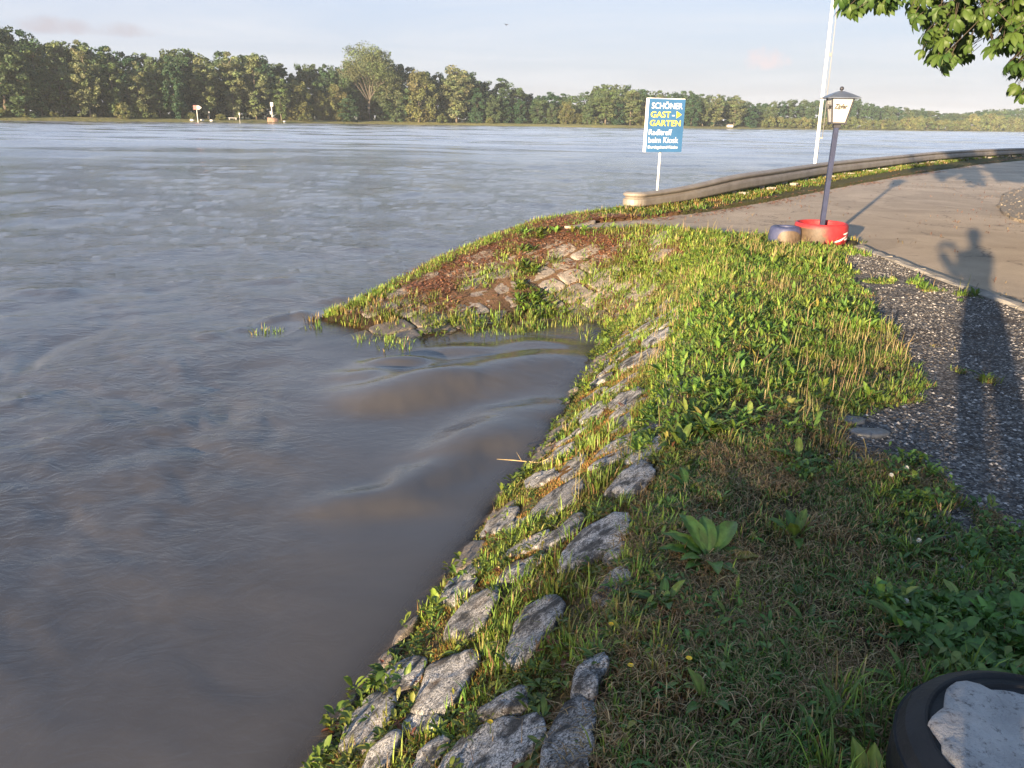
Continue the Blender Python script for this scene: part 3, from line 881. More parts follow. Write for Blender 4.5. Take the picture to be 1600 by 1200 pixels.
def scatter(n, box_, test, seed, falloff=1.0):
    r = np.random.default_rng(seed)
    x0, x1, y0, y1 = box_
    out = []
    got = 0
    while got < n:
        x = r.uniform(x0, x1, n); y = r.uniform(y0, y1, n)
        w = np.minimum(1, (2.0 / np.hypot(x, y)) ** falloff) if falloff else np.ones(n)
        k = (r.uniform(0, 1, n) < w * test(x, y))
        if k.sum() == 0: break
        out.append(np.stack([x[k], y[k]], -1)); got += k.sum()
        if len(out) > 40: break
    P = np.vstack(out)[:n]
    return P[:, 0], P[:, 1], r

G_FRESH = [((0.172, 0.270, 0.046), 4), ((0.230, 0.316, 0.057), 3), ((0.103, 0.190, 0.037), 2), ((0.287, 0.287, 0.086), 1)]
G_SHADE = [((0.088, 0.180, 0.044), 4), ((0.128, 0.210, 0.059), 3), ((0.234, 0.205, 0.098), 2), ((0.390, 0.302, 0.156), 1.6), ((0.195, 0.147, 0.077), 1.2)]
G_BANK = [((0.11, 0.155, 0.028), 3), ((0.15, 0.165, 0.035), 2.2), ((0.18, 0.12, 0.04), 1.6), ((0.07, 0.10, 0.02), 2), ((0.24, 0.17, 0.07), 0.8)]
G_DRY = [((0.345, 0.248, 0.124), 3), ((0.235, 0.159, 0.076), 3), ((0.442, 0.345, 0.193), 1), ((0.152, 0.097, 0.048), 2)]

def free(x, y):
    return ~(inpoly(x, y, ROAD) | (np.hypot(x - 4.13, y - 10.52) < 0.56) | (np.hypot(x - 3.62, y - 10.42) < 0.34) | ((x > 4.30) & (y < 10.15)) | (inpoly(x, y, GRAVEL) & (np.abs(sdist(x, y, GRAVEL[:20])) > 0.22 * fbm(x * 4, y * 4, 91)) & (fbm(x * 1.7, y * 1.7, 92) < 0.70)))

# grass on the flat: short, patchy
grass = Pile()
def t1(x, y):
    s = sdist(x, y, CREST)
    return (s < 0.06) * free(x, y) * np.clip(0.16 + 1.3 * smooth(0.44, 0.64, fbm(x * 2.6, y * 2.6, 101)), 0, 1) * (sdist(x, y, EDGE) < 0) * (y < 11.5)
x, y, r = scatter(125000, (-0.6, 4.6, 0.75, 11.3), t1, 1, 0.8)
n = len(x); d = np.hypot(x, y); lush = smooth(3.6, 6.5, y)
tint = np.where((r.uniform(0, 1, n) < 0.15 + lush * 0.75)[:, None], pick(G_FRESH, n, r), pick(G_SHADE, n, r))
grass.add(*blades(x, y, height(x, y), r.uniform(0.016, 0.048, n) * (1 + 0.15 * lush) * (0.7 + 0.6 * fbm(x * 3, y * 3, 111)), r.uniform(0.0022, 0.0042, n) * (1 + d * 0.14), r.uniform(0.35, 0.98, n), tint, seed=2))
# matted dead blades lying on the flat
def t1b(x, y):
    return (sdist(x, y, CREST) < 0.15) * free(x, y) * (y < 8) * (0.25 + smooth(0.45, 0.62, fbm(x * 1.9, y * 1.9, 121)))
x, y, r = scatter(56000, (-0.6, 4.0, 0.75, 8), t1b, 3, 1.0)
n = len(x); d = np.hypot(x, y)
grass.add(*blades(x, y, height(x, y) + r.uniform(0, 0.012, n), r.uniform(0.03, 0.08, n), r.uniform(0.0016, 0.003, n) * (1 + d * 0.14), r.uniform(0.9, 1.0, n), pick(G_DRY, n, r), seed=4))
# tufts
def tufts(count, box_, test, pal, ln, per, seed, falloff=0.8, spread=0.03, wid=(0.003, 0.005), lean=(0.1, 0.8), target=grass, zmin=-9):
    x, y, r = scatter(count, box_, test, seed, falloff)
    m = len(x)
    k = r.integers(per[0], per[1], m)
    i = np.repeat(np.arange(m), k); n = len(i)
    size = r.uniform(ln[0], ln[1], m)
    a = r.uniform(0, 6.283, n); q = spread * np.sqrt(r.uniform(0, 1, n)) * (0.6 + size[i] / ln[1])
    px_, py_ = x[i] + np.cos(a) * q, y[i] + np.sin(a) * q
    base = pick(pal, m, r)[i] * (1 + r.uniform(-0.25, 0.25, (n, 1)))
    dry = r.uniform(0, 1, n) < 0.12
    base[dry] = pick(G_DRY, dry.sum(), r)
    d = np.hypot(px_, py_)
    target.add(*blades(px_, py_, np.maximum(height(px_, py_), zmin), size[i] * r.uniform(0.5, 1.1, n), r.uniform(*wid, n) * (1 + d * 0.13), r.uniform(*lean, n), base, a + r.uniform(-0.6, 0.6, n), seed=seed + 1))

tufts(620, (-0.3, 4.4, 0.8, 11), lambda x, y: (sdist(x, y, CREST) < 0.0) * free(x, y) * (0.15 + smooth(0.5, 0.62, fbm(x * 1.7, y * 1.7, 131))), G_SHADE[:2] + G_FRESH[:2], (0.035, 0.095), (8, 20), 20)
tufts(1500, (0.5, 4.6, 4.0, 11.2), lambda x, y: (sdist(x, y, CREST) < 0.35) * free(x, y) * (0.3 + smooth(0.45, 0.6, fbm(x * 1.5, y * 1.5, 135))), G_FRESH, (0.04, 0.10), (8, 20), 24, 0.3, 0.045)
# long dry stalks and seed heads standing above the green
tufts(420, (0.3, 4.4, 3.4, 11.2), lambda x, y: (sdist(x, y, CREST) < 0.6) * free(x, y) * (0.1 + smooth(0.5, 0.6, fbm(x * 1.9, y * 1.9, 137))), G_DRY[:1] + [((0.26, 0.24, 0.09), 3)], (0.10, 0.24), (2, 7), 26, 0.3, 0.05, (0.002, 0.003), (0.05, 0.7))
# bank slope
dryland = lambda x, y: height(x, y, False) > WATER_Z - 0.03
def tb(x, y):
    s = sdist(x, y, CREST)
    return (s > -0.1) * (s < 1.35) * (y < 9.5) * dryland(x, y) * ~on_stone(x, y)
x, y, r = scatter(52000, (-1.3, 3.0, 0.9, 9.6), lambda x, y: tb(x, y) * (0.25 + smooth(0.42, 0.6, fbm(x * 3, y * 3, 141))), 30, 0.7)
n = len(x); d = np.hypot(x, y)
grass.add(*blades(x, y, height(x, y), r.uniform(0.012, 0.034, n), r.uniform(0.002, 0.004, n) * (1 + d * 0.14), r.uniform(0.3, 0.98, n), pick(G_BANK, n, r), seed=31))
tufts(640, (-1.3, 3.0, 0.9, 9.8), lambda x, y: tb(x, y) * (0.1 + smooth(0.45, 0.6, fbm(x * 2.2, y * 2.2, 145))), G_BANK[:2] + G_FRESH, (0.035, 0.11), (10, 24), 34, 0.7, 0.04)
# slipway: joints and the lush far edge
def tr(x, y):
    e = sdist(x, y, EDGE)
    return (e < -0.05) * (sdist(x, y, CREST) > -0.2) * (y > 8.3) * (height(x, y, False) > WATER_Z - 0.02) * ~inpoly(x, y, ROAD)
tufts(520, (-3.5, 3.6, 8.3, 12.8), lambda x, y: tr(x, y) * smooth(0.49, 0.6, fbm(x * 1.5 + 3, y * 1.5, 151)) * (0.06 + 0.94 * smooth(-2.0, 1.5, x + 0.4 * (10 - y))), G_BANK[:2] + G_FRESH[:2], (0.05, 0.13), (9, 20), 40, 0, 0.07, (0.003, 0.005))
tufts(1100, (0.3, 3.8, 8.6, 12.2), lambda x, y: tr(x, y) * (0.1 + smooth(0.40, 0.6, fbm(x * 1.3 + 7, y * 1.3, 153))) * smooth(0.2, 1.6, x - 0.25 * (y - 9)), G_FRESH + G_BANK[:2], (0.05, 0.12), (9, 18), 42, 0, 0.06)
tufts(620, (-3.6, 1.6, 8.2, 14.2), lambda x, y: (np.abs(sdist(x, y, EDGE) + 0.16 + 0.1 * fbm(x * 2, y * 2, 4)) < 0.13) * (height(x, y, False) > WATER_Z - 0.15) * (0.35 + smooth(0.4, 0.5, fbm(x, y, 155))) * (y > 9.5) * (1 - smooth(11.7, 12.3, y) * 0.85), G_FRESH, (0.05, 0.12), (10, 22), 44, 0, 0.07)
tufts(90, (-3.9, -0.4, 8.0, 9.6), lambda x, y: (np.abs(sdist(x, y, [(-3.1, 8.58), (-2.35, 8.95)])) < 0.06) * (x > -3.15) * (x < -2.2), G_BANK[:2] + G_FRESH, (0.08, 0.16), (9, 20), 46, 0, 0.06, zmin=WATER_Z - 0.03)
tufts(110, (-2.3, 1.2, 8.1, 9.8), lambda x, y: (height(x, y, False) < WATER_Z + 0.03) * (height(x, y, False) > WATER_Z - 0.10) * smooth(0.50, 0.58, fbm(x * 1.4 + 2, y * 1.8, 158)), G_BANK[:2] + G_FRESH, (0.08, 0.17), (8, 18), 47, 0, 0.07, zmin=WATER_Z - 0.04)
tufts(60, (-2.6, -0.6, 8.4, 9.9), lambda x, y: smooth(0.55, 0.62, fbm(x * 1.6, y * 1.6, 157)), G_BANK, (0.07, 0.16), (9, 20), 48, 0, 0.07)
# verge under the crash barrier and along the road
tufts(2100, (0.8, 34, 12.4, 53), lambda x, y: (np.abs(sdist(x, y, EDGE) + 0.62) < 0.62) * ~inpoly(x, y, ROAD) * (0.4 + smooth(0.4, 0.55, fbm(x, y, 161))) * np.minimum(1, (16 / np.hypot(x, y)) ** 1.2), G_BANK[:4] + G_FRESH[2:3], (0.04, 0.11), (9, 18), 50, 0, 0.10, (0.004, 0.007))
tufts(160, (2.4, 4.9, 10.5, 12.0), lambda x, y: (np.abs(sdist(x, y, [(2.6, 11.4), (3.3, 11.05), (4.5, 10.9)])) < 0.2) * 1.0, G_FRESH + G_BANK, (0.04, 0.11), (6, 14), 52, 0, 0.05)
# growth over the gravel edge and beside the near tyre
tufts(260, (1.0, 3.2, 1.2, 6), lambda x, y: (np.abs(sdist(x, y, GRAVEL[4:18]) + 0.03) < 0.16) * (0.15 + smooth(0.45, 0.55, fbm(x * 2, y * 2, 163))), G_SHADE[:2] + G_FRESH[:2], (0.03, 0.08), (8, 18), 54, 0.8)
tufts(120, (0.7, 1.9, 1.0, 2.3), lambda x, y: (np.abs(np.hypot(x - 1.22, y - 1.33) - 0.42) < 0.09) * 1.0, G_SHADE[:2] + G_FRESH[:1], (0.06, 0.16), (8, 16), 56, 0)
tag(link('grass', grass.build('grass', M_GRASS)), 'patchy grass on the bank and verges', kind='stuff')

# ---- broad leaves
def leaves(x, y, z, az, length, width, pitch, droop, tint, fold=0.25, simple=False):
    """one folded, drooping lanceolate leaf each; z at its base"""
    n = len(x)
    dx, dy = np.cos(az), np.sin(az)
    sx, sy = -dy, dx
    st = [(0.0, 0.0), (0.55, 1.0), (1.0, 0.0)] if simple else [(0.0, 0.0), (0.22, 0.55), (0.5, 1.0), (0.78, 0.75), (1.0, 0.0)]
    P = np.empty((n, 5 if simple else 11, 3)); k = 0
    rx, rz, a, last = np.zeros(n), np.zeros(n), pitch.copy(), 0.0
    for t, w in st:
        dl = (t - last) * length; last = t
        rx = rx + np.cos(a) * dl; rz = rz + np.sin(a) * dl; a = a - droop * (0.25 if t < 0.9 else 0.1) * 1.6
        cx, cy, cz_ = x + dx * rx, y + dy * rx, z + rz
        if w == 0:
            P[:, k] = np.stack([cx, cy, cz_], -1); k += 1
        else:
            hw = width * 0.5 * w
            lift = hw * fold * 2
            P[:, k] = np.stack([cx - sx * hw, cy - sy * hw, cz_ + lift], -1)
            P[:, k + 1] = np.stack([cx, cy, cz_], -1)
            P[:, k + 2] = np.stack([cx + sx * hw, cy + sy * hw, cz_ + lift], -1); k += 3
    if simple:
        o = (np.arange(n) * 5)[:, None]
        t = np.vstack([o + np.array([f]) for f in ((0, 2, 1), (0, 3, 2), (1, 2, 4), (2, 3, 4))])
        return P.reshape(-1, 3), np.zeros((0, 4), int), t, np.repeat(tint[:, None, :], 5, 1).reshape(-1, 3)
    o = (np.arange(n) * 11)[:, None]
    t = np.vstack([o + np.array([f]) for f in ((0, 2, 1), (0, 3, 2), (7, 8, 10), (8, 9, 10))])
    q = np.vstack([o + np.array([f]) for f in ((1, 2, 5, 4), (2, 3, 6, 5), (4, 5, 8, 7), (5, 6, 9, 8))])
    c = np.repeat(tint[:, None, :], 11, 1)
    c[:, [0, 2, 5, 8]] *= 1.25
    return P.reshape(-1, 3), q, t, c.reshape(-1, 3)

L_FRESH = [((0.138, 0.236, 0.040), 4), ((0.098, 0.178, 0.034), 4), ((0.207, 0.270, 0.052), 2), ((0.276, 0.253, 0.057), 0.5)]
L_SHADE = [((0.066, 0.140, 0.033), 4), ((0.091, 0.174, 0.036), 3), ((0.140, 0.198, 0.049), 1.5)]
L_BANK = [((0.115, 0.161, 0.029), 3), ((0.172, 0.184, 0.034), 2), ((0.069, 0.115, 0.023), 2), ((0.149, 0.057, 0.029), 0.5)]
weeds = Pile()
def rosettes(count, box_, test, pal, ln, per, seed, falloff=0.6, pit=(0.1, 1.2), aspect=(0.22, 0.4), dome=0.03):
    x, y, r = scatter(count, box_, test, seed, falloff)
    m = len(x); k = r.integers(per[0], per[1], m); i = np.repeat(np.arange(m), k); n = len(i)
    size = r.uniform(ln[0], ln[1], m)[i] * r.uniform(0.6, 1.1, n)
    az = r.uniform(0, 6.283, n)
    zz = height(x, y)[i] + r.uniform(0, dome, n)
    tint = pick(pal, m, r)[i] * (1 + r.uniform(-0.2, 0.2, (n, 1)))
    args = [x[i] + r.uniform(-0.012, 0.012, n), y[i] + r.uniform(-0.012, 0.012, n), zz, az, size, size * r.uniform(*aspect, n), r.uniform(*pit, n), r.uniform(0.2, 0.9, n), tint]
    small = size * 3.2 < 0.06 * np.hypot(args[0], args[1])
    for mk, sm in ((small, True), (~small, False)):
        if mk.any(): weeds.add(*leaves(*[q[mk] for q in args], simple=sm))

rosettes(2000, (-0.3, 4.5, 3.6, 11.2), lambda x, y: (sdist(x, y, CREST) < 0.3) * free(x, y) * (0.12 + smooth(0.42, 0.58, fbm(x * 1.3, y * 1.3, 171))), L_FRESH, (0.03, 0.12), (5, 11), 70, 0.4, (0.35, 1.4), (0.14, 0.30))
rosettes(1500, (-0.2, 3.2, 0.85, 4.2), lambda x, y: (sdist(x, y, CREST) < 0.1) * free(x, y) * (0.08 + smooth(0.5, 0.6, fbm(x * 1.9, y * 1.9, 173))), L_SHADE, (0.015, 0.055), (4, 9), 72, 0.8)
rosettes(2300, (-1.3, 3.0, 0.9, 9.6), lambda x, y: tb(x, y) * (0.12 + smooth(0.46, 0.6, fbm(x * 2.0, y * 2.0, 175))), L_BANK, (0.015, 0.06), (5, 11), 74, 0.7)
rosettes(420, (0.0, 3.8, 8.6, 12.2), lambda x, y: tr(x, y) * smooth(0.42, 0.58, fbm(x * 1.3 + 7, y * 1.3, 153)), L_BANK[:3] + L_FRESH[:1], (0.06, 0.16), (4, 8), 76, 0)
# leggy plants at the very edge of the water and small ground-ivy cushions
rosettes(230, (-1.2, 1.6, 0.9, 9.2), lambda x, y: (np.abs(height(x, y, False) - WATER_Z - 0.05) < 0.10) * (0.2 + smooth(0.48, 0.56, fbm(x * 2.4, y * 2.4, 177))), [((0.14, 0.19, 0.03), 3), ((0.09, 0.14, 0.025), 2)], (0.03, 0.08), (5, 11), 78, 0.5, (0.2, 1.4), (0.3, 0.55), 0.09)
rosettes(520, (-0.2, 3.2, 0.85, 3.6), lambda x, y: (sdist(x, y, GRAVEL) > -0.5) * (sdist(x, y, CREST) < -0.1) * free(x, y) * (x > 1.2) * smooth(0.45, 0.55, fbm(x * 2.1, y * 2.1, 179)), L_SHADE, (0.02, 0.05), (6, 12), 80, 0.6, (0.2, 1.3), (0.4, 0.6), 0.07)
rosettes(260, (1.2, 2.2, 1.4, 2.2), lambda x, y: free(x, y) * (np.hypot(x - 1.22, y - 1.33) > 0.36), L_SHADE, (0.05, 0.12), (5, 9), 82, 0.4)
tag(link('weeds', weeds.build('weeds', M_LEAF, True)), 'low broad leaved weeds among the grass', kind='stuff')

# ---- moss cushions on the bank: fine upright specks
moss = Pile()
x, y, r = scatter(110000, (-1.2, 2.6, 0.9, 8.5), lambda x, y: (sdist(x, y, CREST) > -0.25) * (sdist(x, y, CREST) < 1.1) * dryland(x, y) * ~on_stone(x, y) * smooth(0.44, 0.54, fbm(x * 3.1, y * 3.1 + 9, 41)), 84, 0.9)
n = len(x); d = np.hypot(x, y)
moss.add(*blades(x, y, height(x, y), r.uniform(0.008, 0.022, n), r.uniform(0.003, 0.005, n) * (1 + d * 0.15), r.uniform(0.1, 0.9, n), tiny=True, tint= pick([((0.26, 0.12, 0.03), 4), ((0.20, 0.13, 0.03), 3), ((0.13, 0.12, 0.03), 2), ((0.12, 0.05, 0.025), 1)], n, r), seed=85))
tag(link('moss', moss.build('moss', M_LITTER)), 'rust coloured moss between the bank stones', kind='stuff')

# ---- driftwood and reed litter left by the flood, needles blown against the verge
litter = Pile()
def sticks(count, box_, test, pal, ln, wid, seed, lift=0.012, falloff=0):
    x, y, r = scatter(count, box_, test, seed, falloff)
    n = len(x); L = r.uniform(*ln, n)
    litter.add(*blades(x, y, height(x, y) + r.uniform(0.004, lift, n), L, r.uniform(*wid, n), np.full(n, 0.9996), pick(pal, n, r, 0.35), seed=seed + 1))
RUST = [((0.30, 0.125, 0.06), 4), ((0.21, 0.09, 0.045), 4), ((0.40, 0.25, 0.15), 1.8), ((0.13, 0.06, 0.035), 1.5)]
sticks(15000, (-2.6, 2.2, 9.4, 13.2), lambda x, y: tr(x, y) * np.clip(0.04 + smooth(0.46, 0.58, fbm(x * 1.1, y * 1.1, 191)) * 0.5 + smooth(10.9, 12.0, y - 0.25 * x), 0, 1) * (x < 1.6 + 0.3 * (y - 10)), RUST, (0.06, 0.20), (0.010, 0.022), 90, 0.045)
sticks(3500, (0.3, 3.0, 8.8, 12.2), lambda x, y: tr(x, y) * smooth(0.48, 0.58, fbm(x * 1.6, y * 1.6, 193)), RUST, (0.05, 0.14), (0.008, 0.016), 92, 0.03)
def tv(x, y):
    return (np.abs(sdist(x, y, ROAD[:9]) + 0.12) < 0.10 + 0.22 * fbm(x * 0.7, y * 0.7, 199)) * (0.25 + smooth(0.42, 0.55, fbm(x * 0.8, y * 0.8, 195))) * (y > 12.6)
x, y, r = scatter(5500, (1, 33, 12.6, 50), lambda x, y: tv(x, y) * np.minimum(1, (15 / np.hypot(x, y)) ** 1.0), 94, 0)
n = len(x)
zz = np.where(inpoly(x, y, ROAD), ROAD_Z + 0.004, height(x, y) + 0.01)
litter.add(*blades(x, y, zz, r.uniform(0.06, 0.16, n), r.uniform(0.012, 0.03, n) * (1 + np.hypot(x, y) * 0.015), np.full(n, 0.9996), pick(RUST, n, r, 0.3) * 0.75, seed=95))
sticks(1400, (-0.8, 2.6, 1.0, 8), lambda x, y: (sdist(x, y, CREST) > -0.6) * dryland(x, y), G_DRY, (0.04, 0.14), (0.002, 0.004), 96, 0.03, 0.8)
x, y, r = scatter(700, (2.5, 14, 6, 24), lambda x, y: inpoly(x, y, ROAD) * smooth(0.5, 0.6, fbm(x * 0.9, y * 0.9, 197)), 98, 0.5)
n = len(x)
litter.add(*blades(x, y, np.full(n, ROAD_Z + 0.006), r.uniform(0.03, 0.09, n), r.uniform(0.006, 0.012, n), np.full(n, 0.99), pick(G_DRY + RUST[:2], n, r) * 0.45, seed=99))
tag(link('litter', litter.build('litter', M_LITTER)), 'rust brown straw and needle litter', kind='stuff')

# ---- single plants one can point at
def leaf_mesh(name, length, width, pitch, droop, color, fold=0.22, wavy=0.0, seed=0):
    """a large dock-like leaf with stalk, 9 stations across a folded midrib, base at the origin, growing along +X"""
    N = 10
    V, T, Q, C = [], [], [], []
    a, x, z = pitch, 0.0, 0.0
    rr = random.Random(seed)
    cols = 5
    for i in range(N):
        t = i / (N - 1)
        if i:
            x += math.cos(a) * length / (N - 1); z += math.sin(a) * length / (N - 1); a -= droop / (N - 1)
        if t < 0.16: w = 0.035
        else:
            u = (t - 0.16) / 0.84
            w = (math.sin(math.pi * min(1, u ** 0.72)) ** 0.8) * 0.5 + 0.02
            if i == N - 1: w = 0.01
        for j in range(cols):
            s = (j / (cols - 1)) * 2 - 1
            wob = wavy * width * math.sin(t * 22 + s * 3) * abs(s)
            V.append((x, s * w * width, z + abs(s) * w * width * fold * 2 + wob))
            C.append([c * (1.5 if j == 2 else (1 + 0.15 * rr.uniform(-1, 1))) for c in color])
    for i in range(N - 1):
        for j in range(cols - 1):
            b = i * cols + j
            Q.append((b, b + 1, b + cols + 1, b + cols))
    return np_mesh(name, V, [np.array(Q)], M_LEAF, True, C)

def plant(name, x, y, specs, label, cat='plant', group=None, meshes=None):
    z = float(height(np.array([x]), np.array([y]))[0])
    root = empty(name, (x, y, z))
    tag(root, label, cat, group)
    for az, me, sc in specs:
        link('leaf', me, root, (0.012 * math.cos(az), 0.012 * math.sin(az), 0), (0, 0, az), sc)
    return root

GL = (0.085, 0.155, 0.035)
big = [leaf_mesh('dock_leaf', 0.26, 0.085, p, dr, c, 0.2, 0.05, i) for i, (p, dr, c) in enumerate([(1.05, 1.1, GL), (0.8, 1.0, (0.095, 0.165, 0.035)), (0.55, 0.7, (0.075, 0.14, 0.03)), (0.35, 0.5, (0.23, 0.22, 0.04))])]
D = math.radians
plant('dock_plant', 0.73, 2.44, [(D(118), big[0], 0.84), (D(88), big[0], 0.76), (D(52), big[1], 0.89), (D(150), big[1], 0.76), (D(-95), big[1], 0.64), (D(172), big[2], 0.71), (D(-62), big[2], 0.53), (D(205), big[1], 0.53), (D(4), big[3], 0.70), (D(-140), big[2], 0.53), (D(20), big[2], 0.53)],
      'large dock plant with broad upright green leaves and one yellowed leaf', 'plant')
med = [leaf_mesh('weed_leaf', 0.12, 0.036, p, dr, c, 0.22, 0.04, 20 + i) for i, (p, dr, c) in enumerate([(1.1, 1.2, (0.06, 0.12, 0.028)), (0.7, 1.0, (0.075, 0.14, 0.03)), (0.4, 0.8, (0.05, 0.10, 0.025)), (1.2, 0.6, (0.12, 0.17, 0.035))])]
slim = [leaf_mesh('plantain_leaf', 0.15, 0.022, p, dr, c, 0.3, 0.0, 30 + i) for i, (p, dr, c) in enumerate([(1.15, 0.9, (0.07, 0.13, 0.028)), (0.8, 1.1, (0.085, 0.145, 0.03)), (0.5, 0.9, (0.06, 0.11, 0.025))])]
SINGLES = [  # x, y, kind, scale, label
 (1.10, 2.62, 'm', 1.5, 'dock seedling with two broad leaves on the open grass right of the large dock plant'),
 (0.52, 2.20, 'm', 1.3, 'leafy dock rosette left of the large dock plant beside the bank stones'),
 (0.72, 2.10, 'm', 1.2, 'small dark green dock rosette just in front of the large dock plant'),
 (0.95, 2.05, 's', 1.1, 'narrow leaved plantain with arching leaves in the brown grass'),
 (1.18, 2.32, 'm', 1.0, 'flat weed with three pale leaves on the bare brown patch'),
 (0.55, 1.72, 'm', 1.2, 'upright pair of pale green leaves close above the lowest grey stones'),
 (0.88, 1.62, 's', 1.2, 'dark plantain tuft in the shaded grass near the bottom of the picture'),
 (0.85, 1.38, 'm', 1.7, 'broad leaved dock against the side of the black tyre'),
 (1.14, 1.78, 's', 1.2, 'plantain with long curved leaves behind the black tyre'),
 (1.42, 1.80, 'm', 1.6, 'tall dock leaves rising behind the black tyre near the gravel'),
 (1.52, 2.55, 's', 1.4, 'bright plantain clump on the grass tongue beside the dark gravel'),
 (0.78, 3.05, 'm', 1.3, 'dock rosette on the crest just beyond the large dock plant'),
 (0.85, 3.55, 'm', 1.5, 'broad leaved weed on the crest above the white flecked stone'),
 (1.35, 3.30, 'm', 1.5, 'spreading dark weed in the shaded grass left of the stone slabs'),
 (1.35, 4.30, 'm', 1.4, 'sunlit broad weed on the crest level with the stone slabs'),
 (2.05, 4.10, 'm', 1.2, 'bright green young weed alone at the gravel edge'),
 (0.02, 2.20, 's', 1.0, 'narrow leaved weed between the two lowest rows of stones'),
 (-0.05, 2.95, 'm', 0.9, 'sunlit weed between stones half way down the bank'),
 (-0.42, 2.62, 'm', 0.8, 'yellow green weed growing out of the edge of the water'),
 (-0.52, 2.45, 'm', 0.7, 'round leaved weed rooted on the drowned stones at the water edge'),
 (0.10, 4.95, 'm', 1.0, 'bright weed with pointed leaves leaning over the water'),
 (0.42, 4.35, 's', 1.0, 'grassy plantain between the mid bank stones'),
 (0.30, 1.95, 's', 1.0, 'upright plantain at the head of the lowest long stone'),
 (1.75, 6.2, 'm', 1.7, 'large sunlit weed on the lush part of the crest'),
 (2.4, 7.4, 'm', 1.8, 'broad weed in the bright grass halfway to the red tyre'),
 (2.9, 8.6, 'm', 1.8, 'bushy weed in the bright grass nearer the red tyre'),
]
rs = random.Random(8)
for x, y, k, sc, lab in SINGLES:
    src = med if k == 'm' else slim
    nl = rs.randint(6, 9)
    a0 = rs.uniform(0, 6.28)
    plant('dock_seedling' if k == 'm' else 'plantain', x, y, [(a0 + i * 2.4 + rs.uniform(-0.3, 0.3), src[rs.randrange(len(src))], sc * 0.72 * rs.uniform(0.7, 1.1)) for i in range(nl)], lab, 'weed', 'single weeds growing on the bank')

# small flowers
M_YELLOW = simple_mat('yellow_petals', (0.75, 0.48, 0.02), 0.6, 0, 0.05, 30, 0)
M_WHITE_FL = simple_mat('white_petals', (0.7, 0.68, 0.6), 0.7, 0, 0.08, 30, 0)
M_STEM = simple_mat('green_stem', (0.07, 0.11, 0.025), 0.6, 0, 0.1, 10, 0)
def flower(name, x, y, h, kind, label, group):
    z = float(height(np.array([x]), np.array([y]))[0])
    root = empty(name, (x, y, z)); tag(root, label, 'flower', group)
    bm = bmesh.new(); tube(bm, [(0, 0, -0.01), (0.004, 0.002, h * 0.5), (0.002, 0.006, h)], 0.0016, 5)
    link('stem', bm_mesh('stem', bm, M_STEM), root)
    bm = bmesh.new()
    if kind == 'y':
        for i in range(10):
            a = i * 0.628; c, s = math.cos(a), math.sin(a)
            p = [bm.verts.new((0.002 + r_ * c - w * s, 0.006 + r_ * s + w * c, h + dz)) for r_, w, dz in ((0.001, -0.001, 0), (0.008, -0.0032, 0.003), (0.0095, 0.0, 0.003), (0.008, 0.0032, 0.003), (0.001, 0.001, 0))]
            bm.faces.new(p)
        link('petals', bm_mesh('petals', bm, M_YELLOW), root)
    else:
        for i in range(34):
            ph = math.acos(1 - 1.5 * (i + 0.5) / 34); th = i * 2.4
            d = Vector((math.sin(ph) * math.cos(th), math.sin(ph) * math.sin(th), math.cos(ph)))
            t = d.orthogonal().normalized(); b = d.cross(t)
            c = Vector((0.002, 0.006, h))
            bm.faces.new([bm.verts.new(c + d * 0.003 + t * 0.002), bm.verts.new(c + d * 0.010 + b * 0.0018), bm.verts.new(c + d * 0.011 - b * 0.0018), bm.verts.new(c + d * 0.003 - t * 0.002)])
        link('petals', bm_mesh('petals', bm, M_WHITE_FL), root)
flower('hawkbit', 0.52, 1.83, 0.06, 'y', 'yellow flower low in the grass above the lowest stones', 'yellow flowers on the bank')
flower('hawkbit', 0.36, 1.86, 0.05, 'y', 'yellow flower at the foot of green weeds right of the lowest long stone', 'yellow flowers on the bank')
flower('hawkbit', 0.33, 2.08, 0.06, 'y', 'yellow flower on the crest further up from the lowest stones', 'yellow flowers on the bank')
flower('hawkbit', -0.05, 1.86, 0.05, 'y', 'yellow flower between the stones low on the bank', 'yellow flowers on the bank')
flower('clover', 1.66, 3.05, 0.07, 'w', 'white clover head standing at the tip of the grass tongue by the gravel', 'white clover heads by the gravel')
flower('clover', 1.76, 3.12, 0.06, 'w', 'white clover head nearest the open gravel beyond the grass tongue', 'white clover heads by the gravel')
flower('clover', 1.28, 2.12, 0.06, 'w', 'white clover head in the shaded grass left of the gravel', 'white clover heads by the gravel')
flower('clover', 1.54, 2.55, 0.05, 'w', 'low white clover head on the grass margin in front of the tongue', 'white clover heads by the gravel')

# long straw stuck out over the water
bm = bmesh.new()
tube(bm, [(0.36, 4.86, -0.66), (0.2, 4.92, -0.77), (0.02, 5.02, -0.80), (-0.1, 5.10, -0.83)], [0.004, 0.004, 0.0035, 0.002], 6)
tube(bm, [(0.08, 4.98, -0.79), (0.04, 5.03, -0.74)], [0.002, 0.001], 5)
M_STRAW = simple_mat('straw', (0.34, 0.25, 0.12), 0.7, 0, 0.15, 20, 0)
tag(link('straw', bm_mesh('straw', bm, M_STRAW, True)), 'bent dry reed stalk reaching out over the brown water', 'stalk')
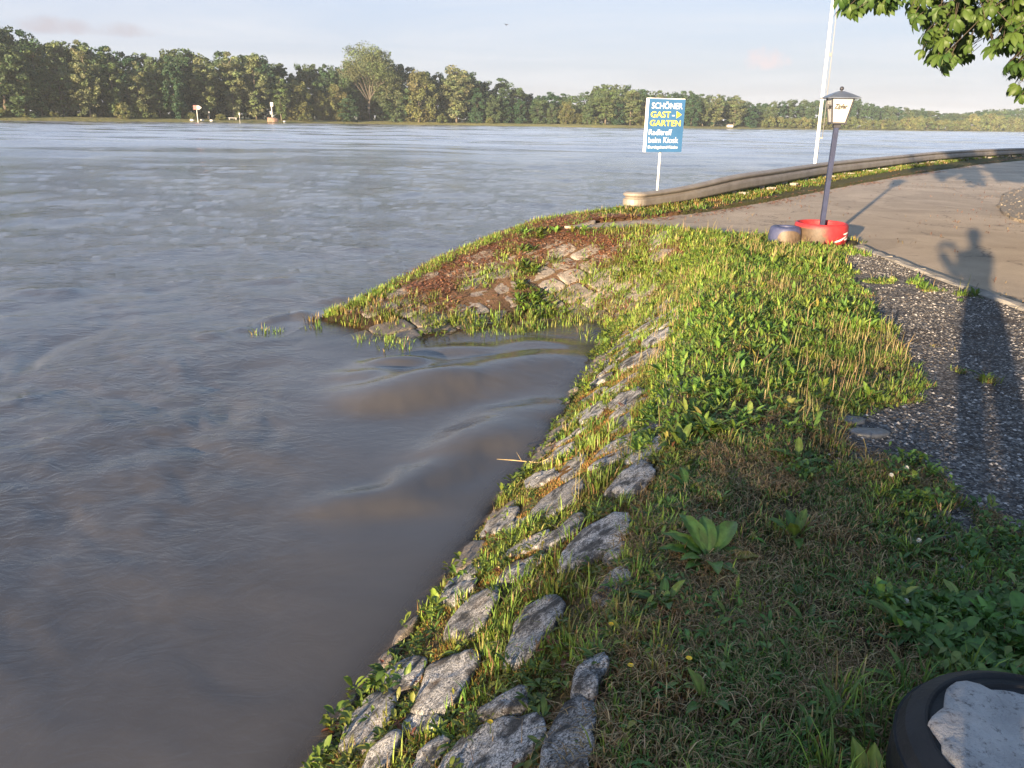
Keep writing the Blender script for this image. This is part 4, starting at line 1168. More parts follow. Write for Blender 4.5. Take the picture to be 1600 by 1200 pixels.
# two flat stone slabs showing through at the gravel edge
M_SLAB = simple_mat('slab', (0.10, 0.107, 0.12), 0.4, 0, 0.3, 14, 0.4, 50)
for i, (cx, cy, w, d, rz, lab) in enumerate([(1.80, 3.80, 0.07, 0.055, 0.3, 'smooth blue grey stone slab at the gravel edge, the farther of the two'), (1.82, 3.64, 0.10, 0.06, 0.5, 'smooth blue grey stone slab at the gravel edge, the nearer of the two')]):
    poly = [(cx + w * math.cos(t) * (1 + 0.2 * math.sin(3 * t + i)), cy + d * math.sin(t) * (1 + 0.15 * math.cos(2 * t + i))) for t in np.linspace(0, 6.283, 11)[:-1]]
    V, F, org, r = mound(poly, 0.022, lambda x, y: np.full(np.shape(x), 0.01), 0.05, 22, 200 + i, 0.004)
    o = link('stone_slab', np_mesh('stone_slab', V, F, M_SLAB, True)); o.location = org
    tag(o, lab, 'stone', 'stone slabs at the gravel edge')

# ------------------------------------------------------------------ made things
M_RUBBER = simple_mat('black_rubber', (0.012, 0.013, 0.015), 0.65, 0, 0.25, 8, 0.25, 60, 0.35)
M_WHITE_PAINT = simple_mat('white_paint', (0.78, 0.77, 0.74), 0.45, 0, 0.06, 5, 0.1)
M_BLUE_PAINT = simple_mat('blue_paint', (0.018, 0.026, 0.07), 0.45, 0, 0.2, 9, 0.15, 60)
M_ROOF_PAINT = simple_mat('slate_blue_paint', (0.085, 0.105, 0.15), 0.35, 0, 0.15, 9, 0.1)
M_DARK_FRAME = simple_mat('dark_frame', (0.025, 0.027, 0.04), 0.5, 0, 0.15, 9, 0.1)
M_SIGN_BLUE = simple_mat('sign_blue', (0.042, 0.130, 0.285), 0.35, 0, 0.06, 3, 0.0)
M_YELLOW_PRINT = simple_mat('yellow_print', (0.80, 0.62, 0.06), 0.5, 0, 0.03, 5, 0)
M_BLACK_PRINT = simple_mat('black_print', (0.03, 0.03, 0.03), 0.5, 0, 0.05, 5, 0)
M_GREY_PRINT = simple_mat('grey_print', (0.22, 0.22, 0.22), 0.5, 0, 0.05, 5, 0)
M_OPAL = NT('opal_panel')
M_OPAL = M_OPAL.surf(M_OPAL.bsdf(M_OPAL.ramp(M_OPAL.noise(6, 4), [(0.3, (0.42, 0.41, 0.385)), (0.7, (0.48, 0.475, 0.45))]), 0.25))

def tyre_profile(R, rin, h):
    return [(rin, 0.015), (rin + 0.02, 0.0), (R - 0.05, 0.0), (R - 0.015, h * 0.12), (R, h * 0.25), (R, h * 0.75), (R - 0.015, h * 0.9), (R - 0.045, h), (R - 0.052, h + 0.004), (R - 0.058, h + 0.004), (R - 0.064, h - 0.002), (R - 0.085, h + 0.002), (R - 0.09, h + 0.007), (R - 0.097, h + 0.006), (R - 0.102, h - 0.003), (rin + 0.03, h * 0.97), (rin, h - 0.03), (rin - 0.012, h - 0.05), (rin, h - 0.07), (rin + 0.05, h * 0.5), (rin + 0.02, 0.05)]

def tyre_mesh(name, R, rin, h, mat, n=56, tread=True):
    bm = bmesh.new()
    lathe(bm, tyre_profile(R, rin, h), n, True)
    if tread:                                        # grooves between tread blocks on the outer face
        for f in bm.faces: f.select_set(False)
        side = [f for f in bm.faces if abs(f.calc_center_median().xy.length - R) < 0.006]
        r = bmesh.ops.inset_individual(bm, faces=side, thickness=0.006, depth=-0.0)
        bmesh.ops.translate(bm, verts=[], vec=(0, 0, 0))
        for f in side:
            c = f.calc_center_median(); d = Vector((c.x, c.y, 0)).normalized()
            for v in f.verts: v.co += d * 0.006
    return bm_mesh(name, bm, mat, not tread)

# near black tyre holding a broken lump of white concrete
T = empty('tyre', (1.22, 1.33, 0.0), 0.4)
tag(T, 'black tyre lying flat with a broken white concrete lump in it', 'tyre')
link('tyre_body', tyre_mesh('tyre_body', 0.325, 0.185, 0.20, M_RUBBER, 64), T)
lump_ = [(-0.235, 0.06), (-0.228, -0.02), (-0.235, -0.09), (-0.20, -0.16), (-0.13, -0.20), (-0.02, -0.235), (0.10, -0.22), (0.20, -0.15), (0.24, -0.04), (0.235, 0.06), (0.19, 0.14), (0.12, 0.19), (0.03, 0.205), (-0.05, 0.225), (-0.10, 0.20), (-0.125, 0.150), (-0.17, 0.130), (-0.225, 0.125)]
def _lump():
    t = NT('white_concrete')
    c = t.ramp(t.noise(7, 6, 0.65), [(0.35, (0.36, 0.35, 0.345)), (0.65, (0.54, 0.525, 0.51))])
    c = t.mix(t.ramp(t.noise(45, 5, 0.75), [(0.54, 0.0), (0.66, 0.85)]), c, (0.13, 0.12, 0.115))
    c = t.mix(t.ramp(t.noise(4, 3), [(0.55, 0.0), (0.75, 0.5)]), c, (0.45, 0.34, 0.27))
    h = t.math('ADD', t.noise(25, 6, 0.7), t.math('MULTIPLY', t.noise(120, 4, 0.7), 0.4))
    return t.surf(t.bsdf(c, 0.85, normal=t.bump(h, 1.0, 0.025), spec=0.2))
M_LUMP = _lump()
pl = np.array(lump_)
ang = np.radians(-23 - 18)
pl = np.stack([pl[:, 0] * math.cos(ang) - pl[:, 1] * math.sin(ang), pl[:, 0] * math.sin(ang) + pl[:, 1] * math.cos(ang)], -1)
V, F, org, r = mound([tuple(p) for p in pl], 0.016, lambda x, y: np.full(np.shape(x), 0.195) - 0.02 * np.exp(-((x - 0.08) ** 2 + (y + 0.02) ** 2) / 0.004), 0.09, 60, 300, 0.012)
o = link('concrete_lump', np_mesh('concrete_lump', V, F, M_LUMP, True)); o.location = Vector((1.22, 1.33, 0)) + Vector(org)
tag(o, 'jagged white concrete lump resting in the black tyre', 'concrete')

# red tyre planter with the lamp post, small blue tyre beside it
def _red():
    t = NT('red_tyre_paint')
    g = t.tc.outputs['Object']
    s = t.n.new('ShaderNodeSeparateXYZ'); t.l.new(g, s.inputs[0])
    n = t.noise(9, 5, 0.6)
    red = t.ramp(t.noise(14, 5), [(0.3, (0.25, 0.016, 0.022)), (0.7, (0.37, 0.028, 0.034))])
    worn = t.ramp(t.noise(22, 5, 0.7), [(0.3, (0.05, 0.034, 0.023)), (0.7, (0.095, 0.065, 0.043))])
    edge = t.math('ADD', t.math('ADD', t.math('MULTIPLY', s.outputs[0], -4.2), 0.42), t.math('MULTIPLY', t.math('SUBTRACT', n, 0.5), 1.6))
    front = t.ramp(s.outputs[1], [(0.0, 1.0), (0.001, 0.0)])
    low = t.ramp(s.outputs[2], [(0.185, 1.0), (0.21, 0.0)])
    f = t.math('MULTIPLY', t.math('MULTIPLY', t.ramp(edge, [(0.05, 0.0), (0.4, 1.0)]), low), front)
    chips = t.ramp(t.noise(60, 4, 0.8), [(0.66, 0.0), (0.72, 0.8)])
    f = t.math('MAXIMUM', f, t.math('MULTIPLY', chips, low))
    return t.surf(t.bsdf(t.mix(f, red, worn), 0.55, normal=t.bump(t.noise(50, 4), 0.25, 0.01), spec=0.4))
M_RED = _red()
TX, TY = 4.13, 10.52
GZ = float(height(np.array([TX]), np.array([TY - 0.3]))[0]) - 0.01
T = empty('tyre_planter', (TX, TY, GZ), math.radians(-20)); T.scale = (1, 1, 1.12)
tag(T, 'red painted tyre planter worn brown on its front, round the lamp post foot', 'tyre planter')
bm = bmesh.new()
lathe(bm, [(0.27, 0.02), (0.30, 0.0), (0.325, 0.004), (0.338, 0.02), (0.344, 0.05), (0.347, 0.12), (0.344, 0.195), (0.338, 0.22), (0.328, 0.236), (0.315, 0.242), (0.305, 0.240), (0.299, 0.232), (0.297, 0.215), (0.302, 0.18), (0.31, 0.1)], 56, True)
link('tyre_body', bm_mesh('tyre_body', bm, M_RED, True), T)
bm = bmesh.new()
lathe(bm, [(0.309, 0.10), (0.303, 0.165), (0.15, 0.178), (0.001, 0.182)], 28)
M_EARTH = simple_mat('planter_earth', (0.16, 0.11, 0.065), 0.95, 0, 0.3, 14, 0.8, 60)
link('earth', bm_mesh('earth', bm, M_EARTH, True), T)
for k, (a0, a1, z0, z1) in enumerate([(-62, -22, 0.05, 0.115), (-36, -14, 0.135, 0.15), (-30, -12, 0.07, 0.085)]):
    bm = bmesh.new(); prev = None
    for i in range(9):
        a = math.radians(a0 + (a1 - a0) * i / 8); z = z0 + (z1 - z0) * (i / 8) ** 1.6; w = 0.008 * (0.4 + math.sin(math.pi * (i + 0.6) / 9))
        cur = [bm.verts.new((0.3475 * math.cos(a), 0.3475 * math.sin(a), z - w)), bm.verts.new((0.3475 * math.cos(a), 0.3475 * math.sin(a), z + w))]
        if prev: bm.faces.new((prev[0], cur[0], cur[1], prev[1]))
        prev = cur
    link('paint_stroke', bm_mesh('paint_stroke', bm, M_WHITE_PAINT), T)

def _blue_worn():
    t = NT('blue_tyre_paint')
    s = t.n.new('ShaderNodeSeparateXYZ'); t.l.new(t.tc.outputs['Object'], s.inputs[0])
    n = t.noise(14, 5, 0.6)
    blue = t.ramp(t.noise(10, 5), [(0.3, (0.028, 0.036, 0.09)), (0.7, (0.055, 0.064, 0.13))])
    worn = t.ramp(t.noise(22, 5, 0.7), [(0.3, (0.07, 0.05, 0.034)), (0.7, (0.12, 0.085, 0.057))])
    d = t.math('SQRT', t.math('ADD', t.math('POWER', t.math('MULTIPLY', t.math('SUBTRACT', s.outputs[0], 0.06), 6.5), 2.0), t.math('POWER', t.math('MULTIPLY', t.math('SUBTRACT', s.outputs[2], 0.10), 10.0), 2.0)))
    d = t.math('ADD', d, t.math('MULTIPLY', t.math('SUBTRACT', n, 0.5), 0.25))
    f = t.math('MULTIPLY', t.ramp(d, [(0.9, 1.0), (1.0, 0.0)]), t.ramp(s.outputs[1], [(0.0, 1.0), (0.001, 0.0)]))
    return t.surf(t.bsdf(t.mix(f, blue, worn), 0.55, normal=t.bump(t.noise(50, 4), 0.25, 0.01)))
BX, BY = 3.62, 10.42
BZ = float(height(np.array([BX]), np.array([BY]))[0]) - 0.015
T2 = empty('blue_tyre', (BX, BY, BZ), math.radians(-19))
tag(T2, 'small blue painted tyre with a round brown patch beside the red tyre', 'tyre planter')
bm = bmesh.new()
lathe(bm, [(0.105, 0.03), (0.12, 0.0), (0.195, 0.0), (0.208, 0.02), (0.212, 0.06), (0.206, 0.16), (0.196, 0.205), (0.186, 0.222), (0.168, 0.231), (0.125, 0.234), (0.112, 0.228), (0.105, 0.21), (0.11, 0.17), (0.12, 0.1)], 44, True)
link('tyre_body', bm_mesh('tyre_body', bm, _blue_worn(), True), T2)
bm = bmesh.new(); lathe(bm, [(0.125, 0.06), (0.12, 0.1), (0.001, 0.12)], 24)
link('earth', bm_mesh('earth', bm, M_BARK_DARK, True), T2)

# ---- lettering
def lettering(name, body, mat, parent, x0, x1, base_z, y, cap, bold=0.0, shear=0.0, stretch=True):
    """flat extruded letters on a vertical face: x0..x1 wide, cap height cap"""
    cu = bpy.data.curves.new(name, 'FONT')
    cu.body = body; cu.size = 1.0; cu.extrude = 0.004; cu.offset = bold; cu.shear = shear; cu.resolution_u = 3
    tmp = bpy.data.objects.new(name, cu); COL.objects.link(tmp)
    bpy.context.view_layer.update()
    dg = bpy.context.evaluated_depsgraph_get()
    me = bpy.data.meshes.new_from_object(tmp.evaluated_get(dg))
    bpy.data.objects.remove(tmp)
    co = np.empty(len(me.vertices) * 3, np.float32); me.vertices.foreach_get('co', co); co = co.reshape(-1, 3)
    a, b = co[:, 0].min(), co[:, 0].max()
    sx = (x1 - x0) / (b - a)
    sz = cap / 0.70
    out = np.stack([x0 + (co[:, 0] - a) * sx, y - co[:, 2] * 0.3, base_z + co[:, 1] * sz], -1).astype(np.float32)
    me.vertices.foreach_set('co', out.ravel()); me.materials.clear(); me.materials.append(mat); me.update()
    return link(name, me, parent)

# ---- lamp post
L = empty('lamp_post', (TX + 0.02, TY + 0.03, GZ + 0.12), math.radians(-6.6))
tag(L, 'blue lamp post with a white four sided lantern, standing in the red tyre', 'lamp post')
bm = bmesh.new(); vs_ = box(bm, (0, 0, 0.70), (0.060, 0.060, 1.46))
bmesh.ops.bevel(bm, geom=bm.edges[:], offset=0.006, segments=2, affect='EDGES')
link('post', bm_mesh('post', bm, M_BLUE_PAINT), L)
zb, zt, wb, wt = 1.425, 1.715, 0.082, 0.130
bm = bmesh.new(); box(bm, (0, 0, zb - 0.012), (wb * 2 + 0.03, wb * 2 + 0.03, 0.024)); box(bm, (0, 0, zb - 0.045), (0.085, 0.085, 0.042))
link('lantern_base', bm_mesh('lantern_base', bm, M_DARK_FRAME), L)
for i in range(4):
    rot = Matrix.Rotation(i * math.pi / 2, 4, 'Z')
    bm = bmesh.new()
    d = 0.006
    pts = [(-wb + d, -wb, zb), (wb - d, -wb, zb), (wt - d, -wt, zt), (-wt + d, -wt, zt)]
    vs_ = [bm.verts.new(rot @ Vector(p)) for p in pts] + [bm.verts.new(rot @ Vector((p[0] * 0.95, p[1] + 0.006, p[2]))) for p in pts]
    for f in ((0, 1, 2, 3), (7, 6, 5, 4), (0, 4, 5, 1), (1, 5, 6, 2), (2, 6, 7, 3), (3, 7, 4, 0)): bm.faces.new([vs_[k] for k in f])
    pane = link('lantern_panel', bm_mesh('lantern_panel', bm, M_OPAL), L)
    bm = bmesh.new()
    a, b = Vector((-wb - 0.003, -wb - 0.003, zb)), Vector((-wt - 0.003, -wt - 0.003, zt))
    tube(bm, [rot @ a, rot @ b], 0.011, 4)
    link('frame_bar', bm_mesh('frame_bar', bm, M_DARK_FRAME), L)
    if i in (0, 3):      # the printed faces: word and small emblem above it
        tilt = math.atan2(wt - wb, zt - zb)
        w = lettering('printed_word', 'Zipfer', M_BLACK_PRINT, pane, -0.082, 0.082, 0.0, -0.002, 0.055, 0.035, 0.2)
        zc = zb + 0.165
        off = wb + (wt - wb) * (zc - zb) / (zt - zb)
        w.matrix_local = rot @ Matrix.Translation((-0.008, -off - 0.0005, zc)) @ Matrix.Rotation(tilt, 4, 'X')
        bm = bmesh.new()
        for k, (ex, ez, ew, eh) in enumerate([(-0.034, 0, 0.020, 0.009), (0, 0.004, 0.016, 0.016), (0.034, 0, 0.020, 0.009), (-0.017, -0.008, 0.014, 0.005), (0.017, -0.008, 0.014, 0.005)]):
            ring = [bm.verts.new((ex + ew / 2 * math.cos(t), -0.0022, ez + eh / 2 * math.sin(t))) for t in np.linspace(0, 6.283, 11)[:-1]]
            inn = [bm.verts.new((ex + ew / 4 * math.cos(t), -0.0022, ez + eh / 4 * math.sin(t))) for t in np.linspace(0, 6.283, 11)[:-1]]
            for q in range(10): bm.faces.new((ring[q], ring[(q + 1) % 10], inn[(q + 1) % 10], inn[q]))
        zc += 0.072; off = wb + (wt - wb) * (zc - zb) / (zt - zb)
        e = link('emblem', bm_mesh('emblem', bm, M_GREY_PRINT), pane)
        e.matrix_local = rot @ Matrix.Translation((-0.004, -off - 0.0005, zc)) @ Matrix.Rotation(tilt, 4, 'X')
bm = bmesh.new()
R0, R1 = 0.197, 0.20
prof = [(R1, zt - 0.004), (R1, zt + 0.010), (0.115, zt + 0.052), (0.028, zt + 0.088)]
rings = [[bm.verts.new((sx * r, sy * r, z)) for sx, sy in ((-1, -1), (1, -1), (1, 1), (-1, 1))] for r, z in prof]
for a, b in zip(rings[:-1], rings[1:]):
    for k in range(4): bm.faces.new((a[k], a[(k + 1) % 4], b[(k + 1) % 4], b[k]))
bm.faces.new(rings[0][::-1]); bm.faces.new(rings[-1])
link('roof', bm_mesh('roof', bm, M_ROOF_PAINT), L)
bm = bmesh.new(); bmesh.ops.create_uvsphere(bm, u_segments=16, v_segments=10, radius=0.026, matrix=Matrix.Translation((0, 0, zt + 0.118)))
tube(bm, [(0, 0, zt + 0.085), (0, 0, zt + 0.10)], 0.012, 8)
link('finial', bm_mesh('finial', bm, M_DARK_FRAME, True), L)

# ---- garden sign behind the end of the crash barrier
S = empty('garden_sign', (2.76, 15.4, 0), math.radians(20))
tag(S, 'blue garden sign with white and yellow lettering on a thin white pole', 'sign')
bm = bmesh.new(); tube(bm, [(0, 0.0, -0.5), (0, 0.0, 1.55)], 0.021, 10)
link('pole', bm_mesh('pole', bm, M_WHITE_PAINT, True), S)
BW, BH, B0 = 0.78, 0.96, 0.965
bm = bmesh.new(); box(bm, (0, -0.07, B0 + BH / 2), (BW, 0.10, BH))
bmesh.ops.bevel(bm, geom=bm.edges[:], offset=0.006, segments=2, affect='EDGES')
link('frame', bm_mesh('frame', bm, M_WHITE_PAINT), S)
bm = bmesh.new(); box(bm, (0.004, -0.1215, B0 + BH / 2 - 0.006), (BW - 0.010, 0.006, BH - 0.016))
face = link('sign_face', bm_mesh('sign_face', bm, M_SIGN_BLUE), S)
yl = -0.1255
fx = lambda u: -BW / 2 + BW * u
fz = lambda v: B0 + BH * (1 - v)
for body, mat, u0, u1, v, cap, bold in [('SCHÖNER', M_WHITE_PAINT, 0.09, 0.93, 0.192, 0.104, 0.008), ('GAST', M_YELLOW_PRINT, 0.08, 0.62, 0.352, 0.104, 0.008), ('-', M_WHITE_PAINT, 0.66, 0.73, 0.352, 0.11, 0.01), ('GARTEN', M_YELLOW_PRINT, 0.07, 0.91, 0.51, 0.104, 0.008),
                                        ('Radltreff', M_WHITE_PAINT, 0.06, 0.69, 0.68, 0.104, 0.0), ('beim Kiosk', M_WHITE_PAINT, 0.06, 0.88, 0.825, 0.104, 0.0), ('Durchgehend Küche', M_WHITE_PAINT, 0.06, 0.88, 0.932, 0.054, 0.0)]:
    lettering('lettering', body, mat, S, fx(u0), fx(u1), fz(v), yl, cap, bold)
bm = bmesh.new()
tri = [(fx(0.78), fz(0.365)), (fx(0.92), fz(0.297)), (fx(0.78), fz(0.229))]
vs_ = [bm.verts.new((x, yl - 0.001, z)) for x, z in tri] + [bm.verts.new((x, yl + 0.002, z)) for x, z in tri]
for f in ((0, 1, 2), (5, 4, 3), (0, 3, 4, 1), (1, 4, 5, 2), (2, 5, 3, 0)): bm.faces.new([vs_[k] for k in f])
link('arrow', bm_mesh('arrow', bm, M_YELLOW_PRINT), S)

# ---- crash barrier: overlapping sections of two-wave steel beam on short posts
def _steel():
    t = NT('weathered_steel')
    c = t.ramp(t.noise(3, 6, 0.65), [(0.3, (0.20, 0.175, 0.15)), (0.7, (0.31, 0.28, 0.245))])
    c = t.mix(t.ramp(t.noise(10, 5, 0.7, sc=(1, 1, 4)), [(0.55, 0.0), (0.75, 0.5)]), c, (0.13, 0.085, 0.055))
    return t.surf(t.bsdf(c, 0.6, 0.25, t.bump(t.noise(40, 4), 0.15, 0.01)))
M_STEEL = _steel()
RAIL = [(2.38, 14.62), (3.10, 15.38), (3.95, 16.35), (5.63, 18.61), (7.6, 21.5), (9.75, 24.58), (14.65, 30.84), (19.4, 36.8), (24.37, 42.0), (29, 46.3), (34, 49.6), (42, 53.0), (55, 56)]
def spline(P, step):
    P = [Vector((*p, 0)) for p in P]; out = []
    for i in range(len(P) - 1):
        p0, p1, p2, p3 = P[max(i - 1, 0)], P[i], P[i + 1], P[min(i + 2, len(P) - 1)]
        k = max(2, int((p2 - p1).length / step))
        for j in range(k):
            t = j / k
            out.append(0.5 * ((2 * p1) + (p2 - p0) * t + (2 * p0 - 5 * p1 + 4 * p2 - p3) * t * t + (3 * p1 - p0 - 3 * p2 + p3) * t ** 3))
    return out + [P[-1]]
path = spline(RAIL, 0.35)
W_PROF = [(0.0, 0.0), (0.02, 0.012), (0.052, 0.035), (0.064, 0.06), (0.066, 0.11), (0.066, 0.16), (0.060, 0.19), (0.030, 0.215), (0.022, 0.23), (0.030, 0.245), (0.062, 0.275), (0.068, 0.30), (0.062, 0.325), (0.03, 0.35), (0.0, 0.365)]
barrier = empty('crash_barrier', (2.38, 14.62, 0))
tag(barrier, 'weathered steel crash barrier curving along the river side of the road', 'crash barrier')
def beam(pts, zs, hs, out=0.0, ia=None, ib=None):
    bm = bmesh.new(); rows = []
    for i, p in enumerate(pts):
        t = (pts[min(i + 1, len(pts) - 1)] - pts[max(i - 1, 0)]).normalized() if ia is None else (path[min(ia + i + 1, len(path) - 1)] - path[max(ia + i - 1, 0)]).normalized()
        nrm = Vector((t.y, -t.x, 0))
        rows.append(([bm.verts.new(p + nrm * (a + out) + Vector((0, 0, zs[i] + b * hs[i]))) for a, b in W_PROF], [bm.verts.new(p + nrm * (a + out - 0.012) + Vector((0, 0, zs[i] + b * hs[i]))) for a, b in W_PROF]))
    k = len(W_PROF)
    for (f0, b0), (f1, b1) in zip(rows[:-1], rows[1:]):
        for j in range(k - 1):
            bm.faces.new((f0[j], f1[j], f1[j + 1], f0[j + 1])); bm.faces.new((b0[j], b0[j + 1], b1[j + 1], b1[j]))
        bm.faces.new((f0[0], b0[0], b1[0], f1[0])); bm.faces.new((f0[-1], f1[-1], b1[-1], b0[-1]))
    for f, b in ((rows[0], rows[-1]) if ia is None else ()):
        for j in range(k - 1): bm.faces.new((f[j], f[j + 1], b[j + 1], b[j]))
    return bm
LEN = np.r_[0, np.cumsum([(b - a).length for a, b in zip(path[:-1], path[1:])])]
zfun = lambda s: 0.0 + 0.09 * float(smooth(0, 5, s))
hfun = lambda s: 0.76 + 0.24 * float(smooth(0, 4.0, s))
s0, sec = 0.0, 0
while s0 < LEN[-1] - 1:
    ia = int(np.argmin(np.abs(LEN - s0))); ib = min(len(path) - 1, int(np.argmin(np.abs(LEN - s0 - 4.0))))
    ids = list(range(ia, ib + 1)); pts = [path[i] for i in ids]
    bm = beam(pts, [zfun(LEN[i]) for i in ids], [hfun(LEN[i]) for i in ids], 0.0, ia, ib)
    o = link('rail_section', bm_mesh('rail_section', bm, M_STEEL), barrier); o.matrix_parent_inverse = Matrix.Translation((-2.38, -14.62, 0))
    # post with a pale foot behind each joint, bolts in the valley
    p = pts[0] if sec else path[3]
    t = (pts[1] - pts[0]).normalized(); nrm = Vector((t.y, -t.x, 0)); R = Matrix((t, nrm, Vector((0, 0, 1)))).transposed()
    for half in (0, 1):
        q = (pts[0] if sec else path[3]) if not half else pts[len(pts) // 2]
        bm = bmesh.new(); box(bm, q - nrm * 0.07 + Vector((0, 0, -0.1)), (0.10, 0.10, 0.72), R)
        o = link('post', bm_mesh('post', bm, M_STEEL), barrier); o.matrix_parent_inverse = Matrix.Translation((-2.38, -14.62, 0))
        if sec:
            bm = bmesh.new(); box(bm, q + nrm * 0.16 + Vector((0, 0, -0.05)), (0.16, 0.10, 0.16), R)
            bmesh.ops.bevel(bm, geom=bm.edges[:], offset=0.03, segments=2, affect='EDGES')
            o = link('post_foot', bm_mesh('post_foot', bm, M_CONCRETE), barrier); o.matrix_parent_inverse = Matrix.Translation((-2.38, -14.62, 0))
    bm = bmesh.new()
    for k in range(3):
        c = p + t * (0.05 + 0.06 * k) + nrm * 0.02 + Vector((0, 0, zfun(s0) + 0.185 * hfun(s0)))
        box(bm, c, (0.022, 0.014, 0.022), R)
    o = link('bolts', bm_mesh('bolts', bm, M_DARK_FRAME), barrier); o.matrix_parent_inverse = Matrix.Translation((-2.38, -14.62, 0))
    s0 += 4.0; sec += 1
# rounded nose at the near end, curling back on itself
t = (path[1] - path[0]).normalized(); nrm = Vector((t.y, -t.x, 0))
pts = []
for i in range(13):
    a = math.pi * i / 12
    c = path[0] - nrm * 0.16
    pts.append(c - t * 0.22 * math.sin(a) - nrm * 0.16 * math.cos(a))
pts.append(path[0] + t * 0.02)
bm = beam(pts, [0.0] * 14, [0.76] * 14, 0.002)
o = link('end_terminal', bm_mesh('end_terminal', bm, M_STEEL), barrier); o.matrix_parent_inverse = Matrix.Translation((-2.38, -14.62, 0))

# ---- white mast with its halyard beyond the barrier
mb = empty('flag_mast', (9.95, 26.6, -0.6))
tag(mb, 'tall white flag mast leaning behind the crash barrier', 'mast')
bm = bmesh.new(); tube(bm, [(0, 0, -0.6), (0.0, 0, 0.6), (-0.11, 0, 4.2), (-0.25, 0, 8.5)], [0.062, 0.058, 0.050, 0.04], 12)
link('pole', bm_mesh('pole', bm, M_WHITE_PAINT, True), mb)
bm = bmesh.new(); tube(bm, [(0.10, -0.02, 1.7), (0.03, -0.02, 4.2), (-0.10, -0.02, 8.4)], 0.012, 5)
link('halyard', bm_mesh('halyard', bm, M_GREY_PRINT, True), mb)
bm = bmesh.new(); box(bm, (0.065, -0.02, 1.7), (0.09, 0.03, 0.05)); box(bm, (-0.06, -0.02, 4.22), (0.16, 0.05, 0.10))
link('cleat', bm_mesh('cleat', bm, M_GREY_PRINT), mb)

# ---- pebbled island at the right edge of the road
ISL = [(8.72, 12.9), (8.95, 14.2), (10.0, 16.35), (12.2, 19.75), (14.2, 22.1), (15.4, 22.2), (15.2, 18), (13.6, 13.5), (12.6, 8.2), (9.4, 7.2), (8.4, 9.6)]
M_ISLAND = simple_mat('island_pebbles', (0.24, 0.20, 0.15), 0.9, 0, 0.35, 20, 0.9, 60)
sheet('island', jitter_poly(ISL, 0.25, 0.05, 3), ROAD_Z + 0.05, M_ISLAND, 'low island of earth and pebbles beside the road', 0.15)
def ti(x, y): return inpoly(x, y, ISL)
q, f, c = pebbles(1800, (8.4, 15.4, 9, 22.2, ti), lambda x, y: np.full(x.shape, ROAD_Z + 0.05), 0.008, 0.018, [(0.17, 0.14, 0.11), (0.11, 0.09, 0.07), (0.22, 0.185, 0.14)], 14)
tag(link('island_gravel', np_mesh('island_gravel', q, [f], M_PEBBLE, False, c)), 'pebbles on the roadside island', kind='stuff')
for i, (x, y, w, hh, lab) in enumerate([(12.0, 17.75, 0.17, 0.22, 'pale cream boulder on the pebbled island at the right edge')]):
    V, F, org, r = mound([(x + w * math.cos(t) * (1 + 0.15 * math.sin(3 * t)), y + w * math.sin(t)) for t in np.linspace(0, 6.283, 12)[:-1]], hh, lambda x, y: np.full(np.shape(x), 0.0), 0.05, 24, 400 + i, 0.03)
    o = link('boulder', np_mesh('boulder', V, F, M_WHITE_PAINT if False else simple_mat('pale_stone', (0.62, 0.58, 0.44), 0.8, 0, 0.15, 12, 0.6), True)); o.location = org
    tag(o, lab, 'boulder')

# ---- bird over the river
bm = bmesh.new()
tube(bm, [(-0.20, 0, 0), (-0.08, 0, 0.01), (0.08, 0, 0.01), (0.18, 0, 0.03), (0.24, 0, 0.02)], [0.015, 0.06, 0.07, 0.04, 0.008], 8)
for s in (-1, 1):
    a = [bm.verts.new(p) for p in ((0.10, s * 0.04, 0.03), (0.06, s * 0.28, 0.16), (0.0, s * 0.55, 0.10), (-0.06, s * 0.30, 0.14), (-0.06, s * 0.04, 0.02))]
    bm.faces.new(a)
tl = [bm.verts.new(p) for p in ((-0.18, 0.02, 0), (-0.34, 0.06, 0), (-0.34, -0.06, 0), (-0.18, -0.02, 0))]; bm.faces.new(tl)
bird = link('bird', bm_mesh('bird', bm, M_DARK_FRAME), None, (-1.9, 130.0, 15.3), (0.2, 0.3, 0.9))
tag(bird, 'small dark bird flying high over the river', 'bird')

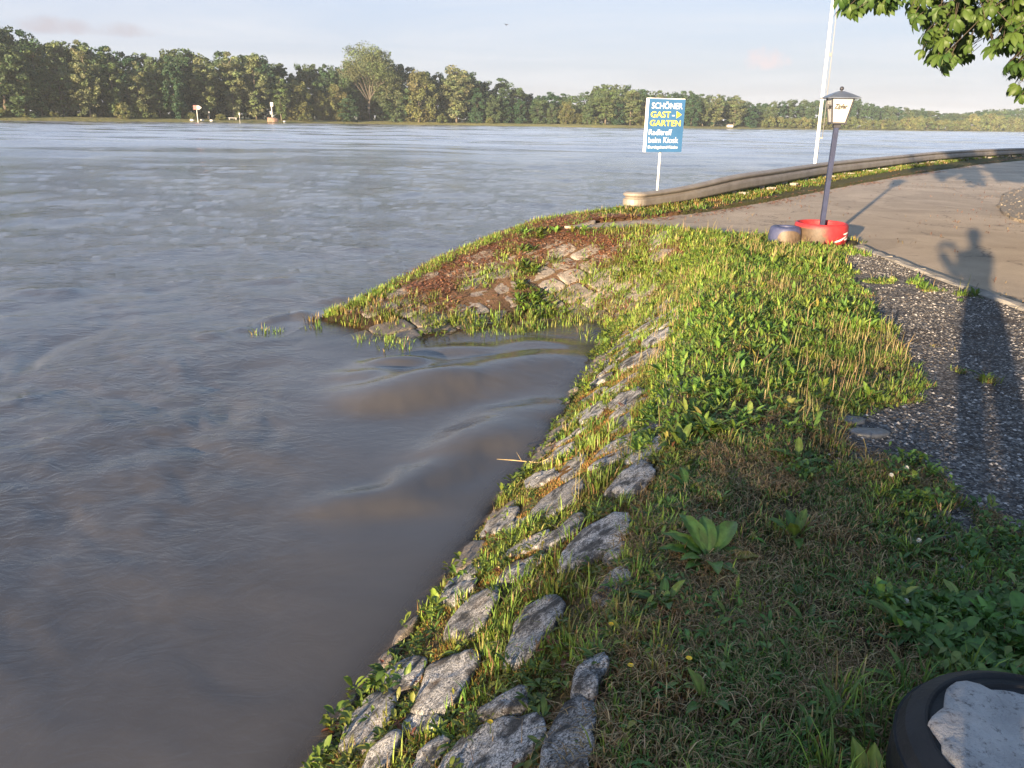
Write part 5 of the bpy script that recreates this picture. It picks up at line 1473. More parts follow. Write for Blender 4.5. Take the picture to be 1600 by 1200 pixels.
# ---- the person taking the picture, whose shadow falls on the road
def person():
    root = empty('person', (0.26, -0.34, 0), math.radians(0))
    tag(root, 'person in dark jacket and trousers standing on the bank holding up a phone', 'person')
    M_CLOTH = simple_mat('dark_jacket', (0.04, 0.045, 0.06), 0.85, 0, 0.2, 20, 0.3)
    M_SKIN = simple_mat('skin', (0.45, 0.27, 0.19), 0.5, 0, 0.06, 20, 0.05)
    M_HAIR = simple_mat('hair', (0.06, 0.04, 0.025), 0.6, 0, 0.2, 60, 0.3)
    verts, rad, edges = [], [], []
    def v(p, r): verts.append(p); rad.append(r); return len(verts) - 1
    def chain(a, pts):
        for p, r in pts:
            b = v(p, r); edges.append((a, b)); a = b
        return a
    pel = v((0, 0, 0.95), 0.145)
    chest = chain(pel, [((0, 0, 1.10), 0.14), ((0, 0.0, 1.26), 0.155), ((0, -0.01, 1.38), 0.13)])
    chain(chest, [((0, -0.01, 1.47), 0.062), ((0, 0.0, 1.55), 0.066), ((0, 0.01, 1.63), 0.092), ((0, 0.01, 1.70), 0.078)])
    for s in (-1, 1):
        chain(pel, [((s * 0.10, 0, 0.86), 0.10), ((s * 0.115, 0.01, 0.50), 0.065), ((s * 0.12, -0.02, 0.12), 0.045), ((s * 0.125, 0.06, 0.045), 0.042), ((s * 0.13, 0.15, 0.035), 0.032)])
    chain(chest, [((-0.17, 0, 1.38), 0.07), ((-0.13, 0.13, 1.14), 0.07), ((-0.335, 0.24, 1.40), 0.05)])
    chain(chest, [((0.17, 0, 1.38), 0.07), ((0.16, 0.10, 1.14), 0.068), ((-0.11, 0.27, 1.40), 0.05)])
    me = bpy.data.meshes.new('body'); me.from_pydata(verts, edges, [])
    o = link('body', me, root)
    sk = o.modifiers.new('skin', 'SKIN'); sk.use_smooth_shade = True
    for i, sv in enumerate(me.skin_vertices[0].data):
        sv.radius = (rad[i], rad[i] * (0.72 if 0.9 < verts[i][2] < 1.4 and abs(verts[i][0]) < 0.05 else 1.0)); sv.use_root = (i == 0)
    sb = o.modifiers.new('sub', 'SUBSURF'); sb.levels = 2; sb.render_levels = 2
    bpy.context.view_layer.update()
    me2 = bpy.data.meshes.new_from_object(o.evaluated_get(bpy.context.evaluated_depsgraph_get()))
    o.modifiers.clear(); o.data = me2
    me2.materials.clear()
    for m_ in (M_CLOTH, M_SKIN): me2.materials.append(m_)
    for p in me2.polygons:
        p.use_smooth = True
        c = p.center
        p.material_index = 1 if c.z > 1.46 and abs(c.x) < 0.12 and c.y < 0.14 else 0
    bm = bmesh.new(); bmesh.ops.create_uvsphere(bm, u_segments=20, v_segments=14, radius=1)
    for w in list(bm.verts):
        w.co = Vector((w.co.x * 0.098, w.co.y * 0.112 - 0.012, w.co.z * 0.10 + 1.69))
    bmesh.ops.delete(bm, geom=[w for w in bm.verts if w.co.z < 1.63 or (w.co.y > 0.06 and w.co.z < 1.72)], context='VERTS')
    link('hair', bm_mesh('hair', bm, M_HAIR, True), root)
    bm = bmesh.new()
    box(bm, (0, 0.115, 1.605), (0.022, 0.03, 0.045), None, 0.5)
    for s in (-1, 1): box(bm, (s * 0.098, 0.0, 1.615), (0.02, 0.035, 0.06))
    bmesh.ops.bevel(bm, geom=bm.edges[:], offset=0.008, segments=2, affect='EDGES')
    link('nose_and_ears', bm_mesh('nose_and_ears', bm, M_SKIN, True), root)
    bm = bmesh.new()
    for s in (-1, 1): bmesh.ops.create_uvsphere(bm, u_segments=10, v_segments=8, radius=0.012, matrix=Matrix.Translation((s * 0.033, 0.098, 1.635)))
    link('eyes', bm_mesh('eyes', bm, M_BLACK_PRINT, True), root)
    for s, (hx, hy, hz) in ((-1, (-0.34, 0.275, 1.44)), (1, (-0.11, 0.295, 1.44))):   # hands closed on the ends of the phone
        bm = bmesh.new()
        box(bm, (hx, hy - 0.005, hz), (0.03, 0.045, 0.085))
        bmesh.ops.bevel(bm, geom=bm.edges[:], offset=0.010, segments=2, affect='EDGES')
        for k in range(4):
            z = hz + 0.035 - k * 0.021; l = (0.9, 1.0, 0.95, 0.75)[k]
            tube(bm, [(hx, hy + 0.01, z), (hx - s * 0.012 * -1 * 0 + s * -0.004, hy + 0.035 * l, z), (hx - s * 0.022, hy + 0.048 * l, z - 0.004), (hx - s * 0.042 * l, hy + 0.046 * l, z - 0.006)], [0.0095, 0.009, 0.008, 0.007], 8)
        tube(bm, [(hx, hy - 0.02, hz + 0.03), (hx - s * 0.018, hy - 0.006, hz + 0.055), (hx - s * 0.040, hy + 0.012, hz + 0.058)], [0.011, 0.010, 0.008], 8)
        link('hand', bm_mesh('hand', bm, M_SKIN, True), root)
    return root
person()
bm = bmesh.new(); box(bm, (0, 0, 0), (0.165, 0.009, 0.076))
bmesh.ops.bevel(bm, geom=bm.edges[:], offset=0.004, segments=2, affect='EDGES')
tag(link('phone', bm_mesh('phone', bm, M_BLACK_PRINT), None, (0.032, -0.035, 1.48)), 'black phone held up in both hands of the standing person', 'phone')
TREES = [
 ('b',-163.9,236.4,23.7,9.9),('b',-166.7,246.7,24.3,9.7),('b',-159.5,243.2,24,12.3),('b',-152.6,240.9,23.6,9.9),('b',-155.3,253.5,24.6,13.1),
 ('b',-151,255.8,23.8,11.1),('b',-146.2,257.2,20.8,13.5),('b',-140.7,259.1,21.4,12),('b',-138,263.6,21.3,14.1),('b',-136.7,273.2,21.2,14.5),
 ('b',-129.3,273.2,19.9,12.7),('b',-126.9,280.7,19.9,11.4),('b',-119.6,274.5,19.1,10.7),('b',-121.2,290.5,22,13.3),('b',-114.5,287.9,21.9,12.9),
 ('b',-108.3,286.3,20.5,12.6),('b',-102.3,285.9,21,15.2),('b',-98.4,293.9,21.5,14.9),('b',-92.3,295.3,21,12.1),('b',-91.4,312.4,19.6,16.5),
 ('b',-85.6,323.2,20.3,9.7),('b',-80.1,320.5,19.8,11.1),('b',-74.8,321.5,20,10.7),('b',-70.7,323,19,11),('b',-68.7,335,21.6,10.2),
 ('b',-65.6,342.3,23.8,11.3),('b',-58.1,329.1,25.2,10.6),('b',-54.2,332.5,25.8,12.5),('b',-48.9,335.7,22,11),('b',-46.1,353.4,21,13.7),
 ('b',-38,337.2,19.4,11),('b',-34.6,353.7,19.5,11.6),('b',-28.5,344,21.2,10.4),('b',-24,343.4,19.9,11.1),('b',-20.5,360.8,19.9,14.6),
 ('b',-13.8,358.8,16.7,14.4),('b',-6.5,349.8,17.3,12.4),('b',-0.2,354,14.5,10.8),('b',5.1,364.6,12.1,10.7),('b',9.8,355.6,11.1,10),
 ('b',15.6,370.4,13.2,11.5),('b',21.5,370.8,12.5,10.4),('b',24.8,356.1,11.3,11.1),('b',30.7,370.5,13.4,10.3),('b',36.5,375.3,16,8.9),
 ('b',39.9,374.2,16.7,11.3),('b',45.9,377.1,17,11.4),('b',50.9,378.7,17,10.7),('b',54,363.9,15.2,9.5),('b',60.8,382.6,14.9,10.5),
 ('b',66.2,385.2,14.9,8.8),('b',71.2,390,14.6,8.4),('b',75.1,392.4,14.9,10.6),('b',81.2,400,15.5,9.5),('b',85.6,402.1,15.8,9.1),
 ('b',90.2,404,14.4,10.4),('b',93.4,399.2,14.1,12.1),('b',100.3,402.8,13.9,10.4),('b',108.5,414.2,13.9,9.6),('b',115,422.4,13,11.4),
 ('b',119.7,422.9,12.2,10.4),('b',125,423.8,11.3,7.7),('b',134.2,441.4,12.1,7.6),('b',135.2,433,12.7,8.4),('b',141,437.6,13,7.9),
 ('b',147.3,444.4,13.9,8.9),('b',153.7,452.6,14.2,9),('b',159.8,459.4,14.4,7.1),('b',162.5,458.5,14.1,9.6),('b',167.4,460.3,14.7,8.7),
 ('b',173.3,464.2,14.8,7.5),('b',182.3,479.1,16.1,7.2),('b',187.5,483.4,15.8,9.8),('b',190.8,481.5,16.3,9),('b',194.5,479.1,16.1,9.5),
 ('b',205.1,493.7,16.1,9.6),('b',210.9,496,14.3,8.4),('b',216.3,499.4,13.8,10.4),('b',228.6,517.1,13.5,8.8),('b',234.2,519.7,13.4,9.1),
 ('b',235.5,513.9,13.4,9),('b',243.8,522.8,12.7,10.2),('b',250.1,524.8,12.9,10),('b',263.2,541.2,12.3,11.6),('b',268.5,541.8,12.6,8.4),
 ('b',275.3,546.7,11.8,11.4),('b',283.9,554,11.4,9.3),('b',299.1,574.2,10.5,11.1),('b',299.9,566.7,10.4,10.4),('b',307.1,572.5,11.1,9.7),
 ('b',322.3,591,11.2,9.9),('b',332.8,601.3,11.9,11.6),('b',341.9,607.5,12.9,11.3),('b',353.1,617.8,14.2,11.2),('b',363.3,626.5,14.8,9.6),
 ('b',371.2,633,14.7,11.1),('b',372.7,627.4,15.2,10.9),('b',385.1,638.9,15.3,9.6),('b',394.1,647.1,16,13.3),('b',406.6,657.2,16.6,11.9),
 ('b',426.2,679.1,17.2,14.6),('b',440.1,689.1,17.4,12),('b',452.2,699.1,18,10.9),('b',458.5,701.6,17.8,13.4),('b',472.3,714.3,18.9,13.6),
 ('b',483.4,721.2,18.1,12.2),('b',497.7,734.3,18.3,15),('b',510.8,742.4,18.6,14.3),('m',-151.4,220.9,14.1,9.5),('m',-148.7,227.5,15.5,8.5),
 ('m',-146,231.5,12.8,7.9),('m',-142.9,236.5,13.3,9.4),('m',-137.8,240.2,10.4,9),('m',-133.3,243.6,11,9.5),('m',-128.6,244.8,11.9,9.1),
 ('m',-123.7,249.1,14.7,10.1),('m',-119.6,254.2,10.3,9.8),('m',-113.8,258.9,13.9,10.5),('m',-108.8,265.2,14.8,10.8),('m',-105.3,273.1,15.8,8.7),
 ('m',-100.7,275,12.9,11.1),('m',-93.5,278.9,14.8,9.9),('m',-88.5,284.3,12.5,9.1),('m',-82.6,288.5,13.3,9.5),('m',-76.8,295.5,10.7,7.4),
 ('m',-72.6,302.2,15.1,9.1),('m',-69,309.9,12.5,8.3),('m',-63.7,308,15.1,8),('m',-59.1,317.1,15.7,8.4),('m',-52.9,319.4,19,7.8),
 ('m',-47.6,321.5,17.1,7.7),('m',-43.3,323.9,12.3,7.8),('m',-37.8,330.3,12.3,9.7),('m',-32.2,331.7,15.3,8.5),('m',-26.2,333.2,11.4,11),
 ('m',-18,329.9,14.2,9.9),('m',-12.3,334.8,10.9,8.4),('m',-6.6,338.5,12.3,9.2),('m',0.1,336.2,8.1,5.4),('m',3.5,340.1,7,6.9),
 ('m',7.9,343.6,8,6.4),('m',11.6,339.7,9.1,6.3),('m',15.3,344.4,9.1,5.9),('m',19.9,342.9,6.3,6.7),('m',24.9,344.9,6.4,6.5),
 ('m',29.2,344.5,8.6,6.4),('m',33.1,347.6,10.6,7.6),('m',38,352.3,10.8,6.4),('m',41.8,348.7,10.8,8.2),('m',48.3,354.3,11.1,7.3),
 ('m',51.9,351.5,11.3,6.7),('m',56.5,356.4,8.7,6.1),('m',60.9,359.5,8.3,7.5),('m',67.9,368.8,11.3,7.4),('m',72.8,370.5,9.8,6.8),
 ('m',77.9,374.3,8.8,8.4),('m',84.7,382.8,10.1,8.7),('m',89.5,381.6,9.4,8.2),('m',98.8,394.1,7.8,8.9),('m',106,396.5,8.9,8.1),
 ('m',111.9,401.1,9.5,7.8),('m',120.3,411.9,7.8,7.4),('m',125.9,411.8,7.8,7.4),('p',-135,231.2,17.6,8.4),('p',-131,235.2,19.6,8.5),
 ('p',-124.2,236.8,20.4,8.2),('p',-120.1,243.4,19.1,8.4),('p',-126,235,12.3,6.7),('p',-114.8,248.6,15.8,7.4),('p',-111.9,254.9,15.9,7.6),
 ('d',-107.1,255.5,17.4,8.1),('p',-100.8,265.6,18.6,9.6),('p',-94.8,272.5,20.5,9.9),('p',-88.8,277.8,20.3,10.1),('p',-81.5,281.5,14,6.7),
 ('w',-78.1,289.4,13.2,10.9),('w',-66.9,300.9,12.1,10),('w',-71.8,296.4,10.2,7),('d',-139,221.3,19.6,14),('d',-135.5,224.8,14.9,9.9),
 ('w',-38,317.4,18.1,14.5),('p',-23.9,322.9,21.6,13.2),('d',-15.9,324.9,12.5,8.2),('d',-9.5,325.2,10.2,6.7),('d',-5,329.3,8.5,6.2),
 ('d',1.3,331.4,9.4,6.3),('d',8.6,333.5,9.5,6.8),('w',20.4,336.5,9.1,7.4),('d',14.5,334.9,8,5.3),('w',25.6,339,4.7,4.3),
 ('d',29.4,337.2,8.7,5.8),('p',37.3,341.5,15.4,11.8),('p',48,343.4,13.7,10.3),('d',42.4,341.5,9,6.5),('w',52.8,348,8.1,6),
 ('d',79,368.2,12.9,8.7),('p',85.5,373.8,11.8,7.1),('p',92,379.1,13.9,9),('p',104.4,390.7,13.9,11.1),('d',113.8,397,9.9,7.5),
 ('d',-46.7,316.6,16.3,12.5),('d',-62.1,300.7,8.7,8.5),('d',-51.7,316.6,9.3,9),('u',-56,310.2,26,24),('s',123.3,407.7,4.4,5.8),
 ('s',127.6,410.3,5.4,7.1),('s',133.9,416.7,5,8.7),('s',140.3,420.1,4.9,6.4),('s',146.7,427.6,4.9,7.7),('s',152.3,430.5,5.2,8.2),
 ('s',160.8,440.6,5,10.2),('s',168.7,445.2,5.7,10.3),('s',177.9,452.9,6.1,7.2),('s',185,459.9,6.5,7.4),('s',192.4,467.1,6.2,7.4),
 ('s',199.7,473.9,5.1,7.6),('s',204.9,475.5,5.2,7.7),('s',211.8,480.8,4.9,6.6),('s',218.1,486,5.3,6.2),('s',224.9,492.8,6.2,9.8),
 ('s',235.2,502.4,5.2,7.7),('s',244.1,511.5,6.8,7.8),('s',252.3,518.7,7.8,8.2),('s',257.9,520.2,8,7.1),('s',268,531.8,7.1,12.5),
 ('s',279.9,540.4,5.8,10.1),('s',289.7,547.5,6.7,9),('s',301.9,560.1,6.6,9.3),('s',311.8,568,6.2,10.2),('s',322.1,575.6,10.5,11.9),
 ('s',335.8,587.1,11.3,9.9),('s',349.3,600.2,11.9,9.5),('s',362.5,612.9,10.1,12.7),('s',378.1,626.3,10.7,10.1),('s',387.5,631.8,10,10.7),
 ('s',404.9,649.5,10.4,14.8),('s',420.5,660.1,11.2,14.4),('s',438.8,675.1,10.9,13.8),('s',454.9,687,11,13.4),('s',474.7,704.6,14.6,11.5),
 ('s',486.7,712.2,12.4,13.9),('s',-142.1,217.3,1.6,5.1),('s',-138.7,220.2,2,4.5),('s',-135.5,223.5,2.4,4.9),('s',-130.4,228.7,1.4,3.2),
 ('s',-117.1,242.2,4.4,5.7),('s',-113.4,245.9,4,5),('s',-111.1,248.3,2.5,3.1),('s',-96.1,263.7,1.7,3.7),('s',-102.7,256.8,1.9,4),
 ('s',-74.3,286.4,2.9,5),('s',-10.7,323.3,2.6,3.6),('s',32.6,336.9,3.3,3.7),('s',-29.3,317.6,3.2,4.5),
]
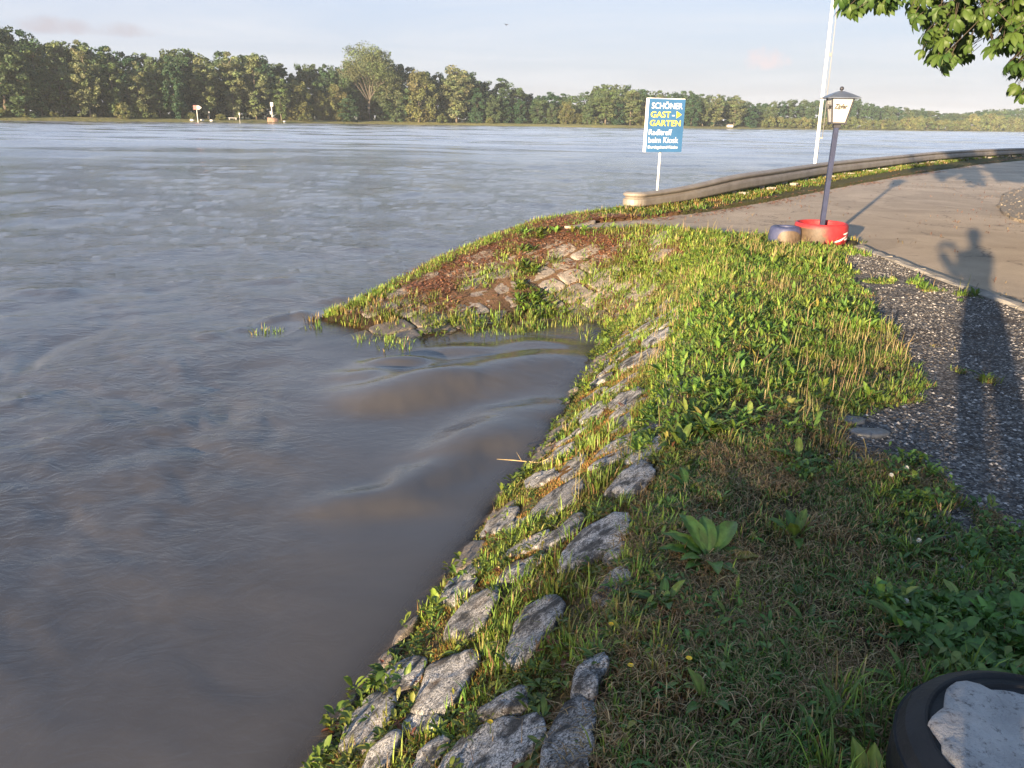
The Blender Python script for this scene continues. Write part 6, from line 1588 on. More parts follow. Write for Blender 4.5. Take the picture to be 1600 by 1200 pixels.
LEAF_POS = [(4.68,10.77,2.98),(4.59,10.01,3.2),(4.57,10.01,3.17),(4.05,10.22,2.99),(3.51,9.48,3.02),(3.51,9.02,2.71),(3.75,8.75,2.95),(4.23,9.31,3.01),(3.92,9.21,2.79),(3.66,9.15,2.91),(3.66,9.56,3.1),(4.52,10.59,3.31),(4.4,10.91,3.21),(4.18,10.01,3.07),(4.97,11.38,3.42),(4.9,10.88,3.36),(3.55,8.7,2.76),(4.22,11.3,3.33),(4.37,11.13,3.01),(4.47,9.67,3.01),(3.8,8.94,2.71),(5.11,11.31,3.42),(3.92,10.35,3.1),(5.15,11.19,3.25),(4.05,9.57,3.0),(3.53,9.15,3.03),(4.38,11.41,3.42),(3.95,9.34,2.93),(4.26,9.86,2.82),(4.59,11.22,3.39),(4.09,10.93,3.12),(4.32,11.18,3.03),(3.89,8.93,2.71),(4.53,11.01,3.31),(4.55,11.37,3.21),(4.43,10.64,3.08),(4.09,9.8,3.05),(4.37,11.35,3.24),(3.75,8.95,2.89),(4.39,10.96,2.98),(4.69,10.43,2.96),(4.72,10.6,3.14),(4.29,10.75,3.1),(4.93,11.26,3.28),(3.8,8.71,2.76),(4.46,10.53,3.18),(4.19,9.57,2.79),(4.74,10.86,3.0),(5.17,11.27,3.08),(4.7,10.11,3.0),(4.34,11.13,2.97),(4.44,10.58,2.98),(4.77,10.84,3.27),(4.21,9.79,2.88),(4.5,10.35,2.91),(4.03,9.19,3.06),(3.85,9.25,2.81),(3.86,8.78,2.75),(3.69,8.87,2.93),(3.53,9.2,2.94),(3.87,10.01,3.19),(4.2,10.25,2.97),(3.43,8.63,2.62),(4.02,9.82,3.05),(3.71,9.63,2.78),(3.35,8.92,2.77),(4.35,10.27,3.1),(3.94,9.09,2.9),(4.84,11.24,3.14),(3.79,10.27,3.2),(4.48,10.44,3.22),(4.52,9.87,3.02),(4.44,11.33,3.28),(4.33,9.37,2.85),(4.59,9.8,2.96),(4.18,10.0,3.08),(3.79,9.85,2.9),(4.37,10.85,2.97),(3.51,9.41,2.88),(3.6,9.14,2.95),(4.83,10.35,3.14),(4.31,10.28,2.96),(4.76,10.79,3.29),(3.84,9.58,2.9),(3.98,9.93,2.96),(4.18,10.23,2.9),(3.71,9.95,3.08),(4.57,10.86,3.35),(4.38,10.57,3.03),(4.82,11.13,3.16),(4.49,10.99,3.18),(4.26,10.94,3.22),(4.16,9.47,2.94),(3.91,10.16,3.01),(3.82,9.13,2.92),(6.23,10.16,2.16),(6.26,11.02,3.34),(5.47,10.98,2.42),(5.44,9.5,2.98),(6.32,10.34,3.09),(5.39,10.36,3.07),(4.55,8.89,2.95),(5.95,9.87,3.04),(5.04,9.8,2.39),(5.45,8.76,2.58),(5.94,10.4,3.09),(4.63,9.2,2.4),(5.27,8.9,2.42),(5.21,10.56,2.79),(5.91,10.53,3.2),(6.11,11.01,3.05),(5.77,10.75,2.89),(5.75,9.07,2.24),(4.55,9.43,2.32),(5.05,10.25,2.81),(4.61,8.96,2.58),(6.48,10.6,2.41),(4.54,8.81,2.91),(5.34,11.14,3.36),(5.98,9.63,2.36),(4.82,9.14,2.96),(4.62,9.63,2.67),(5.67,9.39,2.94),(4.69,9.47,2.93),(4.29,8.65,2.42),(6.87,11.1,2.88),(5.32,10.38,2.33),(4.16,8.75,2.77),(4.76,9.81,3.09),(5.93,9.45,2.68),(5.65,10.6,2.93),(5.37,9.34,2.92),(6.36,11.16,2.79),(5.17,8.72,2.53),(4.83,8.87,2.62),(4.59,8.77,2.65),(4.68,9.61,2.49),(5.16,9.58,3.05),(6.74,10.76,2.5),(4.91,10.21,3.23),(5.48,10.4,2.41),(6.05,9.84,2.81),(5.36,8.98,2.79),(5.4,10.8,3.23),(5.37,8.98,2.68),(4.87,8.83,2.74),(5.28,9.29,3.05),(4.46,8.87,2.58),(5.59,10.63,2.89),(5.99,10.74,2.72),(5.44,9.17,2.21),(5.36,8.95,2.59),(4.68,9.23,2.24),(4.82,8.89,3.0),(5.16,10.89,2.85),(5.76,9.12,2.33),(5.02,9.49,2.68),(5.34,8.71,2.15),(5.74,10.59,3.09),(5.62,9.57,3.01),(6.03,9.72,2.59),(6.95,11.1,2.63),(6.01,10.91,3.24),(5.89,11.38,3.38),(4.88,9.42,2.85),(4.66,9.46,2.41),(5.6,9.61,2.86),(6.2,10.01,2.07),(5.66,10.93,3.18),(4.88,9.21,3.04),(6.59,10.82,3.09),(5.56,10.73,2.35),(5.17,10.14,3.23),(5.37,9.73,2.94),(4.79,9.6,3.12),(5.45,10.42,2.63),(6.28,10.17,1.97),(6.15,10.64,2.57),(5.39,10.3,2.45),(4.81,8.85,2.69),(4.73,10.15,2.76),(5.56,9.27,2.2),(6.51,10.56,2.95),(6.66,10.67,2.36),(5.37,9.06,2.32),(4.74,8.61,2.53),(5.39,10.44,3.05),(6.31,9.97,1.98),(5.43,10.57,3.17),(4.56,9.35,2.72),(5.18,8.84,2.77),(5.94,9.55,2.21),(5.82,10.92,2.6),(5.16,10.26,2.88),(5.44,8.77,2.81),(5.11,9.2,2.87),(5.07,8.62,2.14),(6.79,10.9,2.93),(5.35,10.66,2.32),(4.9,9.24,2.97),(4.31,9.13,2.96),(5.97,10.76,3.21),(6.29,10.51,2.15),(6.49,10.85,2.0),(5.41,10.37,2.65),(5.67,9.82,3.09),(4.9,8.92,2.59),(5.83,10.42,2.78),(6.61,10.78,3.27),(5.19,8.96,2.7),(5.68,10.57,2.82),(5.8,9.38,2.65),(5.59,9.3,2.39),(5.29,9.88,3.14),(4.36,8.68,2.21),(4.93,10.01,3.09),(6.08,9.56,2.46),(5.92,9.69,3.07),(6.36,10.83,3.37),(4.78,9.44,3.11),(5.33,9.97,2.71),(6.2,9.83,2.63),(5.19,11.19,3.0),(5.04,8.69,2.41),(5.84,10.88,2.5),(6.46,10.91,2.79),(5.79,9.36,1.95),(6.95,10.77,2.26),(6.14,9.81,2.92),(4.69,9.32,2.51),(5.18,9.17,2.94),(5.13,9.76,3.09),(5.62,8.91,1.96),(5.62,8.88,2.32),(5.65,9.26,3.07),(5.61,10.66,2.96),(5.36,11.11,2.63),(5.15,9.03,2.96),(5.45,9.59,2.68),(6.34,10.19,2.95),(5.26,10.46,2.53),(6.16,10.85,3.37),(5.39,10.16,2.56),(5.91,10.09,3.18),(4.82,9.56,3.12),(5.9,10.91,2.41),(5.45,10.42,2.55),(7.0,10.92,1.97),(5.6,11.19,3.18),(5.64,9.57,2.48),(6.23,10.11,2.85),(5.74,9.65,3.0),(4.28,8.73,2.47),(4.2,9.0,2.63),(5.85,9.4,2.8),(5.53,9.14,2.16),(5.81,9.52,2.34),(5.26,9.37,2.81),(6.71,10.96,2.76),(4.22,8.85,2.86),(5.06,8.56,2.33),(5.18,9.09,2.32),(5.47,8.9,2.92),(5.05,8.91,2.93),(5.4,8.65,2.15),(4.29,8.64,2.64),(6.48,10.93,2.63),(4.91,9.28,2.91),(4.65,9.68,3.05),(4.78,10.02,3.04),(5.84,10.09,2.64),(5.74,9.43,2.96),(6.38,10.28,2.51),(5.36,8.93,2.7),(5.46,10.97,2.86),(5.15,10.18,2.38),(6.65,10.79,3.21),(5.26,10.42,3.15),(5.29,8.66,2.32),(6.47,10.3,2.76),(5.64,9.75,2.85),(4.48,8.9,2.92),(6.35,10.9,2.79),(4.2,9.12,2.7),(6.85,10.77,2.21),(5.27,9.84,3.06),(4.96,10.28,3.23),(5.01,10.09,3.09),(6.13,9.57,1.92),(5.13,9.3,2.56),(5.27,10.05,2.95),(6.36,10.29,2.76),(6.65,10.79,2.91),(4.78,8.85,2.87),(6.09,9.74,2.58),(6.14,9.84,2.45),(4.68,9.12,2.14),(5.13,9.26,2.94),(5.14,8.73,2.14),(5.72,9.17,2.93),(4.34,8.75,2.59),(6.18,10.77,3.19),(5.28,10.19,2.44),(5.87,9.54,2.8),(5.93,9.84,3.04),(5.08,8.47,2.13),(6.77,10.91,2.94),(6.19,10.81,2.76),(6.05,10.57,2.85),(4.13,8.56,2.4),(6.45,10.62,2.22),(4.91,9.26,2.95),(5.82,9.03,2.01),(5.8,9.5,2.31),(5.3,9.4,2.84),(5.11,9.39,2.57),(5.96,10.19,2.76),(6.14,10.39,2.68),(5.29,8.86,2.87),(6.4,10.69,2.45),(5.25,8.56,2.27),(4.63,9.65,3.07),(4.15,8.84,2.58),(4.77,9.92,3.2),(4.88,9.47,2.19),(5.64,9.05,2.22),(5.08,9.66,2.58),(6.44,10.72,2.35),(6.54,10.43,2.0),(5.46,10.21,2.34),(5.99,9.63,2.24),(4.5,9.29,2.69),(5.27,10.75,2.57),(5.28,10.35,3.15),(4.84,9.48,2.95),(4.55,8.74,2.89),(6.66,11.09,2.94),(5.09,8.99,2.4),(5.7,10.75,2.72),(5.3,10.81,2.93),(5.01,10.04,2.32),(5.71,10.91,2.91),(6.17,10.44,2.88),(5.39,8.61,2.25),(5.33,9.74,2.57),(4.68,9.84,2.82),(4.38,8.88,2.68),(4.79,9.65,3.04),(5.92,9.65,3.07),(5.82,11.04,3.26),(5.02,9.66,2.26),(5.61,9.36,3.05),(5.42,10.84,2.98),(5.4,9.97,2.76),(5.94,9.72,2.44),(5.53,9.57,2.36),(5.16,9.89,3.03),(5.85,9.61,2.78),(5.09,8.98,2.33),(5.18,8.56,1.92),(4.38,8.58,2.21),(5.06,9.59,2.95),(6.28,10.8,2.63),(6.57,10.73,2.46),(4.57,9.41,2.51),(6.18,11.1,3.26),(6.02,9.38,1.92),(5.45,9.31,2.54),(5.34,11.05,2.79),(5.37,10.31,2.93),(5.21,9.7,2.37),(5.41,10.95,3.33),(5.67,10.0,2.91),(6.12,10.93,2.65),(5.63,9.54,2.76),(6.23,11.2,3.2),(4.37,8.66,2.37),(5.83,9.89,2.93),(4.45,8.84,2.73),(6.35,10.54,1.99),(5.37,9.11,2.77),(4.53,9.21,3.0),(5.03,8.59,2.42),(6.4,10.37,2.27),(5.94,9.54,2.44),(4.83,8.75,2.68),(4.45,8.89,2.48),(5.55,9.36,2.37),(5.37,10.32,2.84),(5.71,9.2,2.1),(4.85,10.34,3.26),(4.62,9.58,3.14),(5.1,10.45,3.01),(5.87,10.59,2.93),(5.74,9.73,2.21),(6.37,10.31,2.41),(5.14,9.94,2.58),(6.09,10.13,2.85),(5.0,9.9,2.84),(4.91,8.96,2.82),(6.15,10.11,3.23),(4.69,9.48,3.09),(5.29,11.0,2.8),(4.86,10.46,2.8),(5.19,9.38,3.1),(5.25,9.94,2.87),(5.59,10.49,3.1),(5.84,9.99,2.59),(6.07,9.94,1.91),(5.95,10.45,2.85),(5.31,10.11,2.4),(6.08,10.31,2.29),(5.06,10.13,2.4),(4.92,9.94,2.55),(6.63,10.53,2.88),(6.66,10.83,3.26),(6.1,10.62,2.56),(6.01,10.01,3.04),(6.77,10.58,2.18),(6.57,10.32,1.95),(4.99,8.66,2.34),(6.21,9.97,2.81),(5.83,9.45,2.79),(6.21,10.45,2.98),(5.0,9.32,2.7),(4.61,9.09,3.07),(5.08,10.67,2.88),(5.77,9.28,2.67),(4.99,9.75,2.35),(5.34,10.81,3.15),(6.45,10.84,2.58),(4.9,9.47,3.13),(6.67,10.39,2.29),(5.63,9.6,3.16),(6.91,11.35,3.25),(4.87,8.86,2.67),(5.19,9.74,2.49),(5.73,10.7,2.91),(4.4,8.86,2.52),(5.87,10.32,2.56),(5.5,9.51,2.48),(4.26,9.08,3.02),(5.44,10.58,3.31),(4.83,9.5,2.84),(5.87,10.96,3.09),(4.75,8.97,2.97),(5.76,9.29,2.39),(6.36,11.14,3.36),(5.44,8.62,2.22),(5.15,9.31,2.85),(5.31,10.94,2.72),(6.57,10.63,2.64),(6.67,10.9,2.68),(6.37,10.25,1.96),(4.8,10.39,2.89),(5.38,8.59,2.2),(4.66,9.07,2.64),(4.72,9.53,2.47),(5.55,11.1,2.79),(6.78,11.13,3.39),(6.0,10.05,2.21),(4.86,9.27,2.86),(5.97,9.27,1.9),(5.61,10.73,2.95),(5.91,11.06,3.16),(6.08,9.99,3.18),(4.7,9.43,2.3),(5.16,10.25,2.85),(6.39,11.07,2.71),(6.32,10.05,2.4),(5.43,8.97,2.19),(4.56,8.76,2.83),(5.35,9.31,2.7),(5.6,9.77,2.72),(6.49,11.32,3.13),(5.0,10.21,2.45),(5.32,10.43,2.42),(4.83,9.53,2.8),(6.21,9.73,2.32),(4.43,9.03,2.96),(6.84,10.74,2.46),(6.14,9.67,2.54),(5.7,10.62,2.8),(6.18,11.28,3.27),(4.97,9.07,2.93),(5.23,8.96,2.63),(6.38,10.44,2.25),(5.53,10.75,3.16),(5.13,10.3,2.33),(5.08,10.36,3.28),(6.68,11.1,2.54),(4.99,9.31,2.37),(5.04,10.13,2.49),(6.13,9.83,2.4),(5.47,10.47,2.93),(4.71,9.21,3.04),(5.35,10.19,2.3),(5.41,10.61,2.83),(6.3,10.94,2.77),(5.55,8.9,1.97),(6.63,11.0,2.62),(5.27,10.16,2.33),(6.09,9.66,2.74),(5.31,11.22,3.14),(4.92,9.65,2.85),(6.93,11.11,3.15),(5.7,9.18,2.24),(5.96,9.92,1.98),(5.48,11.01,2.48),(5.1,9.25,2.92),(4.86,8.75,2.96),(5.14,9.97,2.88),(5.82,10.18,2.83),(5.26,8.44,2.0),(6.68,10.76,2.48),(5.16,8.91,2.59),(5.82,9.7,2.24),(5.54,11.09,2.87),(6.0,11.31,3.14),(5.74,9.22,2.89),(5.76,9.86,2.7),(5.86,10.24,2.9),(4.9,10.13,2.94),(4.43,8.9,2.62),(5.73,8.96,2.21),(4.9,9.36,2.91),(5.32,10.52,3.08),(5.07,9.32,2.75),(4.65,9.89,3.05),(5.75,8.97,1.91),(6.79,10.91,2.7),(5.04,8.67,2.5),(4.79,9.57,2.61),(5.48,10.03,3.23),(6.42,10.14,1.93),(6.49,11.13,2.52),(5.9,9.88,2.6),(6.35,10.11,2.5),(5.03,9.76,2.3),(4.9,8.93,2.74),(4.46,9.1,2.91),(5.3,9.13,2.85),(6.09,10.95,3.2),(5.44,9.16,2.17),(5.09,9.64,2.67),(6.62,10.7,2.73),(5.18,9.3,3.01),(4.74,9.66,2.84),(5.91,11.03,2.78),(5.34,9.57,2.8),(5.24,9.75,2.98),(6.22,9.93,2.0),(5.26,9.99,2.46),(4.8,9.84,2.47),(5.27,10.79,2.71),(5.24,9.26,2.7),(5.32,9.32,2.42),(5.51,10.25,2.71),(6.13,10.04,2.74),(5.47,11.12,3.05),(4.89,9.75,2.53),(5.5,11.25,3.17),(5.34,9.13,2.63),(5.44,8.89,1.84),(6.52,11.24,2.85)]

# ------------------------------------------------------------------ far bank and its trees
SHORE = [(-700, -330), (-480, -90), (-320, 90), (-200, 165), (-137, 215), (-101, 252), (-50, 306), (-2, 321), (51, 338), (124, 401), (230, 493), (399, 639), (700, 880), (1500, 1400)]
def _far_grass():
    t = NT('far_meadow')
    c = t.ramp(t.noise(0.25, 6, 0.65), [(0.3, (0.10, 0.11, 0.03)), (0.7, (0.19, 0.175, 0.06))])
    return t.surf(t.bsdf(c, 0.9, normal=t.bump(t.noise(0.9, 5), 0.8, 0.4)))
st = spline(SHORE, 6)
V, Q = [], []
prof = [(-6, -2.2), (0, -0.95), (1.2, -0.55), (3.5, -0.15), (6, 0.1), (60, 0.3), (400, 0.4), (3500, 2.0)]
for i, p in enumerate(st):
    t = (st[min(i + 1, len(st) - 1)] - st[max(i - 1, 0)]).normalized(); nrm = Vector((-t.y, t.x, 0))
    j = 1.2 * (vnoise(i * 0.31, 0.5, 5) - 0.5)
    for k, (d, z) in enumerate(prof):
        q = p + nrm * (d + float(j) * (k < 5))
        V.append((q.x, q.y, z + 0.25 * float(vnoise(i * 0.7, k * 3.3, 6) - 0.5) * (0 < k < 6)))
n = len(prof)
for i in range(len(st) - 1):
    for k in range(n - 1): Q.append((i * n + k, (i + 1) * n + k, (i + 1) * n + k + 1, i * n + k + 1))
tag(link('far_bank', np_mesh('far_bank', V, [np.array(Q)], _far_grass(), True)), 'low grassy far bank of the river', kind='structure')

def crown(seed, H, Wd, prof, nclump, nleaf, leaf, droop=0.0, gap=0.0):
    """leaf-sized faces in clumps spread through a crown; prof(t) gives relative radius at relative height t"""
    r = np.random.default_rng(seed)
    t = r.uniform(0, 1, nclump * 4)
    w = np.array([prof(a) for a in t])
    t = t[r.uniform(0, 1, len(t)) < w ** 1.2][:nclump]
    w = np.array([prof(a) for a in t])
    a = r.uniform(0, 6.283, len(t)); q = np.sqrt(r.uniform(0.05, 1, len(t)))
    C0 = np.stack([np.cos(a) * q * w * Wd / 2 * 0.86, np.sin(a) * q * w * Wd / 2 * 0.86, t * H], -1)
    R = Wd * r.uniform(0.07, 0.15, len(t))
    i = r.integers(0, len(t), nleaf)
    d = r.normal(size=(nleaf, 3)); d /= np.linalg.norm(d, axis=1)[:, None]
    rad = R[i] * r.uniform(0.35, 1.1, nleaf) ** 0.6
    P = C0[i] + d * rad[:, None] * np.array([1, 1, 0.85]); P[:, 2] -= droop * np.abs(r.normal(size=nleaf)) * R[i]
    nrm = d + r.normal(size=(nleaf, 3)) * 0.7 + np.array([0, 0, 0.35]); nrm /= np.linalg.norm(nrm, axis=1)[:, None]
    u = np.cross(nrm, r.normal(size=(nleaf, 3))); u /= np.linalg.norm(u, axis=1)[:, None]
    v = np.cross(nrm, u)
    s = leaf * r.uniform(0.6, 1.4, nleaf)[:, None]
    bend = nrm * s * 0.25
    Vv = np.stack([P - u * s * 0.5, P - v * s * 0.35 + bend, P + u * s * 0.5, P + v * s * 0.35 - bend * 0.2], 1)
    F = np.arange(nleaf * 4).reshape(-1, 4)
    cl = r.uniform(0.72, 1.25, (len(t), 1)) * (1 + r.uniform(-0.10, 0.10, (len(t), 3)))
    tint = np.repeat((cl[i] * r.uniform(0.75, 1.25, (nleaf, 1)))[:, None], 4, 1).reshape(-1, 3)
    return Vv.reshape(-1, 3), F, tint, C0

def trunk_bm(seed, H, r0, top, limbs, spread, lean=0.0):
    r = random.Random(seed)
    bm = bmesh.new()
    axis = [(lean * H * (k / 6) ** 1.5 + r.uniform(-0.15, 0.15) * (k > 0), r.uniform(-0.15, 0.15) * (k > 0), top * k / 6 - 0.3 * (k == 0)) for k in range(7)]
    tube(bm, axis, [r0 * (1 - 0.8 * k / 6) for k in range(7)], 7)
    for k in range(limbs):
        f = r.uniform(0.3, 0.95); i = min(5, int(f * 6)); b = Vector(axis[i]).lerp(Vector(axis[i + 1]), f * 6 - i)
        a = r.uniform(0, 6.283); l = spread * r.uniform(0.6, 1.1)
        e = b + Vector((math.cos(a) * l, math.sin(a) * l, l * r.uniform(0.7, 1.5)))
        e.z = min(e.z, H * 0.95)
        tube(bm, [b, b.lerp(e, 0.5) + Vector((0, 0, -0.1 * l)), e], [r0 * 0.4, r0 * 0.25, r0 * 0.07], 5)
    return bm

P_DOME = lambda t: 0.0 if t < 0.12 else math.sqrt(max(0.02, 1 - ((t - 0.55) / 0.46) ** 2)) if t > 0.55 else 0.55 + 0.45 * math.sin((t - 0.12) / 0.43 * 1.57)
P_FULL = lambda t: math.sqrt(max(0.03, 1 - ((t - 0.45) / 0.56) ** 2)) if t > 0.45 else 0.8 + 0.2 * t / 0.45
P_POPLAR = lambda t: 0.25 if t < 0.1 else (0.45 + 0.55 * (t - 0.1) / 0.4 if t < 0.5 else max(0.16, 1 - ((t - 0.5) / 0.5) ** 2.2 * 0.8))
P_ROUND = lambda t: math.sqrt(max(0.04, 1 - ((t - 0.5) / 0.5) ** 2))
KINDS = {}
def proto(kind, i, seed, H, Wd, prof, nc, nl, leaf, mat, bark, r0, top, limbs, spread, droop=0.0, lean=0.0):
    Vv, F, tint, C0 = crown(seed, H, Wd, prof, nc, nl, leaf, droop)
    cm = np_mesh('crown', Vv, [F], mat, False, tint)
    tm = bm_mesh('trunk', trunk_bm(seed, H, r0, H * top, limbs, spread, lean), bark, True)
    KINDS.setdefault(kind, []).append((cm, tm, H, Wd))
for i in range(5): proto('b', i, 500 + i, 22, 12, P_DOME if i % 2 else P_FULL, 95, 6500, 0.75, M_DARK, M_BARK_DARK, 0.35, 0.75, 6, 3.5)
for i in range(3): proto('d', i, 520 + i, 18, 10, P_FULL, 75, 6000, 0.62, M_DARK, M_BARK_DARK, 0.30, 0.75, 6, 3)
for i in range(4): proto('p', i, 540 + i, 23, 8.5, P_POPLAR, 85, 6500, 0.52, M_POPLAR, M_BARK, 0.30, 0.9, 9, 2.6)
for i in range(3): proto('w', i, 560 + i, 13, 10, P_ROUND, 70, 6500, 0.45, M_WILLOW, M_BARK, 0.32, 0.7, 9, 2.6, 0.5)
for i in range(3): proto('s', i, 580 + i, 5, 7, lambda t: math.sqrt(max(0.05, 1 - t ** 2.2)), 45, 3200, 0.42, M_SHRUB, M_BARK, 0.12, 0.6, 6, 1.2)
KINDS['m'] = KINDS['d'] + KINDS['b'][:2]

rt = random.Random(31)
LABEL = {'b': 'dark tree deep in the far forest', 'm': 'dark tree in the middle of the far forest', 's': 'low olive bush on the far bank'}
NAME = {'b': 'broadleaf_tree', 'm': 'broadleaf_tree', 'd': 'broadleaf_tree', 'p': 'poplar_tree', 'w': 'willow_tree', 's': 'shrub'}
GROUP = {'b': 'trees at the back of the far forest', 'm': 'trees in the middle of the far forest', 'd': 'trees at the front of the far forest', 'p': 'trees at the front of the far forest', 'w': 'trees at the front of the far forest', 's': 'bushes along the far bank'}
def tree(kind, x, y, h, w, label, group, name=None, rz=None):
    cm, tm, H, Wd = rt.choice(KINDS[kind])
    root = empty(name or NAME[kind], (x, y, 0.0), rt.uniform(0, 6.28) if rz is None else rz)
    k = w / Wd * 1.06
    root.scale = (k, k, h / H * 1.01)
    tag(root, label, 'bush' if kind == 's' else 'tree', group)
    link('trunk', tm, root); link('crown', cm, root)
    return root
DESC = {'p': ['tall slender poplar with pale trunk and olive crown', 'slim poplar with open olive green crown', 'narrow grey green poplar'], 'd': ['dense dark green broadleaf tree', 'rounded deep green tree', 'full dark crowned tree'], 'w': ['yellow green round crowned willow', 'pale olive willow', 'brownish olive willow']}
def where(x, y):
    a = math.degrees(math.atan2(x, y))
    for lim, txt in ((-26.5, 'left of the first poplars'), (-22.3, 'left of the arrow sign'), (-17.4, 'between arrow sign and white board'), (-12.5, 'left of the fan crowned tree'), (-7.0, 'about the fan crowned tree'), (0.0, 'right of the fan crowned tree'), (8.5, 'left of the blue garden sign'), (13.5, 'about the blue garden sign'), (19.5, 'left of the white mast'), (25.5, 'just behind the lantern'), (90, 'right of the lantern')):
        if a < lim: return txt
ORD = ['first', 'second', 'third', 'fourth', 'fifth', 'sixth', 'seventh', 'eighth', 'ninth', 'tenth', 'eleventh', 'twelfth', 'thirteenth', 'fourteenth', 'fifteenth', 'sixteenth', 'seventeenth', 'eighteenth', 'nineteenth', 'twentieth']
fronts = sorted([t for t in TREES if t[0] in 'pdw'], key=lambda t: math.atan2(t[1], t[2]))
rank = {}
for t in fronts:
    rank[t] = sum(1 for q in fronts if q[0] == t[0] and math.atan2(q[1], q[2]) < math.atan2(t[1], t[2]))
for t in TREES:
    kind, x, y, h, w = t
    if kind in 'bms':
        lab = LABEL[kind] + ', ' + where(x, y)
        tree(kind, x, y, h, w, lab, GROUP[kind])
    elif kind in 'pdw':
        base = {'p': 'slender olive poplar with pale trunk', 'd': 'dense dark green tree', 'w': 'yellowish round willow'}[kind]
        o = tree(kind, x, y, h, w, '%s, %s %s from the left along the far forest' % (base, ORD[rank[t]], {'p': 'poplar', 'd': 'dark front tree', 'w': 'willow'}[kind]), GROUP[kind])
    else:                      # the tree with the bare fan of limbs
        root = empty('fan_crowned_tree', (x, y, 0.0)); tag(root, 'tall tree with bare pale limbs fanning out under a wide crown, above the far forest', 'tree')
        bm = bmesh.new(); r = random.Random(2)
        tube(bm, [(0, 0, -0.3), (-0.2, 0, 3.5), (0.1, 0, 7.5)], [0.62, 0.48, 0.36], 9)
        tips = []
        for k in range(11):
            a = -1.35 + 2.7 * k / 10
            a += r.uniform(-0.12, 0.12); le = r.uniform(0.72, 1.05)
            e = Vector((math.sin(a) * w * 0.48 * le, r.uniform(-3.5, 3.5), 7.5 + (h - 8) * (0.42 + 0.5 * math.cos(a)) * le))
            b = Vector((0.1, 0, 6.5 + r.uniform(0, 2)))
            mid = b.lerp(e, 0.45) + Vector((math.sin(a) * -0.8, 0, 0.8))
            tube(bm, [b, mid, e], [0.24, 0.13, 0.05], 6)
            for q in range(3):
                e2 = mid.lerp(e, r.uniform(0.1, 0.6)) + Vector((r.uniform(-2.5, 2.5), r.uniform(-2, 2), r.uniform(1.5, 3.5)))
                tube(bm, [mid.lerp(e, 0.1 * q), e2], [0.09, 0.03], 5); tips.append(e2)
            tips.append(e)
        link('trunk', bm_mesh('trunk', bm, simple_mat('grey_bark', (0.11, 0.095, 0.075), 0.9, 0, 0.2, 3, 0.5, 10), True), root)
        Vv, F, tint, C0 = crown(77, h * 0.44, w * 1.0, lambda t: math.sqrt(max(0.05, 1 - ((t - 0.35) / 0.67) ** 2)), 60, 9500, 0.5)
        Vv[:, 2] += h * 0.56
        V2, F2, t2, C2 = crown(78, h * 0.5, w * 0.6, P_FULL, 50, 4000, 0.5)
        V2[:, 0] += w * 0.25; V2[:, 2] += h * 0.2; V2[:, 1] += 3
        link('crown', np_mesh('crown', np.vstack([Vv, V2]), [np.vstack([F, F2 + len(Vv)])], M_POPLAR, False, np.vstack([tint, t2]) * 0.78), root)

# ---- small things on the far bank
M_POST = simple_mat('grey_white_post', (0.50, 0.49, 0.47), 0.6, 0, 0.1, 3, 0)
M_PINK = simple_mat('red_board', (0.42, 0.17, 0.16), 0.6, 0, 0.1, 2, 0)
def far_post(name, x, y, h, label, cat, boards, r=0.10):
    root = empty(name, (x, y, -0.6), math.atan2(-x, y) * -1.0 * -1)
    tag(root, label, cat)
    bm = bmesh.new(); tube(bm, [(0, 0, -0.4), (0, 0, h)], r, 8)
    link('post', bm_mesh('post', bm, M_POST), root)
    for nm, cx, cz, w, hh, mat in boards:
        bm = bmesh.new(); box(bm, (cx, -0.16, cz), (w, 0.08, hh)); link(nm, bm_mesh(nm, bm, mat), root)
    return root
o = far_post('arrow_sign', -99.2, 252.6, 4.5, 'red and white arrow shaped river sign on the far bank', 'sign', [('red_board', -0.45, 4.05, 1.0, 1.25, M_PINK)], 0.13)
bm = bmesh.new()
p = [bm.verts.new(c) for c in ((0.06, -0.19, 3.45), (0.75, -0.19, 3.45), (1.5, -0.19, 4.05), (0.75, -0.19, 4.65), (0.06, -0.19, 4.65))]
q = [bm.verts.new(v.co + Vector((0, 0.07, 0))) for v in p]
bm.faces.new(p[::-1]); bm.faces.new(q)
for i in range(5): bm.faces.new((p[i], p[(i + 1) % 5], q[(i + 1) % 5], q[i]))
link('arrow_board', bm_mesh('arrow_board', bm, M_POST), o)
far_post('board_sign', -81.6, 271.5, 5.9, 'tall white post with a square white board on a small stone heap', 'sign', [('board', 0.1, 5.6, 0.95, 1.3, M_POST), ('small_board', -0.45, 2.9, 0.4, 0.9, M_POST)], 0.17)
far_post('marker_post', -90.0, 264.0, 2.8, 'short white capped marker post left of the tall white board', 'post', [('cap_board', 0, 2.4, 0.45, 0.75, M_POST)], 0.07)
far_post('marker_post', -97.0, 256.5, 3.0, 'thin white topped marker post just right of the arrow sign', 'post', [('cap_board', 0, 2.8, 0.34, 0.5, M_POST)], 0.06)
b = empty('bench', (-91.6, 262.0, 0.0), 0.3); tag(b, 'pale wooden bench on the far bank between two marker posts', 'bench')
bm = bmesh.new(); box(bm, (0, 0, 0.55), (2.6, 0.5, 0.16)); link('seat', bm_mesh('seat', bm, M_POST), b)
for s in (-1, 1):
    bm = bmesh.new(); box(bm, (s * 1.0, 0, 0.2), (0.18, 0.4, 0.56)); link('leg', bm_mesh('leg', bm, M_POST), b)
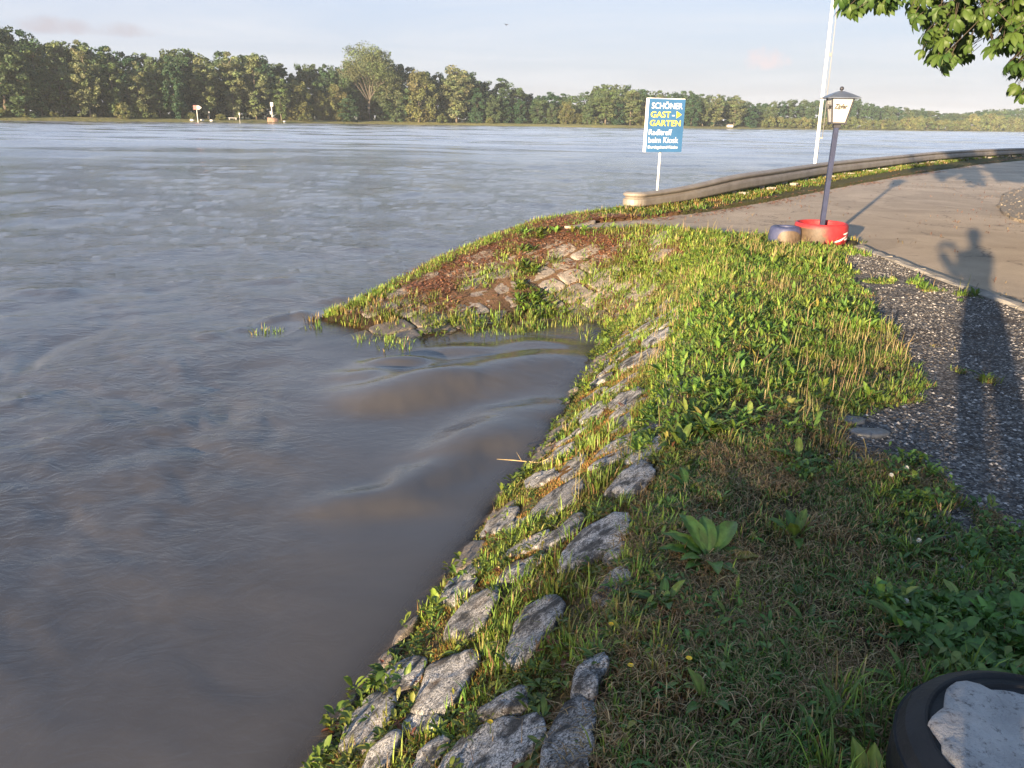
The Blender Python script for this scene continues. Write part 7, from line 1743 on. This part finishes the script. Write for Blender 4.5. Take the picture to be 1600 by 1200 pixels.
for i, (x, y, s, lab) in enumerate([(-100.6, 251.5, 0.5, 'pale boulder at the foot of the arrow sign'), (-96.2, 255.8, 0.42, 'pale boulder right of the arrow sign'), (-98.6, 254.4, 0.42, 'pale boulder between arrow sign and marker post'), (-81.4, 271.0, 1.5, 'reddish heap of stones under the tall white board'), (-78.2, 273.2, 0.35, 'small pale stone right of the tall white board')]):
    V, F, org, r = mound([(x + s * 1.2 * math.cos(t), y + s * math.sin(t)) for t in np.linspace(0, 6.283, 10)[:-1]], s * 0.7, lambda x, y: np.full(np.shape(x), -0.35), 0.2, 18, 600 + i, s * 0.15)
    o = link('boulder', np_mesh('boulder', V, F, simple_mat('heap_stone', (0.24, 0.15, 0.11), 0.9, 0, 0.2, 2, 0.5) if s > 1 else M_POST, True)); o.location = org
    tag(o, lab, 'boulder')
for name, x, y in (('hut', 100.5, 383.0),):
    h_ = empty(name, (x, y, 0)); tag(h_, 'tiny pale hut at the water on the far bank', 'hut')
    bm = bmesh.new(); box(bm, (0, 0, 0.35), (2.6, 2.0, 1.0)); link('wall', bm_mesh('wall', bm, M_POST), h_)
    bm = bmesh.new(); vs_ = box(bm, (0, 0, 1.05), (3.0, 2.4, 0.4), None, 0.5); link('roof', bm_mesh('roof', bm, M_BARK), h_)

# ---- unseen trees added behind the viewer to cast shade on the near grass
for i, (dx, h, w) in enumerate([(3.8, 7.8, 6.6), (8.2, 7.9, 7.0), (13.5, 7.5, 6.5), (18.5, 7.9, 7), (24, 7.6, 7), (29.5, 7.9, 7.5), (35, 7.7, 8)]):
    x, y = -31.0 + 0.87 * dx, -49.8 - 0.49 * dx
    tree('d', x, y, h, w, 'low dense broadleaf tree added unseen behind the viewpoint to shade the near grass', 'added shade trees behind the viewpoint')

# ---- horse chestnut whose branches hang into the picture
M_CHEST = leaf_mat('chestnut_leaves', lambda t: t.mix(1.0, t.mix(t.objrand(), (0.036, 0.075, 0.018), (0.072, 0.108, 0.024)), t.attr('tint'), 'MULTIPLY'), 0.5, 0.35, 0.3)
def compound(seed, simple=False):
    r = np.random.default_rng(seed)
    n = int(r.integers(5, 8))
    az = np.linspace(-1.9, 1.9, n) + r.uniform(-0.1, 0.1, n)
    L = (0.17 - 0.022 * np.abs(az) ** 1.3) * r.uniform(0.85, 1.1, n)
    z0 = np.zeros(n)
    V, q, t, c = leaves(z0, z0.copy(), z0.copy(), az, L, L * 0.42, r.uniform(-0.1, 0.25, n), r.uniform(0.5, 1.2, n), np.repeat(np.array([[0.95, 1.0, 0.95]]), n, 0) * r.uniform(0.85, 1.15, (n, 1)), 0.18, simple)
    return V, q, t, c
LEAFM = []
for i in range(6):
    V, q, t, c = compound(900 + i)
    LEAFM.append((np_mesh('chestnut_leaf', V, [q, t], M_CHEST, True, c), V, q, t, c))
SIMPLE = [compound(900 + i, True) for i in range(6)]
CT = Vector((9.8, 9.6, 0.0))
chest = empty('chestnut_tree', CT); tag(chest, 'horse chestnut with large hand shaped leaves hanging into the upper right corner', 'tree')
bm = bmesh.new()
tube(bm, [(0, 0, -0.2), (0, 0, 0.3), (0.05, 0, 1.4), (0.0, 0.1, 3.0), (0.1, 0, 5.0), (0, 0, 8.5)], [0.36, 0.27, 0.23, 0.21, 0.14, 0.03], 12)
lm = random.Random(4)
LIMBS = [((0, 0, 2.3), (-3.0, -0.9, 2.75), (-5.6, -1.2, 2.75)), ((0, 0, 2.2), (-2.2, -1.8, 2.7), (-4.3, -2.6, 2.35)), ((0, 0, 2.5), (-1.9, -0.2, 2.9), (-3.7, -0.6, 2.55)), ((0, 0, 2.1), (-1.8, -2.2, 2.6), (-3.4, -3.4, 2.0)), ((0, 0, 2.6), (-1.4, -0.8, 3.0), (-3.4, -0.2, 2.45))]
LIMBS = [tuple(Vector(p) + Vector((0.1, 0.7, 0.45)) * (i > 0) for i, p in enumerate(a)) for a in LIMBS]
for a in LIMBS: tube(bm, a, [0.11, 0.045, 0.008], 7)
for k in range(12):
    a = lm.uniform(0, 6.283); zz = lm.uniform(2.4, 6)
    l = lm.uniform(2.5, 4.8) * (1 - (zz - 2.4) / 7)
    tube(bm, [(0, 0, zz), (math.cos(a) * l * 0.5, math.sin(a) * l * 0.5, zz + 0.7), (math.cos(a) * l, math.sin(a) * l, zz + 1.0)], [0.10, 0.055, 0.015], 6)
link('trunk', bm_mesh('trunk', bm, M_BARK_DARK, True), chest)
tips = [Vector(a[2]) for a in LIMBS]
twb = bmesh.new()
FAR_LEAVES = []
NEAREST = set(sorted(range(len(LEAF_POS)), key=lambda i: math.dist(LEAF_POS[i], (0, 0, EYE)))[:298])
for i, p in enumerate(LEAF_POS):
    loc = Vector(p) - CT
    me = LEAFM[i % 6][0]
    out = math.atan2(loc.y, loc.x) + lm.uniform(-1.3, 1.3)
    eu = (lm.uniform(-0.4, 0.4), lm.uniform(0.15, 1.15), out); sl = lm.uniform(0.7, 1.05)
    if i in NEAREST: link('leaf', me, chest, loc, eu, sl)
    else: FAR_LEAVES.append((loc, eu, sl, i % 6))
    q = min((a[1] for a in LIMBS), key=lambda a: (Vector(a) - loc).length)
    tip = min(tips, key=lambda a: (a - loc).length)
    s = tip.lerp(Vector(q), lm.uniform(0.0, 0.7))
    if i % 9 == 0:
        tube(twb, [s, s.lerp(loc, 0.6) + Vector((0, 0.1, 0.08)), loc], [0.007, 0.005, 0.003], 4)
    else:
        d = (s - loc).normalized() * 0.12
        tube(twb, [loc + d + Vector((0, 0, 0.05)), loc], [0.004, 0.003], 4)
link('twigs', bm_mesh('twigs', twb, M_BARK_DARK, True), chest)
# the rest of the crown, out of the picture
rr_ = np.random.default_rng(17)
N = 22000
t = rr_.uniform(0, 1, N)
prof = np.where(t < 0.3, 0.75 + 0.25 * t / 0.3, np.sqrt(np.maximum(0.02, 1 - ((t - 0.3) / 0.72) ** 2)))
a = rr_.uniform(0, 6.283, N); q = rr_.uniform(0.55, 1.0, N) ** 0.5
lp = np.stack([np.cos(a) * q * prof * 5.6, np.sin(a) * q * prof * 5.6, 2.3 + t * 7.4], -1)
wx_, wy_, wz_ = lp[:, 0] + CT.x, lp[:, 1] + CT.y, lp[:, 2] - 1.5
hid = (wx_ > 0.70 * wy_) | (wz_ > 0.25 * np.hypot(wx_, wy_)) | (wy_ < 0.5)
clump = fbm(lp[:, 0] * 0.8 + lp[:, 2] * 0.5, lp[:, 1] * 0.8 - lp[:, 2] * 0.4, 33, 3) > 0.37
lp = lp[hid & clump]; az_ = np.arctan2(lp[:, 1], lp[:, 0]) + rr_.uniform(-1, 1, len(lp))
pit = rr_.uniform(0.2, 1.1, len(lp)); rol = rr_.uniform(-0.4, 0.4, len(lp)); sc = rr_.uniform(1.1, 1.6, len(lp)); wh = rr_.integers(0, 6, len(lp))
pile = Pile()
for k in range(6):
    V, q, tt, c = SIMPLE[k]
    s = np.where(wh == k)[0]
    for ii in s:
        M = Matrix.Rotation(az_[ii], 3, 'Z') @ Matrix.Rotation(pit[ii], 3, 'Y') @ Matrix.Rotation(rol[ii], 3, 'X')
        pile.add(V @ np.array(M).T * sc[ii] + lp[ii], q, tt, c)
for loc, eu, sl, k in FAR_LEAVES:
    _, V, q, tt, c = LEAFM[k]
    M = (Matrix.Rotation(eu[2], 3, 'Z') @ Matrix.Rotation(eu[1], 3, 'Y') @ Matrix.Rotation(eu[0], 3, 'X'))
    pile.add(V @ np.array(M).T * sl + np.array(loc), q, tt, c)
o = link('foliage', pile.build('foliage', M_CHEST, True), chest); o['kind'] = 'stuff'

# ------------------------------------------------------------------ evening haze
t = NT('haze_air'); t.n.remove(t.tc)
pv = t.n.new('ShaderNodeVolumePrincipled')
pv.inputs['Color'].default_value = (0.78, 0.88, 1.0, 1); pv.inputs['Density'].default_value = HAZE; pv.inputs['Anisotropy'].default_value = 0.0
t.l.new(pv.outputs[0], t.out.inputs['Volume'])
bm = bmesh.new(); box(bm, (0, 900, 16.3), (6400, 6200, 40.4))
tag(link('haze', bm_mesh('haze', bm, t.m)), 'thin evening haze over the river', kind='stuff')
